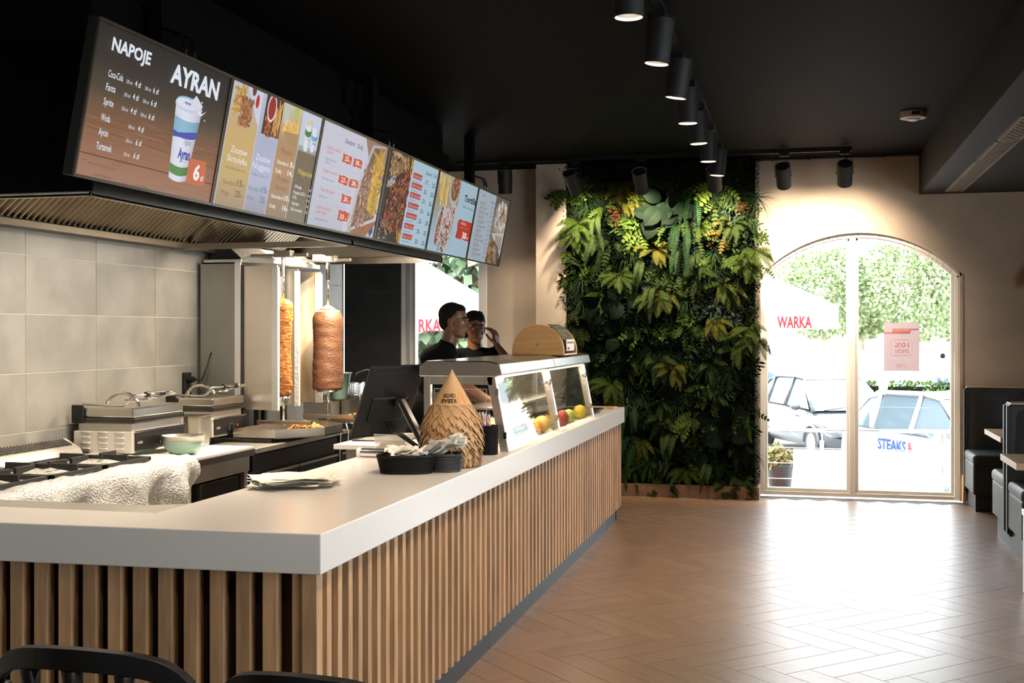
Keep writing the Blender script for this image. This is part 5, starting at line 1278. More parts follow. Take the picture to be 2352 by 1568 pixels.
for k in range(11):
    st_ = thing('paper_straw', 'yellow striped paper straw standing in the black woven cup' if k % 2 else 'purple striped paper straw standing in the black woven cup', 'straw', (-1.675, 6.16, CZ + .12), 'striped straws in the woven cup')
    a = random.uniform(0, 2 * PI); r = .03 * math.sqrt(random.random()); bx_, by_ = -1.668 + r * math.cos(a), 6.17 + r * math.sin(a); tx, ty = bx_ - .014 + random.uniform(-.01, .01), by_ + random.uniform(-.01, .01)
    cc = (.75, .45, .05) if k % 2 else (.36, .10, .42); m = MB(); seg = 8; H_ = 14
    z0, z1 = CZ + .10, CZ + .225 + random.uniform(-.012, .005); rg = []
    for h_ in range(H_ + 1):
        t = h_ / H_; rg.append(m.add([(bx_ + (tx - bx_) * t + .0042 * math.cos(2 * PI * q / seg), by_ + (ty - by_) * t + .0042 * math.sin(2 * PI * q / seg), z0 + (z1 - z0) * t) for q in range(seg)]))
    for h_ in range(H_):
        for q in range(seg):
            m.col = cc if (h_ + q) % 4 < 2 else (.85, .80, .72); m.face((rg[h_] + q, rg[h_] + (q + 1) % seg, rg[h_ + 1] + (q + 1) % seg, rg[h_ + 1] + q))
    build(m, 'tube', 'print', st_, col=True)
# plastic tub with grated cheese, foil roll, tray
tu = thing('plastic_tub', 'clear plastic tub half full of grated yellow cheese, below the till monitor', 'tub', (-2.27, 6.34, CZ))
m = MB(); x0, x1, y0, y1 = -2.36, -2.17, 6.27, 6.40; z0, z1 = CZ + .001, CZ + .085; e = .012; t_ = .003
for (a, b, c, d) in (((x0 + e, y0 + e), (x1 - e, y0 + e), (x1, y0), (x0, y0)), ((x1 - e, y0 + e), (x1 - e, y1 - e), (x1, y1), (x1, y0)), ((x1 - e, y1 - e), (x0 + e, y1 - e), (x0, y1), (x1, y1)), ((x0 + e, y1 - e), (x0 + e, y0 + e), (x0, y0), (x0, y1))):
    m.poly([(*a, z0), (*b, z0), (*c, z1), (*d, z1)])
m.poly([(x0 + e, y0 + e, z0), (x0 + e, y1 - e, z0), (x1 - e, y1 - e, z0), (x1 - e, y0 + e, z0)]); build(m, 'tub', 'plastic_clear', tu)
m = MB(); m.tube([(x0, y0, z1), (x1, y0, z1), (x1, y1, z1), (x0, y1, z1)], .003, 6, closed=True); build(m, 'rim', 'plastic_clear', tu)
m = MB()
for k in range(260): m.obox((random.uniform(x0 + .025, x1 - .025), random.uniform(y0 + .025, y1 - .025), z0 + random.uniform(.004, .034)), (.022, .004, .004), (random.uniform(-.4, .4), random.uniform(-.4, .4), random.uniform(0, 3)))
build(m, 'cheese', 'fry_yellow', tu, kind='stuff')
ro = thing('foil_roll', 'shiny steel roll dispenser with a pale end cap, behind the wicker basket', 'roll', (-2.2, 5.84, CZ))
build(MB().cyl((-2.265, 5.835, CZ + .027), (-2.02, 5.82, CZ + .027), .025, seg=24), 'tube', 'chrome', ro, smooth=False, bevel=.001)
build(MB().cyl((-2.285, 5.836, CZ + .027), (-2.262, 5.835, CZ + .027), .027, seg=24), 'end_cap', 'plastic_white', ro, bevel=.002)
build(boxes(((-2.27, 5.80, CZ), (-2.03, 5.87, CZ + .006))), 'base', 'plastic_white', ro)
tr = thing('serving_tray', 'flat black rimmed steel tray under the till monitor', 'tray', (-2.42, 6.85, CZ))
m = MB(); m.box((-2.66, 6.7, CZ), (-2.34, 7.15, CZ + .006)); build(m, 'tray', 'steel', tr, bevel=.002)
m = MB(); m.tube([(-2.66, 6.7, CZ + .007), (-2.34, 6.7, CZ + .007), (-2.34, 7.15, CZ + .007), (-2.66, 7.15, CZ + .007)], .005, 6, closed=True); build(m, 'rim', 'black_plastic', tr)
# dark slate trays at the far end of the counter
for k, (y0, y1, x0, x1, lab) in enumerate(((9.2, 9.55, -1.95, -1.62, 'dark glossy tray at the counter end, the one nearer the display case'), (9.62, 9.95, -1.98, -1.66, 'dark glossy tray at the counter end, the farther one'))):
    t = thing('slate_tray', lab, 'tray', ((x0 + x1) / 2, (y0 + y1) / 2, CZ), 'dark trays past the display case')
    build(boxes(((x0, y0, CZ), (x1, y1, CZ + .012))), 'tray', 'stone_black', t, bevel=.003)
    m = MB(); m.tube([(x0, y0, CZ + .012), (x1, y0, CZ + .012), (x1, y1, CZ + .012), (x0, y1, CZ + .012)], .006, 6, closed=True); build(m, 'rim', 'black_plastic', t)
w = thing('wooden_board', 'small dark wooden board lying at the very end of the counter', 'board', (-1.72, 10.15, CZ)); build(boxes(((-1.95, 10.02, CZ), (-1.58, 10.2, CZ + .015))), 'board', 'oak', w, bevel=.003)
# ================================================================ TRACK LIGHTS
def lamp(loc, tilt, aim, lab, group, energy, lit=True, wire=True, zt=ZC - .02):
    """black cylinder spot hung from a ceiling track; tilt rotates it about its top"""
    x, y, z = loc                 # centre of the mouth
    L, r = .235, .068
    o = thing('track_spotlight', lab, 'spotlight', (x, y, z), group)
    ax = Vector(aim).normalized()  # direction of light
    top = Vector((x, y, z)) - ax * L
    m = MB(); P = [Vector((x, y, z)) - ax * q for q in (.0, .235)]
    m.tube([P[0], P[1]], [r, r], 32, caps=False); m.tube([P[0] - ax * .0, P[0] - ax * .06], [r - .006, r - .012], 32, caps=False)
    # rim ring
    m.tube([P[0], P[0] + ax * .0005], [r, r - .006], 32, caps=False)
    build(m, 'shade', 'black_matte', o, smooth=True)
    m = MB(); m.tube([P[1] + ax * .002, P[1]], [r - .001, r - .002], 32); build(m, 'cap', 'black_matte', o)
    if lit:
        m = MB(); m.tube([P[0] - ax * .045, P[0] - ax * .042], [.040, .040], 24); build(m, 'lens', 'lamp_emit', o)
        m = MB(); m.tube([P[0] - ax * .012, P[0] - ax * .0005], [r - .012, r - .0065], 32, caps=False); build(m, 'reflector_ring', 'ring_matte', o)
        spot_light('spot_beam', tuple(Vector((x, y, z)) - ax * .035), tuple(Vector((x, y, z)) + ax), energy, 95, rad=.03)
    else:
        m = MB(); m.tube([P[0] - ax * .045, P[0] - ax * .042], [.055, .055], 24); build(m, 'lens', 'lamp_emit', o)
        spot_light('spot_beam', tuple(Vector((x, y, z)) - ax * .035), tuple(Vector((x, y, z)) + ax), energy, 105, blend=1.0, rad=.03)
    m = MB(); sx = Vector((1, 0, 0)) if abs(ax.x) < .9 else Vector((0, 1, 0)); mid = Vector((x, y, z)) - ax * L * .5
    hx, hy = x, y + (.0 if abs(ax.y) < .2 else -.06 * (1 if ax.y > 0 else -1))
    A_ = (hx, hy, zt - .05)
    for s in (-1, 1):
        m.tube([mid + sx * (r + .004) * s, mid + sx * (r + .004) * s - ax * .13 , Vector(A_) + sx * .02 * s], .0028, 5)
        m.ell(mid + sx * (r + .006) * s, .007, 8, 6)
    build(m, 'bracket', 'black_matte', o)
    build(boxes(((hx - .045, hy - .02, zt - .06), (hx + .045, hy + .02, zt - .015))), 'adapter', 'black_plastic', o)
    m = MB(); m.tube([(hx, hy, zt - .06), (hx + .01, hy, zt - .10), (hx + .05, hy, zt - .13), (hx + .045, hy + .01, zt - .155), tuple(top + Vector((.02, 0, -.0)))], .005, 6); build(m, 'cable', 'black_plastic', o, smooth=True)
mat('ring_matte', (.75, .62, .5), .5)
tk = thing('ceiling_track', 'long black lighting track running along the aisle ceiling', 'light track', (-.735, 7.5, ZC - .04))
build(boxes(((-.755, 1.2, ZC - .035), (-.715, 10.95, ZC))), 'rail', 'black_plastic', tk)
build(boxes(((-.716, 1.2, ZC - .036), (-.711, 10.95, ZC - .03))), 'edge_strip', 'steel_dark', tk)
ordn = ['nearest lit track spotlight, half cut by the top edge', 'second nearest lit spotlight on the aisle track, slightly tilted', 'third spotlight along the aisle track, tilted to the plants', 'fourth spotlight along the aisle track, pointing straight down', 'fifth spotlight along the aisle track', 'sixth spotlight along the aisle track, second from the plant wall', 'last spotlight of the aisle track, closest to the plant wall']
for k, (y, z, ax) in enumerate(((5.209, 3.05, (0, 0, -1)), (6.233, 3.07, (-.12, 0, -1)), (7.197, 3.075, (-.16, .05, -1)), (7.978, 3.055, (0, 0, -1)), (8.828, 3.05, (.05, 0, -1)), (9.738, 3.045, (0, 0, -1)), (10.74, 3.06, (-.08, 0, -1)))):
    lamp((-.755, y, z), 0, ax, ordn[k], 'spotlights on the aisle track', 60, zt=ZC - .02)
for k, y in enumerate((4.1, 3.0, 1.9)):
    lamp((-.755, y, 3.06), 0, ((-.55, .05, -1), (-.62, .12, -1), (-.62, .12, -1))[k], ('spotlight on the aisle track above the counter corner', 'spotlight on the aisle track nearer the chairs', 'spotlight on the aisle track above the chairs')[k], 'spotlights on the aisle track', (115, 26, 26)[k], zt=ZC - .02)
t2k = thing('ceiling_track', 'black lighting track across the ceiling in front of the back wall', 'light track', (-1.4, 11.45, ZC - .04))
build(boxes(((-3.4, 11.43, ZC - .035), (.44, 11.47, ZC))), 'rail', 'black_plastic', t2k)
m = MB(); m.tube([(-.4, 11.93, ZC - .02), (.0, 11.93, ZC - .028), (.3, 11.93, ZC - .02), (.6, 11.93, ZC - .03), (1.1, 11.93, ZC - .018)], .009, 6)
for x in (-.3, .05, .4, .75): m.box((x - .012, 11.915, ZC - .04), (x + .012, 11.945, ZC))
build(m, 'ceiling_cable', 'black_matte', None, label='black cable clipped along the ceiling above the arched window', cat='cable')
bl = ['spotlight before the window of the kitchen end, mouth glowing, beside the last menu screen', 'tilted spotlight in front of the pale pilaster and the plant wall edge', 'spotlight in front of the top middle of the plant wall', 'spotlight in front of the plant wall, right under the aisle track end', 'spotlight hanging just right of the plant wall', 'spotlight above the arched window, last on its track']
for k, (x, z, ax, e) in enumerate(((-2.893, 3.03, (0, .12, -1), 14), (-2.17, 3.03, (.25, .9, -1), 48), (-1.52, 3.02, (.05, .95, -1), 80), (-.82, 3.02, (0, .95, -1), 80), (-.175, 3.03, (.08, 1.0, -1), 46), (.375, 3.035, (0, 1.0, -1), 46))):
    lamp((x, 11.40, z), 0, ax, bl[k], 'spotlights on the back wall track', e * 3.2, lit=(k == 0), zt=ZC - .02)
# smoke detector
sm = thing('smoke_detector', 'pale round smoke detector on the black ceiling', 'smoke detector', (.84, 9.74, ZC - .05))
mat('detector', (.50, .42, .36), .45)
build(MB().lathe([(.085, -.004), (.098, 0), (.10, .008), (.10, .05)], (.84, 9.74, ZC - .05), 36), 'base', 'detector', sm)
build(MB().lathe([(.012, -.022), (.03, -.020), (.05, -.012), (.058, -.002)], (.84, 9.74, ZC - .05), 30), 'dome', 'plastic_white', sm, smooth=True)
build(boxes(((.82, 9.637, ZC - .035), (.88, 9.643, ZC - .01))), 'label_strip', 'steel_dark', sm)
# tiny ceiling studs
# ================================================================ BOOTHS AND TABLES
BX = 1.505; BW = 1.25
def booth(face, yb, lab, plinth_z=.16, backh=1.10):
    """bench with its back at y = yb; face = +1 looks toward +y, -1 toward -y; seat reaches .62 out"""
    s = face; b = thing('booth_bench', lab, 'bench', (BX + BW / 2, yb, 0), 'black booth benches')
    def bxs(y0, y1, x0, z0, x1, z1): a, c = sorted((yb + s * y0, yb + s * y1)); return ((x0, a, z0), (x1, c, z1))
    build(boxes(bxs(.0, .60, BX + .03, .0, BX + BW, plinth_z)), 'plinth', 'leather', b)
    build(boxes(bxs(.06, .68, BX + .0, plinth_z, BX + BW, .45)), 'seat_base', 'leather', b, bevel=.02, seg=3)
    build(boxes(bxs(.10, .70, BX - .005, .43, BX + BW, .53)), 'seat', 'leather', b, bevel=.035, seg=4)
    n = 3
    for k in range(n):
        x0, x1 = BX + .03 + (BW - .03) * k / n, BX + .03 + (BW - .03) * (k + 1) / n; m = MB(); q = 10; g_ = []
        z0, z1 = .45, backh
        for i_ in range(q + 1):
            t = i_ / q
            for j_ in range(9):
                v = j_ / 8; x = x0 + (x1 - x0) * t; z = z0 + (z1 - z0) * v; bul = .035 * (math.sin(PI * t) ** .5) * min(1, (1 - v) * 12 + .25) 
                g_.append((x, yb + s * (.10 + bul - .015 * v), z))
        i0 = m.add(g_)
        for i_ in range(q):
            for j_ in range(8):
                a = i0 + i_ * 9 + j_; f = (a, a + 9, a + 10, a + 1); m.face(f if s < 0 else f[::-1])
        build(m, 'back_cushion', 'leather', b, smooth=True)
    m = MB(); a, c = sorted((yb, yb + s * .10)); m.box((BX + .005, a, .10), (BX + BW, c, backh)); build(m, 'back_frame', 'leather', b, bevel=.012, seg=3)
    m = MB(); m.box((BX - .008, min(yb + s * .035, yb + s * .10), .12), (BX + .012, max(yb + s * .035, yb + s * .10), backh - .01)); build(m, 'side_piping', 'leather', b, bevel=.008)
    build(boxes(((BX + .02, a, backh), (BX + BW, c, backh + .012))), 'top_board', 'table_oak', b)
booth(-1, 12.10, 'black leather booth bench against the back wall by the arched window', .16, 1.115)
booth(1, 9.64, 'black booth bench facing the window, back to back with the nearer one', .16, 1.10)
booth(-1, 9.635, 'black booth bench nearest the camera, cut off by the picture edge', .16, 1.10)
def table(x0, y0, y1, z, lab):
    t = thing('booth_table', lab, 'table', (x0 + .6, (y0 + y1) / 2, 0), 'oak booth tables')
    build(boxes(((x0, y0, z - .045), (x0 + 1.15, y1, z))), 'tabletop', 'table_oak', t, bevel=.002)
    build(MB().cyl((x0 + .62, (y0 + y1) / 2, .02), (x0 + .62, (y0 + y1) / 2, z - .045), .04, seg=20), 'column', 'black_matte', t)
    build(MB().cyl((x0 + .62, (y0 + y1) / 2, 0), (x0 + .62, (y0 + y1) / 2, .02), .22, seg=28), 'foot', 'black_matte', t)
table(1.59, 10.45, 11.35, .775, 'pale oak booth table farther away, beside the back wall bench')
table(1.36, 8.30, 8.95, .785, 'pale oak booth table nearer the camera, with its corner in the aisle')
# white cabinet sliver at the lower right edge
wc = thing('waste_cabinet', 'white and steel waste cabinet cut off by the right edge', 'cabinet', (1.65, 7.9, 0))
build(boxes(((1.352, 7.72, .0), (1.9, 8.02, .49))), 'body', 'white_pvc', wc, bevel=.006); build(boxes(((1.346, 7.70, .49), (1.92, 8.03, .53))), 'top', 'steel', wc, bevel=.006)
# wooden wall lamp at right edge
wl2 = thing('wall_lamp', 'small pale wooden wall lamp cut off by the right edge', 'lamp', (2.13, 12.0, 2.07))
m = MB(); m.lathe([(.09, 0), (.10, .01), (.085, .10), (.06, .16), (.03, .19)], (2.13, 12.0, 2.07), 24); build(m, 'shade', 'bamboo', wl2, smooth=True)
build(boxes(((2.11, 12.08, 2.15), (2.15, YB, 2.19))), 'arm', 'bamboo', wl2)
# ================================================================ CHAIRS in the foreground
def chair(cx, cy, zt, w, lab, d=.9):
    """seen from behind: curved top rail with four slots below, legs and seat underneath"""
    c = thing('plastic_chair', lab, 'chair', (cx, cy, 0), 'black plastic chairs in front of the counter')
    def P(u, z, off=0):   # u -1..1 along the rail; rail curves back toward the camera in the middle
        return Vector((cx + u * w / 2, cy - .10 * (1 - u * u) + off, z - .045 * u * u - .055 * abs(u) ** 7))
    def strip(us, z0, z1, th, nm):
        m = MB(); prev = None
        for u in us:
            r = [P(u, z1, -th / 2), P(u, z1, th / 2), P(u, z0, th / 2), P(u, z0, -th / 2)]
            i = m.add(r)
            if prev is not None:
                for q in range(4): m.face((prev + q, prev + (q + 1) % 4, i + (q + 1) % 4, i + q))
            else: m.face((i, i + 1, i + 2, i + 3))
            prev = i
        m.face((prev + 3, prev + 2, prev + 1, prev)); return build(m, nm, 'black_plastic', c, bevel=.012, seg=3)
    us = [math.sin(PI / 2 * (-1 + 2 * k / 32)) for k in range(33)]
    strip(us, zt - .058, zt, .034, 'top_rail')
    for u in (-.95, -.48, 0, .48, .95):
        m = MB(); a, b = P(u, zt - .06), P(u * .92, zt - .33); m.tube([a, (a + b) / 2 + Vector((0, .006, 0)), b], [.028, .018, .022], 10); build(m, 'back_slat', 'black_plastic', c, smooth=True)
    strip([u * .95 for u in us], zt - .37, zt - .32, .026, 'cross_rail')
    m = MB(); n = 28; pts = [(cx + .24 * math.copysign(abs(math.cos(2 * PI * k / n)) ** .7, math.cos(2 * PI * k / n)), cy + .10 + .22 * math.copysign(abs(math.sin(2 * PI * k / n)) ** .7, math.sin(2 * PI * k / n)), .44) for k in range(n)]
    m.prism(pts, (0, 0, .022)); build(m, 'seat', 'black_plastic', c, bevel=.008)
    for sx in (-1, 1):
        for sy in (-1, 1): m = MB(); m.tube([(cx + sx * .19, cy + .1 + sy * .17, .44), (cx + sx * .23, cy + .1 + sy * .22, .0)], [.022, .014], 10); build(m, 'leg', 'black_plastic', c, smooth=True)
        m = MB(); m.tube([tuple(P(sx * .92, zt - .345)), (cx + sx * .21, cy - .04, .45)], [.02, .022], 8); build(m, 'back_support', 'black_plastic', c, smooth=True)
chair(-1.90, 2.87, .805, .60, 'black plastic chair at the lower left with a slotted back')
chair(-1.19, 2.70, .832, .47, 'black plastic chair of which only the top rail shows at the bottom edge')
# ================================================================ PLANT WALL
GX0, GX1, GY = -2.375, -.47, 11.86
pw = thing('plant_wall', 'tall green wall panel of mixed artificial ferns and foliage', 'plant wall', ((GX0 + GX1) / 2, 12.0, .1))

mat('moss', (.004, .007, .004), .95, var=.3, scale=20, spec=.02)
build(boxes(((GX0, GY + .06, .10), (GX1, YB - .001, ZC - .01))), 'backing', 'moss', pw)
random.seed(21)
def leaf(mb, p, d, n, L, W_, fold=.25, seg=3, c=(.1, .2, .05)):
    """pointed leaf from p along d, n = face normal"""
    d = d.normalized(); s = d.cross(n).normalized(); n = s.cross(d); mb.col = c; prev = None
    for k in range(seg + 1):
        t = k / seg; w = W_ * math.sin(PI * min(1, t * .92 + .06)) ** .8 * (1 if k < seg else .05); q = p + d * L * t - n * (L * .25 * t * t)
        i = mb.add([q - s * w + n * w * fold, q, q + s * w + n * w * fold])
        if prev is not None: mb.face((prev, prev + 1, i + 1, i)); mb.face((prev + 1, prev + 2, i + 2, i + 1))
        prev = i
LEAFK = .21
def vary(c, v=.25): b = random.uniform(1 - v, 1 + v) * LEAFK; return tuple(x * b for x in c)
def frond(mb, p, d, n, L, W_, c, pairs=12, droop=.5):
    d = d.normalized(); q = Vector(p); dirn = d.copy()
    for k in range(pairs):
        t = k / pairs; dirn = (dirn + Vector((0, 0, -droop / pairs))).normalized(); q = q + dirn * (L / pairs); s = dirn.cross(n).normalized()
        w = W_ * math.sin(PI * (t * .85 + .13)) ; cc = vary(c, .18); mb.col = cc
        for sg in (-1, 1):
            tip = q + s * sg * w + dirn * w * .45; a = q - dirn * L / pairs * .35; b = q + dirn * L / pairs * .4; mid = (q + tip) / 2 + n * w * .12
            i = mb.add([a, mid - dirn * L / pairs * .45, tip, mid + dirn * L / pairs * .3, b]); mb.face((i, i + 1, i + 2, i + 3, i + 4))
N0 = Vector((0, -1, 0))
def tuft(kind, c):
    m = MB(); rnd = random.uniform
    if kind == 'fern':
        for k in range(12):
            a = rnd(0, 2 * PI); frond(m, (0, 0, 0), Vector((math.cos(a), -rnd(.5, 1.1), math.sin(a) * .7 - .15)), N0 + Vector((0, 0, .3)), rnd(.15, .26), rnd(.026, .040), c, 17, rnd(.6, 1.3))
    elif kind == 'grass':
        for k in range(34):
            a = rnd(0, 2 * PI); d = Vector((math.cos(a), -rnd(.3, 1.0), math.sin(a) * .8 - .1)).normalized(); L = rnd(.16, .30); q = Vector((0, 0, 0)); prev = None; m.col = vary(c); s = d.cross(N0).normalized() * rnd(.0025, .0042)
            for j in range(6):
                i = m.add([q - s * (1 - j / 6), q + s * (1 - j / 6)])
                if prev is not None: m.face((prev, prev + 1, i + 1, i))
                prev = i; d = (d + Vector((0, 0, -.16))).normalized(); q = q + d * L / 6
    elif kind == 'broad':
        for k in range(6):
            a = rnd(0, 2 * PI); leaf(m, Vector((math.cos(a) * .03, -.04 - rnd(0, .05), math.sin(a) * .03)), Vector((math.cos(a), -rnd(.2, .7), math.sin(a) * .7 - .5)), N0, rnd(.11, .17), rnd(.045, .065), .12, 5, vary(c, .2))
    elif kind == 'lance':
        for k in range(46):
            a = rnd(0, 2 * PI); q = Vector((rnd(-.06, .06), -rnd(.01, .09), rnd(-.07, .07))); leaf(m, q, Vector((math.cos(a), -rnd(.3, 1), math.sin(a) * .8 - .2)), N0, rnd(.04, .075), rnd(.007, .012), .2, 3, vary(c))
    elif kind == 'box':
        for k in range(150):
            q = Vector((rnd(-.1, .1), -rnd(.0, .07), rnd(-.1, .1))); a = rnd(0, 2 * PI); leaf(m, q, Vector((math.cos(a), -rnd(.2, 1), math.sin(a))), N0, rnd(.014, .024), rnd(.005, .009), .1, 2, vary(c, .35))
    elif kind == 'plume':
        for k in range(5):
            x = rnd(-.05, .05); frond(m, (x, -.03, .05), Vector((x * 3, -rnd(.4, .8), rnd(-.6, .1))), N0, rnd(.24, .36), rnd(.026, .036), c, 20, rnd(1.4, 2.2))
    elif kind == 'lobed':
        for k in range(8):
            a = rnd(0, 2 * PI); frond(m, (0, 0, 0), Vector((math.cos(a), -rnd(.3, .9), math.sin(a) * .6 - .35)), N0, rnd(.14, .24), rnd(.028, .042), c, 6, rnd(.7, 1.3))
    return m
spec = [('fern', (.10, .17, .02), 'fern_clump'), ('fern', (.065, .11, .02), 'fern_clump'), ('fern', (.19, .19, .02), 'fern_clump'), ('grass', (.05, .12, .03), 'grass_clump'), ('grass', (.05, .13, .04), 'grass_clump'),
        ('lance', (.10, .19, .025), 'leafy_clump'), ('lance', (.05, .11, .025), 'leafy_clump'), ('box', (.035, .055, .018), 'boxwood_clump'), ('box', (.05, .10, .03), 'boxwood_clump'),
        ('plume', (.04, .12, .035), 'plume_fern'), ('plume', (.08, .14, .03), 'plume_fern'), ('lobed', (.15, .25, .03), 'lobed_leaves'), ('lobed', (.075, .13, .025), 'lobed_leaves'), ('broad', (.008, .026, .009), 'broad_leaves'), ('lance', (.20, .075, .015), 'orange_sprig'), ('lobed', (.22, .17, .03), 'yellow_leaves'), ('lance', (.08, .14, .09), 'leafy_clump')]
protos = []
for kd, c, nm in spec:
    vs_ = 2 if kd not in ('box',) else 1
    protos.append(([tuft(kd, c).mesh(nm, ['leaf'], (0, 0, 0), False, True) for _ in range(vs_)], nm))
def place(pi, x, z, s=1.0, dy=0, rot=None):
    ms, nm = protos[pi]; o = bpy.data.objects.new(nm, random.choice(ms)); COL.objects.link(o); o.parent = pw
    o.location = Vector((x, GY + .055 - dy, z)) - pw.location; o.rotation_euler = (random.uniform(-.2, .2), random.uniform(-.35, .35) if rot is None else rot, random.uniform(-.2, .2)); o.scale = (s, s, s)
    return o
def px(u, v): # picture position to wall plane, used once to lay the clumps out
    x = GX0 + (u - 1300) / 430 * (GX1 - GX0); z = ZC - (v - 380) / 760 * (ZC - 0.0); return x, z
# signature plants
sig = [(13, 1525, 480, 1.5), (13, 1510, 505, 1.35), (13, 1560, 500, 1.3), (13, 1385, 715, 1.3), (13, 1440, 700, 1.25), (13, 1430, 775, 1.2), (13, 1665, 1000, 1.5), (13, 1680, 970, 1.2), (13, 1640, 965, 1.2),
       (9, 1560, 540, 1.2), (9, 1590, 470, 1.2), (9, 1570, 590, 1.1), (9, 1450, 950, 1.2), (9, 1455, 1020, 1.2), (10, 1385, 520, 1.2), (10, 1380, 560, 1.2), (2, 1430, 430, 1.2), (2, 1440, 460, 1.1), (14, 1420, 505, .9), (14, 1700, 490, .8),
       (15, 1660, 525, .8), (15, 1662, 550, .9), (4, 1345, 445, 1.3), (4, 1735, 470, 1.1), (3, 1380, 690, 1.3), (4, 1640, 590, 1.3), (0, 1735, 590, 1.1), (5, 1745, 560, .9), (0, 1738, 790, 1.1), (11, 1745, 625, .9), (3, 1590, 430, 1.2), (11, 1650, 440, 1.4), (11, 1480, 540, 1.3), (11, 1485, 450, 1.2), (11, 1595, 965, 1.2), (3, 1680, 460, 1.2), (3, 1450, 580, 1.2), (3, 1630, 620, 1.3), (3, 1560, 700, 1.2), (4, 1340, 640, 1.2), (3, 1500, 810, 1.2), (3, 1660, 860, 1.2), (4, 1480, 920, 1.2), (4, 1560, 930, 1.1), (3, 1630, 1050, 1.2), (4, 1500, 1060, 1.2),
       (5, 1340, 430, 1.3), (11, 1310, 445, 1.2), (0, 1330, 520, 1.2), (0, 1325, 540, 1.2), (0, 1720, 620, 1.1), (0, 1700, 600, 1.1), (0, 1510, 690, 1.2), (2, 1530, 680, 1.1), (0, 1425, 640, 1.2), (5, 1450, 520, 1.2), (0, 1700, 780, 1.3), (0, 1720, 760, 1.1), (0, 1410, 890, 1.2), (2, 1550, 850, 1.1), (11, 1720, 950, 1.1), (11, 1480, 760, 1.2), (2, 1640, 740, 1.0), (0, 1580, 1080, 1.1), (1, 1530, 1110, 1.1), (1, 1670, 1110, 1.1), (1, 1700, 1105, 1.1), (6, 1655, 1080, 1.2), (8, 1660, 905, 1.3), (12, 1330, 760, 1.2), (1, 1320, 790, 1.2)]
cnt = 0
for pi, u, v, s in sig: x, z = px(u, v); place(pi, x, z, s, random.uniform(.02, .06)); cnt += 1
# fill on a jittered grid
cells = [(i, j) for i in range(13) for j in range(18)]; random.shuffle(cells)
for i, j in cells:
    if cnt >= 296: break
    x = GX0 + (i + .5 + random.uniform(-.35, .35)) * (GX1 - GX0) / 13; z = .18 + (j + .5 + random.uniform(-.35, .35)) * (ZC - .25) / 18
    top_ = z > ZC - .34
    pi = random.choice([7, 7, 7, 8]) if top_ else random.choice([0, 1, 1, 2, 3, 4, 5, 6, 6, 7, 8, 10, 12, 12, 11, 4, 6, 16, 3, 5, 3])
    if x > GX1 - .12 and random.random() < .6: pi = random.choice([7, 7, 8, 6])
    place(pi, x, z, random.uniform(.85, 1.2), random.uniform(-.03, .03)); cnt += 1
# dense small leaf ground between the clumps
m = MB()
for k in range(15000):
    x, z = random.uniform(GX0, GX1 + .02), random.uniform(.12, ZC - .03); q = Vector((x, GY + .05 - random.uniform(0, .05), z)); a = random.uniform(0, 2 * PI); dd = Vector((math.cos(a), -random.uniform(.2, 1), math.sin(a))).normalized(); s = dd.cross(N0).normalized() * .007
    m.col = vary(random.choice([(.03, .05, .015), (.02, .045, .02), (.06, .09, .02), (.025, .06, .03)]), .4); L = random.uniform(.016, .03); i = m.add([q, q + dd * L * .5 - s, q + dd * L, q + dd * L * .5 + s]); m.face((i, i + 1, i + 2, i + 3))
build(m, 'small_leaves', 'leaf', pw, col=True, kind='stuff')
m = MB()
for k in range(2500):   # right edge side face
    z = random.uniform(.12, ZC - .03); q = Vector((GX1 + random.uniform(0, .03), random.uniform(GY + .02, YB - .02), z)); a = random.uniform(0, 2 * PI); dd = Vector((1, math.cos(a), math.sin(a))).normalized(); s = dd.cross(Vector((0, 0, 1))).normalized() * .006
    m.col = vary((.025, .05, .02), .5); L = random.uniform(.015, .04); i = m.add([q, q + dd * L * .5 - s, q + dd * L, q + dd * L * .5 + s]); m.face((i, i + 1, i + 2, i + 3))
build(m, 'edge_leaves', 'leaf', pw, col=True, kind='stuff')
# ================================================================ PEOPLE
def remesh(mb, name, mats, parent, voxel, smooth_it=4, label=None):
    me = mb.mesh(name + '_raw', [], (0, 0, 0), False)
    o = bpy.data.objects.new(name + '_raw', me); COL.objects.link(o)
    r = o.modifiers.new('r', 'REMESH'); r.mode = 'VOXEL'; r.voxel_size = voxel
    if smooth_it: s = o.modifiers.new('s', 'SMOOTH'); s.factor = .5; s.iterations = smooth_it
    dg = bpy.context.evaluated_depsgraph_get(); dg.update()
    m2 = bpy.data.meshes.new_from_object(o.evaluated_get(dg)); bpy.data.objects.remove(o); bpy.data.meshes.remove(me)
    off = worg(parent) if parent is not None else Vector((0, 0, 0))
    m2.transform(Matrix.Translation(-off)); m2.name = name; m2.materials.clear()
    for k in mats: m2.materials.append(MATS[k])
    m2.polygons.foreach_set('use_smooth', [True] * len(m2.polygons)); m2.polygons.foreach_set('material_index', [0] * len(m2.polygons))
    q = bpy.data.objects.new(name, m2); COL.objects.link(q); q.parent = parent
    if label: q['label'] = label
    return q
def frame_fn(o, yaw, pitch=0, roll=0):
    M = Matrix.Rotation(yaw, 3, 'Z') @ Matrix.Rotation(pitch, 3, 'Y') @ Matrix.Rotation(roll, 3, 'X'); o = Vector(o)
    return (lambda x, y, z: o + M @ Vector((x, y, z))), M
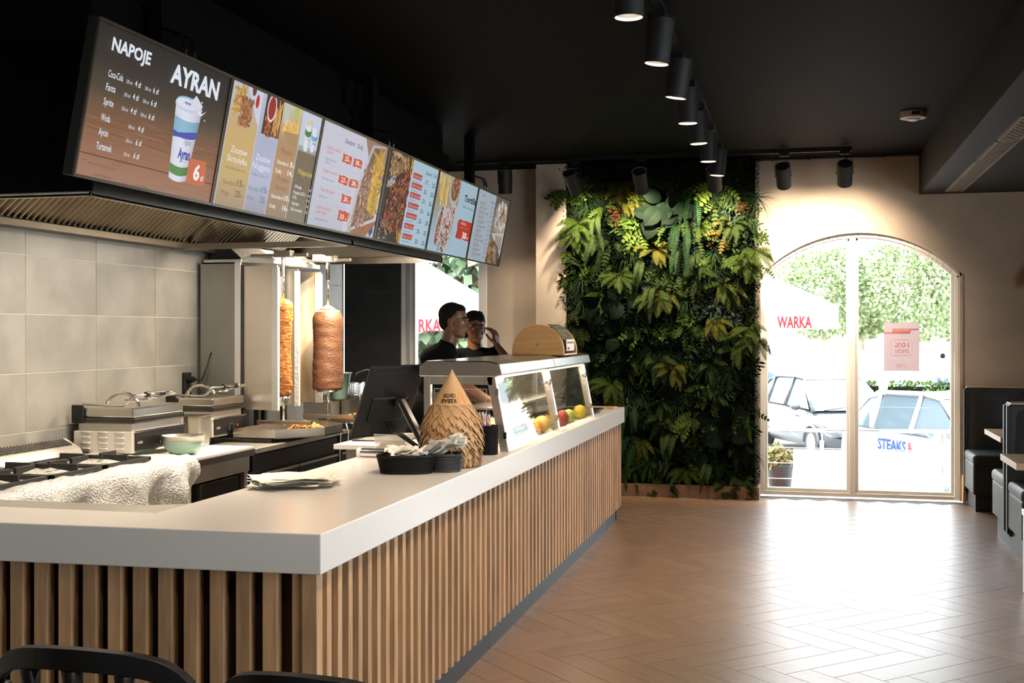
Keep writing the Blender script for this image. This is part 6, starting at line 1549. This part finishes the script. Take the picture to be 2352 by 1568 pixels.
def head_shapes(mb, F, M, s=1.0):
    e = lambda c, r: mb.ell(F(*[k * s for k in c]), tuple(k * s for k in r), 20, 14, M)
    cp = lambda a, ra, b, rb: mb.caps(F(*[k * s for k in a]), ra * s, F(*[k * s for k in b]), rb * s, 12)
    e((-.012, 0, .158), (.097, .077, .088)); e((.020, 0, .115), (.072, .066, .085)); e((.028, 0, .060), (.060, .056, .055)); e((.052, 0, .025), (.034, .036, .026)); e((-.02, 0, .09), (.07, .066, .06))
    e((.040, .036, .085), (.035, .024, .030)); e((.040, -.036, .085), (.035, .024, .030))            # cheeks
    cp((.084, 0, .122), .009, (.108, 0, .090), .0135); e((.096, .013, .086), (.010, .008, .008)); e((.096, -.013, .086), (.010, .008, .008))   # nose
    cp((.078, -.034, .134), .011, (.086, -.010, .132), .011); cp((.078, .034, .134), .011, (.086, .010, .132), .011)      # brow
    cp((.082, -.018, .062), .007, (.090, 0, .065), .008); cp((.082, .018, .062), .007, (.090, 0, .065), .008); cp((.080, -.015, .050), .008, (.087, 0, .050), .009); cp((.080, .015, .050), .008, (.087, 0, .050), .009)
    for sg in (-1, 1): e((-.008, .079 * sg, .108), (.020, .007, .031)); e((-.014, .082 * sg, .118), (.012, .009, .018)); e((-.002, .078 * sg, .085), (.010, .007, .012))
def head_parts(p, F, M, s=1.0, hair='short', beard=False, gaze=0):
    for sg in (-1, 1):
        m = MB(); m.ell(F(.071 * s, .031 * sg * s, .114 * s), .0125 * s, 16, 10); e = build(m, 'eye', 'eye_white', p, smooth=True)
        m = MB(); m.ell(F(.0805 * s, (.031 * sg + gaze) * s, .1145 * s), (.004 * s, .0055 * s, .0055 * s), 12, 8, M); build(m, 'iris', 'hair', e, smooth=True)
        m = MB(); pts = [F(x * s, y * sg * s, z * s) for x, y, z in ((.082, .050, .137), (.092, .036, .146), (.096, .014, .141))]; m.tube(pts, [.002, .0042, .0035], 6); build(m, 'eyebrow', 'hair', p, smooth=True)
        m = MB(); pts = [F(x * s, y * sg * s, z * s) for x, y, z in ((.072, .047, .118), (.084, .033, .1245), (.082, .018, .118))]; m.tube(pts, [.002, .0035, .002], 6); build(m, 'eyelid', 'skin', p, smooth=True)
    m = MB(); m.tube([F(.083 * s, -.020 * s, .0565 * s), F(.0955 * s, 0, .058 * s), F(.083 * s, .020 * s, .0565 * s)], [.002, .0042, .002], 6); build(m, 'lips', 'lips', p, smooth=True)
    m = MB()
    e = lambda c, r: m.ell(F(*[k * s for k in c]), tuple(k * s for k in r), 20, 14, M)
    if hair == 'short':
        e((-.024, 0, .172), (.094, .083, .084)); e((-.050, 0, .125), (.066, .078, .075)); e((.020, 0, .200), (.060, .062, .042))
    else:
        e((-.022, 0, .172), (.098, .086, .088)); e((-.052, 0, .125), (.066, .080, .070)); e((.030, 0, .208), (.062, .066, .042)); e((.062, .02, .192), (.034, .040, .026)); e((.05, -.03, .196), (.038, .036, .026))
        for k in range(22): m.caps(F(random.uniform(-.05, .07), random.uniform(-.06, .06), random.uniform(.215, .245)), .012, F(random.uniform(.0, .09), random.uniform(-.06, .06), random.uniform(.19, .24)), .006, 8)
    remesh(m, 'hair', ['hair'], p, .0045, 3)
    if beard:
        m = MB(); m.ell(F(.077 * s, 0, .018 * s), (.018, .022, .017), 14, 10, M); m.caps(F(.080, -.015, .036), .006, F(.080, .015, .036), .006); remesh(m, 'beard', ['hair'], p, .004, 2)
def hand(mb, wrist, d, n, s=1.0, curl=.5, side=1, spread=.1):
    """wrist, d = direction of the fingers, n = back-of-hand normal"""
    w = Vector(wrist); d = Vector(d).normalized(); n = Vector(n); n = (n - d * n.dot(d)).normalized(); t = d.cross(n) * side
    for k in range(4):
        o = (k - 1.5) * .019 * s; mb.caps(w + t * o * .6, .016 * s, w + d * .078 * s + t * o, .0125 * s, 10)
        L = (.038, .045, .042, .032)[k] * s; q = w + d * .082 * s + t * o; dr = d + t * (k - 1.5) * spread
        for j in range(3):
            dr = (dr - n * curl * (.5 + .35 * j)).normalized(); q2 = q + dr * L * (1, .7, .55)[j]; mb.caps(q, (.0095 - .001 * j) * s, q2, (.0088 - .001 * j) * s, 8); q = q2
    q = w + d * .02 * s + t * -.022 * s
    dr = (d * .6 - t * .7 - n * .35).normalized()
    for j, L in enumerate((.042, .032, .026)):
        q2 = q + dr * L * s; mb.caps(q, (.012 - .0012 * j) * s, q2, (.011 - .0012 * j) * s, 8); q = q2; dr = (dr + d * .45 - n * .15).normalized()
def person(name_label, feet, lean, yaw_body, headpos, yaw_head, arms, parts):
    p = thing('person', name_label, 'person', (feet[0], feet[1], 0), 'kitchen staff behind the counter')
    F, M = frame_fn((0, 0, 0), yaw_body)
    hip = Vector((feet[0], feet[1], .93)); neck = Vector(parts['neck']); chest = hip.lerp(neck, .62)
    body = MB()
    f3 = F(1, 0, 0); s3 = F(0, 1, 0)
    def ell(mb, c, r, g=0): mb.ell(c, (r[0] + g, r[1] + g, r[2] + g), 22, 14, M)
    def torso(mb, g):
        ell(mb, hip + Vector((0, 0, .02)), (.125, .165, .13), g); ell(mb, hip.lerp(chest, .5), (.125, .155, .17), g); ell(mb, chest, (.135, .175, .17), g)
        ell(mb, chest.lerp(neck, .55) - f3 * .012, (.105, .185, .10), g)
        for sg in (-1, 1):
            sh = parts['shoulder'][0 if sg > 0 else 1]; mb.caps(Vector(neck) - Vector((0, 0, .045)) + s3 * sg * .03, .052 + g, Vector(sh), .062 + g, 14)
    torso(body, -.004)
    H_ = Vector(headpos); FH, MH = frame_fn(H_, yaw_head, parts.get('pitch', 0), parts.get('roll', 0))
    body.caps(neck - Vector((0, 0, .06)), .060, FH(-.028, 0, .055), .053, 16)
    head_shapes(body, FH, MH)
    for k, sg in ((0, 1), (1, -1)):
        sh, el, wr, dd, nn_, cu = arms[k]; body.caps(sh, .050, el, .037, 12); body.caps(el, .038, wr, .025, 12); hand(body, wr, dd, nn_, 1.0, cu, sg)
    for sg in (-1, 1):
        hp = hip + s3 * sg * .085; kn = Vector((feet[0], feet[1], .50)) + s3 * sg * .10 + f3 * .02; an = Vector((feet[0], feet[1], .09)) + s3 * sg * .11
        body.caps(hp, .083, kn, .058, 14); body.caps(kn, .056, an, .038, 14)
    remesh(body, 'body', ['skin'], p, .0058, 2)
    ts = MB(); torso(ts, .010)
    for k in (0, 1):
        sh, el = Vector(arms[k][0]), Vector(arms[k][1]); ts.caps(sh, .066, sh.lerp(el, .62), .056, 14)
    ts.caps(neck - Vector((0, 0, .075)), .075, neck - Vector((0, 0, .02)), .062, 16)
    remesh(ts, 't_shirt', ['tshirt_black'], p, .009, 3)
    tr_ = MB(); ell(tr_, hip, (.135, .172, .13), .004)
    for sg in (-1, 1):
        hp = hip + s3 * sg * .085; kn = Vector((feet[0], feet[1], .50)) + s3 * sg * .10 + f3 * .02; an = Vector((feet[0], feet[1], .09)) + s3 * sg * .11
        tr_.caps(hp, .093, kn, .072, 14); tr_.caps(kn, .070, an, .058, 14)
    remesh(tr_, 'trousers', ['trouser'], p, .012, 3)
    for sg in (-1, 1):
        a = Vector((feet[0], feet[1], .045)) + s3 * sg * .11; m = MB(); m.caps(a - f3 * .06, .043, a + f3 * .15, .036, 14); remesh(m, 'shoe', ['black_plastic'], p, .010, 2)
    head_parts(p, FH, MH, 1.0, parts['hair'], parts.get('beard', False), parts.get('gaze', 0))
    return p
V = Vector
# man 1: turned to the right, looking along the counter; right forearm reaching into the case
person('cook in a black t-shirt seen in profile, reaching into the display case', (-2.62, 7.86), 0, R(22), (-2.335, 7.80, 1.602), R(-4),
       [(V((-2.50, 7.98, 1.475)), V((-2.36, 8.08, 1.22)), V((-2.12, 7.98, 1.13)), (.9, -.2, -.25), (0, 0, 1), .35),
        (V((-2.44, 7.66, 1.465)), V((-2.235, 7.62, 1.30)), V((-2.03, 7.60, 1.185)), (.9, -.05, -.35), (.2, 0, 1), .35)],
       dict(neck=(-2.40, 7.80, 1.575), shoulder=(V((-2.50, 7.98, 1.485)), V((-2.47, 7.64, 1.475))), hair='short', beard=True, pitch=R(-2), gaze=-.003))
# man 2: behind him, facing the camera side, left hand at his ear
person('younger cook in a black t-shirt behind his colleague, hand raised to his ear', (-2.47, 8.88), 0, R(-62), (-2.478, 8.80, 1.560), R(-58),
       [(V((-2.33, 8.86, 1.475)), V((-2.165, 8.70, 1.405)), V((-2.285, 8.735, 1.545)), (-.12, .03, 1), (.95, -.3, .1), 1.0),
        (V((-2.62, 8.74, 1.46)), V((-2.66, 8.66, 1.18)), V((-2.50, 8.50, 1.08)), (.6, -.6, -.1), (0, 0, 1), .4)],
       dict(neck=(-2.475, 8.83, 1.515), shoulder=(V((-2.34, 8.87, 1.452)), V((-2.62, 8.76, 1.452))), hair='tousled', pitch=R(0), roll=R(0), gaze=.004))
# ================================================================ OUTDOORS
LEAFK = 1.0
GZ = -.75
struct(boxes(((-60, YB + T + .3, GZ - .1), (60, 90, GZ))), 'pavement', 'paving')
struct(boxes(((-60, 15.6, GZ), (60, 27.5, GZ + .004))), 'road', 'asphalt')
struct(boxes(((-1.6, YB + T, GZ), (3.4, 14.35, -.40)), ((-1.6, YB + T, GZ), (3.4, YB + T + .3, -.05))), 'terrace', 'paving')
dk = thing('terrace_deck', 'reddish wooden decking on the terrace outside the arched window', 'decking', (-.6, 13.6, -.4))
for k in range(12): build(boxes(((-1.5, 12.75 + k * .135, -.40), (.02, 12.878 + k * .135, -.385))), 'board', 'deck', dk)
# terrace railing
ra = thing('terrace_railing', 'steel cable railing of the terrace outside the arched window', 'railing', (.5, 14, -.4))
build(MB().tube([(-1.4, 14, .50), (2.6, 14, .54)], .022, 10), 'top_rail', 'chrome', ra, smooth=True)
for x in (-1.2, .208, 1.52): 
    build(MB().tube([(x, 14, -.4), (x, 14, .40)], .024, 12), 'post', 'chrome', ra, smooth=True); build(MB().tube([(x, 14, .40), (x, 14, .51)], .008, 8), 'pin', 'chrome', ra)
for z in (.31, .13, -.05): build(MB().tube([(-1.3, 14, z), (2.4, 14, z)], .006, 6), 'cable', 'chrome', ra)
bn = thing('railing_banner', 'white canvas banner tied to the cable railing', 'banner', (.68, 13.96, -.4))
m = MB(); gx = 24
g_ = [(-.113 + 1.6 * i / gx, 13.955 + .008 * math.sin(i * 1.3), -.36 + .66 * j / 4) for i in range(gx + 1) for j in range(5)]; m.add(g_)
for i in range(gx):
    for j in range(4): q = i * 5 + j; m.face((q, q + 5, q + 6, q + 1))
build(m, 'sheet', 'banner', bn, smooth=True)
for k in range(9):
    x = -.9 + k * .37; m = MB(); m.tube([(x, 13.99, .54), (x + .03, 13.97, .50), (x + .05, 13.96, .47), (x + .10, 13.96, .45)], .008, 5)
    build(m, 'cable_tie', 'banner', ra)
# plant pot
pp = thing('plant_pot', 'grey plant pot with yellowish shrub on the terrace', 'potted plant', (-.27, 14.4, -.384))
build(MB().lathe([(.11, 0), (.15, .42), (.16, .43), (.16, .47), (.14, .47), (.13, .42)], (-.27, 14.35, -.384), 24), 'pot', 'kick', pp, smooth=True)
def leafball(mb, c, r, n, cols, L=.12, fill=.3):
    c = Vector(c)
    for k in range(n):
        v = Vector((random.gauss(0, 1), random.gauss(0, 1), random.gauss(0, 1))).normalized(); q = c + Vector((v.x * r[0], v.y * r[1], v.z * r[2])) * random.uniform(1 - fill, 1.03)
        d = (v + Vector((random.uniform(-1, 1), random.uniform(-1, 1), random.uniform(-1, .6)))).normalized(); s = d.cross(Vector((random.uniform(-1, 1), random.uniform(-1, 1), random.uniform(-1, 1)))).normalized() * L * .38
        mb.col = vary(random.choice(cols), .3); i = mb.add([q, q + d * L * .5 - s, q + d * L, q + d * L * .5 + s]); mb.face((i, i + 1, i + 2, i + 3))
m = MB(); leafball(m, (-.30, 14.35, .16), (.22, .2, .14), 500, [(.22, .20, .08), (.14, .18, .07), (.24, .16, .08)], .06, .8); build(m, 'foliage', 'leaf', pp, col=True, kind='stuff')
# market umbrellas
def umbrella(cx, cy, zt, ze, w, lab, tx):
    u = thing('market_umbrella', lab, 'umbrella', (cx, cy, GZ), 'white umbrellas outside')
    A_ = (cx, cy, zt); c4 = [(cx - w, cy - w, ze), (cx + w, cy - w, ze), (cx + w, cy + w, ze), (cx - w, cy + w, ze)]; n4 = ['canopy_panel'] * 4
    for k in range(4):
        a, b = c4[k], c4[(k + 1) % 4]; m = MB(); m.prism([A_, a, b], (0, 0, -.006)); build(m, 'canopy_panel', 'canvas_white', u)
        m = MB(); off = (0, .006, 0) if k % 2 == 0 else (.006, 0, 0); m.prism([a, b, (b[0], b[1], ze - .30), (a[0], a[1], ze - .30)], off); build(m, 'valance', 'canvas_white', u)
    build(MB().cyl((cx, cy, GZ), (cx, cy, zt), .03, seg=12), 'pole', 'bamboo', u); build(MB().cyl((cx, cy, GZ), (cx, cy, GZ + .08), .3, seg=24), 'foot', 'kick', u)
    m = MB(); fn = lambda a, b: (a, cy - w - .008, b)
    put_text(m, 'WARKA', fn, tx[0], tx[1], tx[2], width=tx[3], col=(.60, .012, .02), bold=.03)
    build(m, 'lettering', 'print', u, col=True); return u
umbrella(-1.06, 17.4, 2.75, 1.99, 1.5, 'white square umbrella with red lettering outside the arched window', (-.335, 1.705, .155, .445))
umbrella(-6.0, 16.4, 3.05, 1.97, 1.5, 'white square umbrella with red lettering outside the kitchen window', (-5.26, 1.655, .17, .60))
# trees
LF = [(.28, .36, .17), (.38, .44, .25), (.18, .26, .11), (.48, .52, .34)]
def tree(x, y, zc, r, n, lab, base=GZ, L=.15, cols=LF, th=.11, wash=True):
    t = thing('round_tree', lab, 'tree', (x, y, base), 'trees on the square')
    build(MB().tube([(x, y, base), (x, y, zc - r[2] * .5)], [th, th * .8], 10), 'trunk', 'trunk', t)
    if wash: build(MB().tube([(x, y, base + .01), (x, y, base + 1.7)], [th + .006, th * .92 + .006], 10), 'limewash', 'lime_wash', t)
    m = MB(); leafball(m, (x, y, zc), r, n, cols, L, .35); build(m, 'crown', 'leaf', t, col=True, kind='stuff')
    for q in range(5): m = MB(); a = q * 1.3; m.tube([(x, y, zc - r[2] * .6), (x + math.cos(a) * r[0] * .6, y + math.sin(a) * r[1] * .6, zc + .1)], [.05, .02], 6); build(m, 'branch', 'trunk', t)
random.seed(5)
tree(.70, 42, 3.05, (1.7, 1.6, 1.55), 7000, 'small round trimmed tree behind the umbrella, with a white painted trunk')
tree(3.75, 41, 3.4, (1.75, 1.7, 2.0), 8000, 'round trimmed tree seen over the white car, middle of the right pane', L=.15)
tree(5.6, 44, 3.5, (2.0, 1.7, 2.1), 8000, 'round trimmed tree at the right edge of the arched window', L=.2)
tree(2.1, 45, 2.8, (1.2, 1.3, 1.3), 3600, 'smallest round tree, behind the window mullion', L=.2)
LG = [(.10, .16, .09), (.16, .21, .13), (.06, .10, .05), (.24, .30, .18), (.24, .17, .12)]
tree(-7.2, 21.5, 3.6, (3.2, 1.6, 2.6), 9000, 'large leafy tree filling the kitchen window', L=.30, cols=LG, th=.18, wash=False)
# hedges
for k, (x0, x1, y, z1, lab) in enumerate(((-1.5, 4.5, 36.5, .15, 'low clipped hedge behind the dark car'), (2.9, 5.6, 31, .15, 'low rounded hedge behind the white car'), (-9, -4, 24, .9, 'hedge below the tree outside the kitchen window'))):
    h = thing('hedge', lab, 'hedge', ((x0 + x1) / 2, y, GZ), 'hedges outside'); m = MB()
    for q in range(2600):
        v = Vector((random.uniform(x0, x1), y + random.uniform(-.4, .4), GZ + random.random() ** .5 * (z1 - GZ))); d = Vector((random.uniform(-1, 1), random.uniform(-1, .2), random.uniform(-.5, 1))).normalized(); s = d.cross(Vector((0, .3, 1))).normalized() * .04; m.col = vary((.10, .17, .05), .4)
        i = m.add([v, v + d * .06 - s, v + d * .13, v + d * .06 + s]); m.face((i, i + 1, i + 2, i + 3))
    build(m, 'leaves', 'leaf', h, col=True, kind='stuff'); build(boxes(((x0 + .1, y - .3, GZ), (x1 - .1, y + .3, z1 - .12))), 'core', 'moss', h)
# facades far behind
for nm, x0, x1, y, z1, lab in (('apartment_building', -16, -1.5, 78, 7.5, 'pale building on the far side of the square, left part'), ('townhouse', 6.4, 20, 74, 9.2, 'townhouse with a red roof on the right of the square'), ):
    b = thing(nm, lab, 'building', ((x0 + x1) / 2, y, GZ)); build(boxes(((x0, y, GZ), (x1, y + 6, z1))), 'wall', 'facade', b)
    build(MB().prism([(x0 - .3, y - .3, z1), (x1 + .3, y - .3, z1), (x1 + .3, y + 3, z1 + 2), (x0 - .3, y + 3, z1 + 2)], (0, 3.3, 0)), 'roof', 'roof_red', b)
    for q in range(int((x1 - x0) / 2)):
        for r_ in range(2): w = build(boxes(((x0 + .6 + q * 2, y - .05, .8 + r_ * 3), (x0 + 1.6 + q * 2, y, 2.2 + r_ * 3))), 'window', 'car_glass', b)

# ---------------- cars
def car(x, y, yaw, paint, lab, text=None):
    """small hatchback, nose toward +X local; origin mid-wheelbase on the ground"""
    c = thing('car', lab, 'car', (x, y, GZ), 'parked cars'); F, M = frame_fn((x, y, GZ), yaw)
    W2 = .84
    # longitudinal stations: x, z of sill, belt, roof, half width at belt, at roof
    low = [(-1.93, .34, .78, .60), (-1.85, .25, .90, .76), (-1.6, .22, .98, .82), (-1.0, .20, .98, W2), (0, .20, .96, W2), (.75, .20, .93, W2), (1.15, .21, .86, .83), (1.6, .23, .74, .80), (1.84, .27, .62, .70), (1.93, .34, .52, .56)]
    m = MB(); rg = []
    for X, zs, zb, w in low:
        P = []
        for t in range(9):
            a = -PI / 2 + PI * t / 8; P.append((math.copysign(abs(math.sin(a)) ** .5, math.sin(a)), math.cos(a)))
        ring = [(-w * .86, zs), (-w, zs + .12), (-w * 1.01, (zs + zb) / 2), (-w * .97, zb - .05), (-w * .84, zb), (w * .84, zb), (w * .97, zb - .05), (w * 1.01, (zs + zb) / 2), (w, zs + .12), (w * .86, zs)]
        rg.append(m.add([F(X, a, b) for a, b in ring]))
    for k in range(len(rg) - 1):
        for q in range(10): m.face((rg[k] + q, rg[k + 1] + q, rg[k + 1] + (q + 1) % 10, rg[k] + (q + 1) % 10))
    m.face([rg[0] + q for q in range(10)]); m.face([rg[-1] + q for q in range(10)][::-1])
    bd = build(m, 'body', paint, c, smooth=True, bevel=.03, seg=2)
    # cabin: roof and pillars; glass inset
    st = [(-1.72, .97, .70), (-1.35, 1.40, .58), (-.85, 1.50, .60), (0, 1.52, .61), (.35, 1.46, .60), (1.12, .90, .74)]
    m = MB(); top = [(F(X, -w, z), F(X, w, z)) for X, z, w in st[1:5]]
    for k in range(3): 
        a, b = top[k], top[k + 1]; q = m.add([a[0], b[0], b[1], a[1], a[0] - Vector((0, 0, .05)), b[0] - Vector((0, 0, .05)), b[1] - Vector((0, 0, .05)), a[1] - Vector((0, 0, .05))])
        for f in ((0, 1, 2, 3), (4, 7, 6, 5), (0, 4, 5, 1), (3, 2, 6, 7)): m.face([q + i for i in f])
    build(m, 'roof', paint, bd, smooth=False, bevel=.02)
    m = MB()
    for sg in (-1, 1):
        for (X0, z0, w0), (X1, z1, w1) in (((-1.75, .95, .78), (-1.33, 1.42, .60)), ((1.14, .88, .76), (.33, 1.47, .60)), ((-.05, .95, .82), (-.05, 1.5, .62)), ((-.95, .97, .82), (-1.0, 1.48, .62))):
            m.tube([F(X0, sg * w0, z0), F(X1, sg * w1, z1)], [.045, .032], 8)
        m.tube([F(X, sg * (w + .01), z) for X, z, w in st[1:5]], .032, 8)
    build(m, 'pillars', paint, bd, smooth=True)
    m = MB()
    m.poly([F(1.16, -.74, .90), F(1.16, .74, .90), F(.36, .58, 1.45), F(.36, -.58, 1.45)]); build(m, 'windscreen', 'car_glass', bd)
    m = MB(); m.poly([F(-1.74, -.70, .97), F(-1.36, -.56, 1.40), F(-1.36, .56, 1.40), F(-1.74, .70, .97)]); build(m, 'tailgate_window', 'car_glass', bd)
    for sg in (-1, 1):
        for pts in (((1.0, .92, .79), (.30, 1.44, .605), (-.02, 1.47, .61), (-.02, .95, .81)), ((-.09, .95, .81), (-.09, 1.47, .61), (-.95, 1.46, .605), (-.98, .97, .81)), ((-1.04, .97, .81), (-1.05, 1.45, .605), (-1.32, 1.38, .60), (-1.66, .99, .78))):
            m = MB(); m.poly([F(X, sg * w, z) for X, z, w in pts]); build(m, 'door_window', 'car_glass', bd)
        m = MB(); m.ell(F(.80, sg * .98, .97), (.09, .10, .075), 12, 8, M); m.cyl(F(.82, sg * .84, .92), F(.80, sg * .93, .95), .025, seg=8); build(m, 'mirror', paint, bd, smooth=True)
        for X in (-1.22, 1.22):
            m = MB(); m.cyl(F(X, sg * .66, .30), F(X, sg * .85, .30), .30, seg=28); wh = build(m, 'wheel', 'tyre', c, bevel=.02)
            m = MB(); m.cyl(F(X, sg * .851, .30), F(X, sg * .862, .30), .19, .17, seg=20); build(m, 'hub', 'steel_soft', wh)
            m = MB(); m.tube([F(X + .335 * math.cos(a), sg * .845, .30 + .335 * math.sin(a)) for a in [PI * q / 14 for q in range(15)]], .03, 6); build(m, 'wheel_arch', paint, bd, smooth=True)
        m = MB(); m.ell(F(1.66, sg * .60, .66), (.20, .15, .09), 14, 8, M @ Matrix.Rotation(R(-20) * -1, 3, 'Y')); build(m, 'headlight', 'plastic_white', bd, smooth=True)
        m = MB(); m.tube([F(.62, sg * .872, .78), F(.42, sg * .875, .78)], .014, 6); build(m, 'door_handle', paint, bd)
    m = MB(); m.tube([F(1.16, -.55, .905), F(1.05, .1, .97)], .009, 6); m.tube([F(1.17, .0, .905), F(1.05, .62, .96)], .009, 6); build(m, 'wipers', 'black_matte', bd)
    m = MB(); m.hexa([F(1.90, -.26, .32), F(1.965, -.26, .32), F(1.965, .26, .32), F(1.90, .26, .32), F(1.90, -.26, .43), F(1.965, -.26, .43), F(1.965, .26, .43), F(1.90, .26, .43)]); build(m, 'number_plate', 'banner', bd)
    m = MB(); m.hexa([F(1.93, -.45, .50), F(1.945, -.45, .50), F(1.945, .45, .50), F(1.93, .45, .50), F(1.90, -.42, .56), F(1.925, -.42, .56), F(1.925, .42, .56), F(1.90, .42, .56)]); build(m, 'radiator_grille', 'black_plastic', bd)
    return c, bd, F
car(.42, 24.4, R(-66), 'car_dark', 'dark grey hatchback parked outside the left pane')
c2, b2, F2 = car(2.20, 18.0, R(-58), 'car_white', 'white hatchback with blue lettering on its door, outside the right pane')
m = MB(); fn = lambda a, b: F2(1.0 - a, -.862, .50 + b) if True else None
fn = lambda a, b: F2(-.75 + a, -.864, .68 + b)
put_text(m, 'STEAKS', fn, 0, 0, .16, width=.66, col=(.03, .07, .25), bold=.03); put_text(m, '&', fn, .70, 0, .16, width=.10, col=(.5, .03, .05), bold=.03); put_text(m, 'BURGERS', fn, -.02, -.20, .15, width=.7, col=(.03, .07, .25), bold=.03)
build(m, 'lettering', 'print', b2, col=True)
# ---------------- passers-by
def walker(x, y, h, shirt, trouser, hair, lab, yaw=0, dress=False):
    p = thing('person', lab, 'person', (x, y, GZ), 'passers-by outside'); F, M = frame_fn((x, y, GZ), yaw); s = h / 1.75; m = MB()
    q = lambda a, b, c: F(a * s, b * s, c * s)
    m.ell(q(0, 0, 1.63), (.09 * s, .075 * s, .12 * s), 14, 10, M); m.caps(q(0, 0, 1.45), .055 * s, q(0, 0, 1.56), .05 * s); m.ell(q(.09, 0, 1.61), (.018, .014, .02), 8, 6); m.ell(q(0, 0, 1.22), (.11 * s, .17 * s, .25 * s), 14, 10, M); m.ell(q(0, 0, .95), (.11 * s, .16 * s, .14 * s), 14, 10, M)
    for sg in (-1, 1):
        m.caps(q(0, .085 * sg, .92), .08 * s, q(.08 * sg, .09 * sg, .5), .055 * s); m.caps(q(.08 * sg, .09 * sg, .5), .055 * s, q(.02 * sg, .09 * sg, .08), .038 * s); m.caps(q(.02 * sg, .09 * sg, .04), .04 * s, q(.02 * sg + .15, .09 * sg, .035), .03 * s)
        m.caps(q(0, .19 * sg, 1.40), .05 * s, q(-.03 * sg, .23 * sg, 1.12), .04 * s); m.caps(q(-.03 * sg, .23 * sg, 1.12), .038 * s, q(.10, .22 * sg, .90), .03 * s); hand(m, q(.10, .22 * sg, .88), (.2, 0, -1), (0, sg, 0), s, .2, sg)
    remesh(m, 'body', ['skin_light'], p, .012, 2)
    g = .014; m = MB(); m.ell(q(0, 0, 1.22), (.12 * s, .185 * s, .27 * s), 14, 10, M); m.ell(q(0, 0, .98), (.125 * s, .17 * s, .14 * s), 14, 10, M)
    for sg in (-1, 1):
        m.caps(q(0, .06 * sg, 1.43), .05 * s, q(0, .19 * sg, 1.38), .06 * s)
        if not dress: m.caps(q(0, .19 * sg, 1.38), .062 * s, q(-.03 * sg, .23 * sg, 1.15), .052 * s)
    remesh(m, 'shirt', [shirt], p, .014, 2)
    m = MB()
    for sg in (-1, 1): m.caps(q(0, .085 * sg, .92), .10 * s, q(.08 * sg, .09 * sg, .5), .07 * s); m.caps(q(.08 * sg, .09 * sg, .5), .07 * s, q(.02 * sg, .09 * sg, .12), .055 * s)
    remesh(m, 'trousers', [trouser], p, .016, 2)
    m = MB(); m.ell(q(-.02, 0, 1.67), (.095 * s, .083 * s, .10 * s), 14, 10, M)
    if hair == 'hair_fair': m.ell(q(-.06, 0, 1.56), (.06, .09, .14), 12, 8)
    remesh(m, 'hair', [hair], p, .012, 1)
walker(-.775, 27.2, 1.80, 'cloth_blue', 'trouser', 'hair_grey', 'grey haired man in a dark blue shirt walking behind the dark car', R(-20))
walker(1.25, 35.5, 1.74, 'cloth_lightblue', 'trouser', 'hair_grey', 'man in a light blue shirt, half hidden by the window mullion', R(-60))
walker(1.36, 22.0, 1.62, 'cloth_white', 'cloth_lightblue', 'hair_fair', 'woman in a white sleeveless top walking behind the white car', R(200), True)
walker(4.35, 40, 1.7, 'cloth_white', 'cloth_blue', 'hair', 'distant pedestrian between the trees at the right pane edge', R(90))
# bench and bicycle-like clutter on the square
for k, x in enumerate((.8, 2.6)):
    b = thing('park_bench', ('white park bench on the square, left of the mullion', 'white park bench on the square, right of the mullion')[k], 'bench', (x, 38, GZ), 'benches on the square')
    for q in range(3): build(boxes(((x - .8, 38 + q * .12, GZ + .44), (x + .8, 38.09 + q * .12, GZ + .48))), 'seat_slat', 'banner', b)
    for q in range(2): build(boxes(((x - .8, 38.4, GZ + .62 + q * .15), (x + .8, 38.43, GZ + .72 + q * .15))), 'back_slat', 'banner', b)
    for sx in (-.6, .6): build(boxes(((x + sx - .03, 38, GZ), (x + sx + .03, 38.42, GZ + .44)), ((x + sx - .03, 38.38, GZ + .4), (x + sx + .03, 38.42, GZ + .9))), 'bench_frame', 'kick', b)
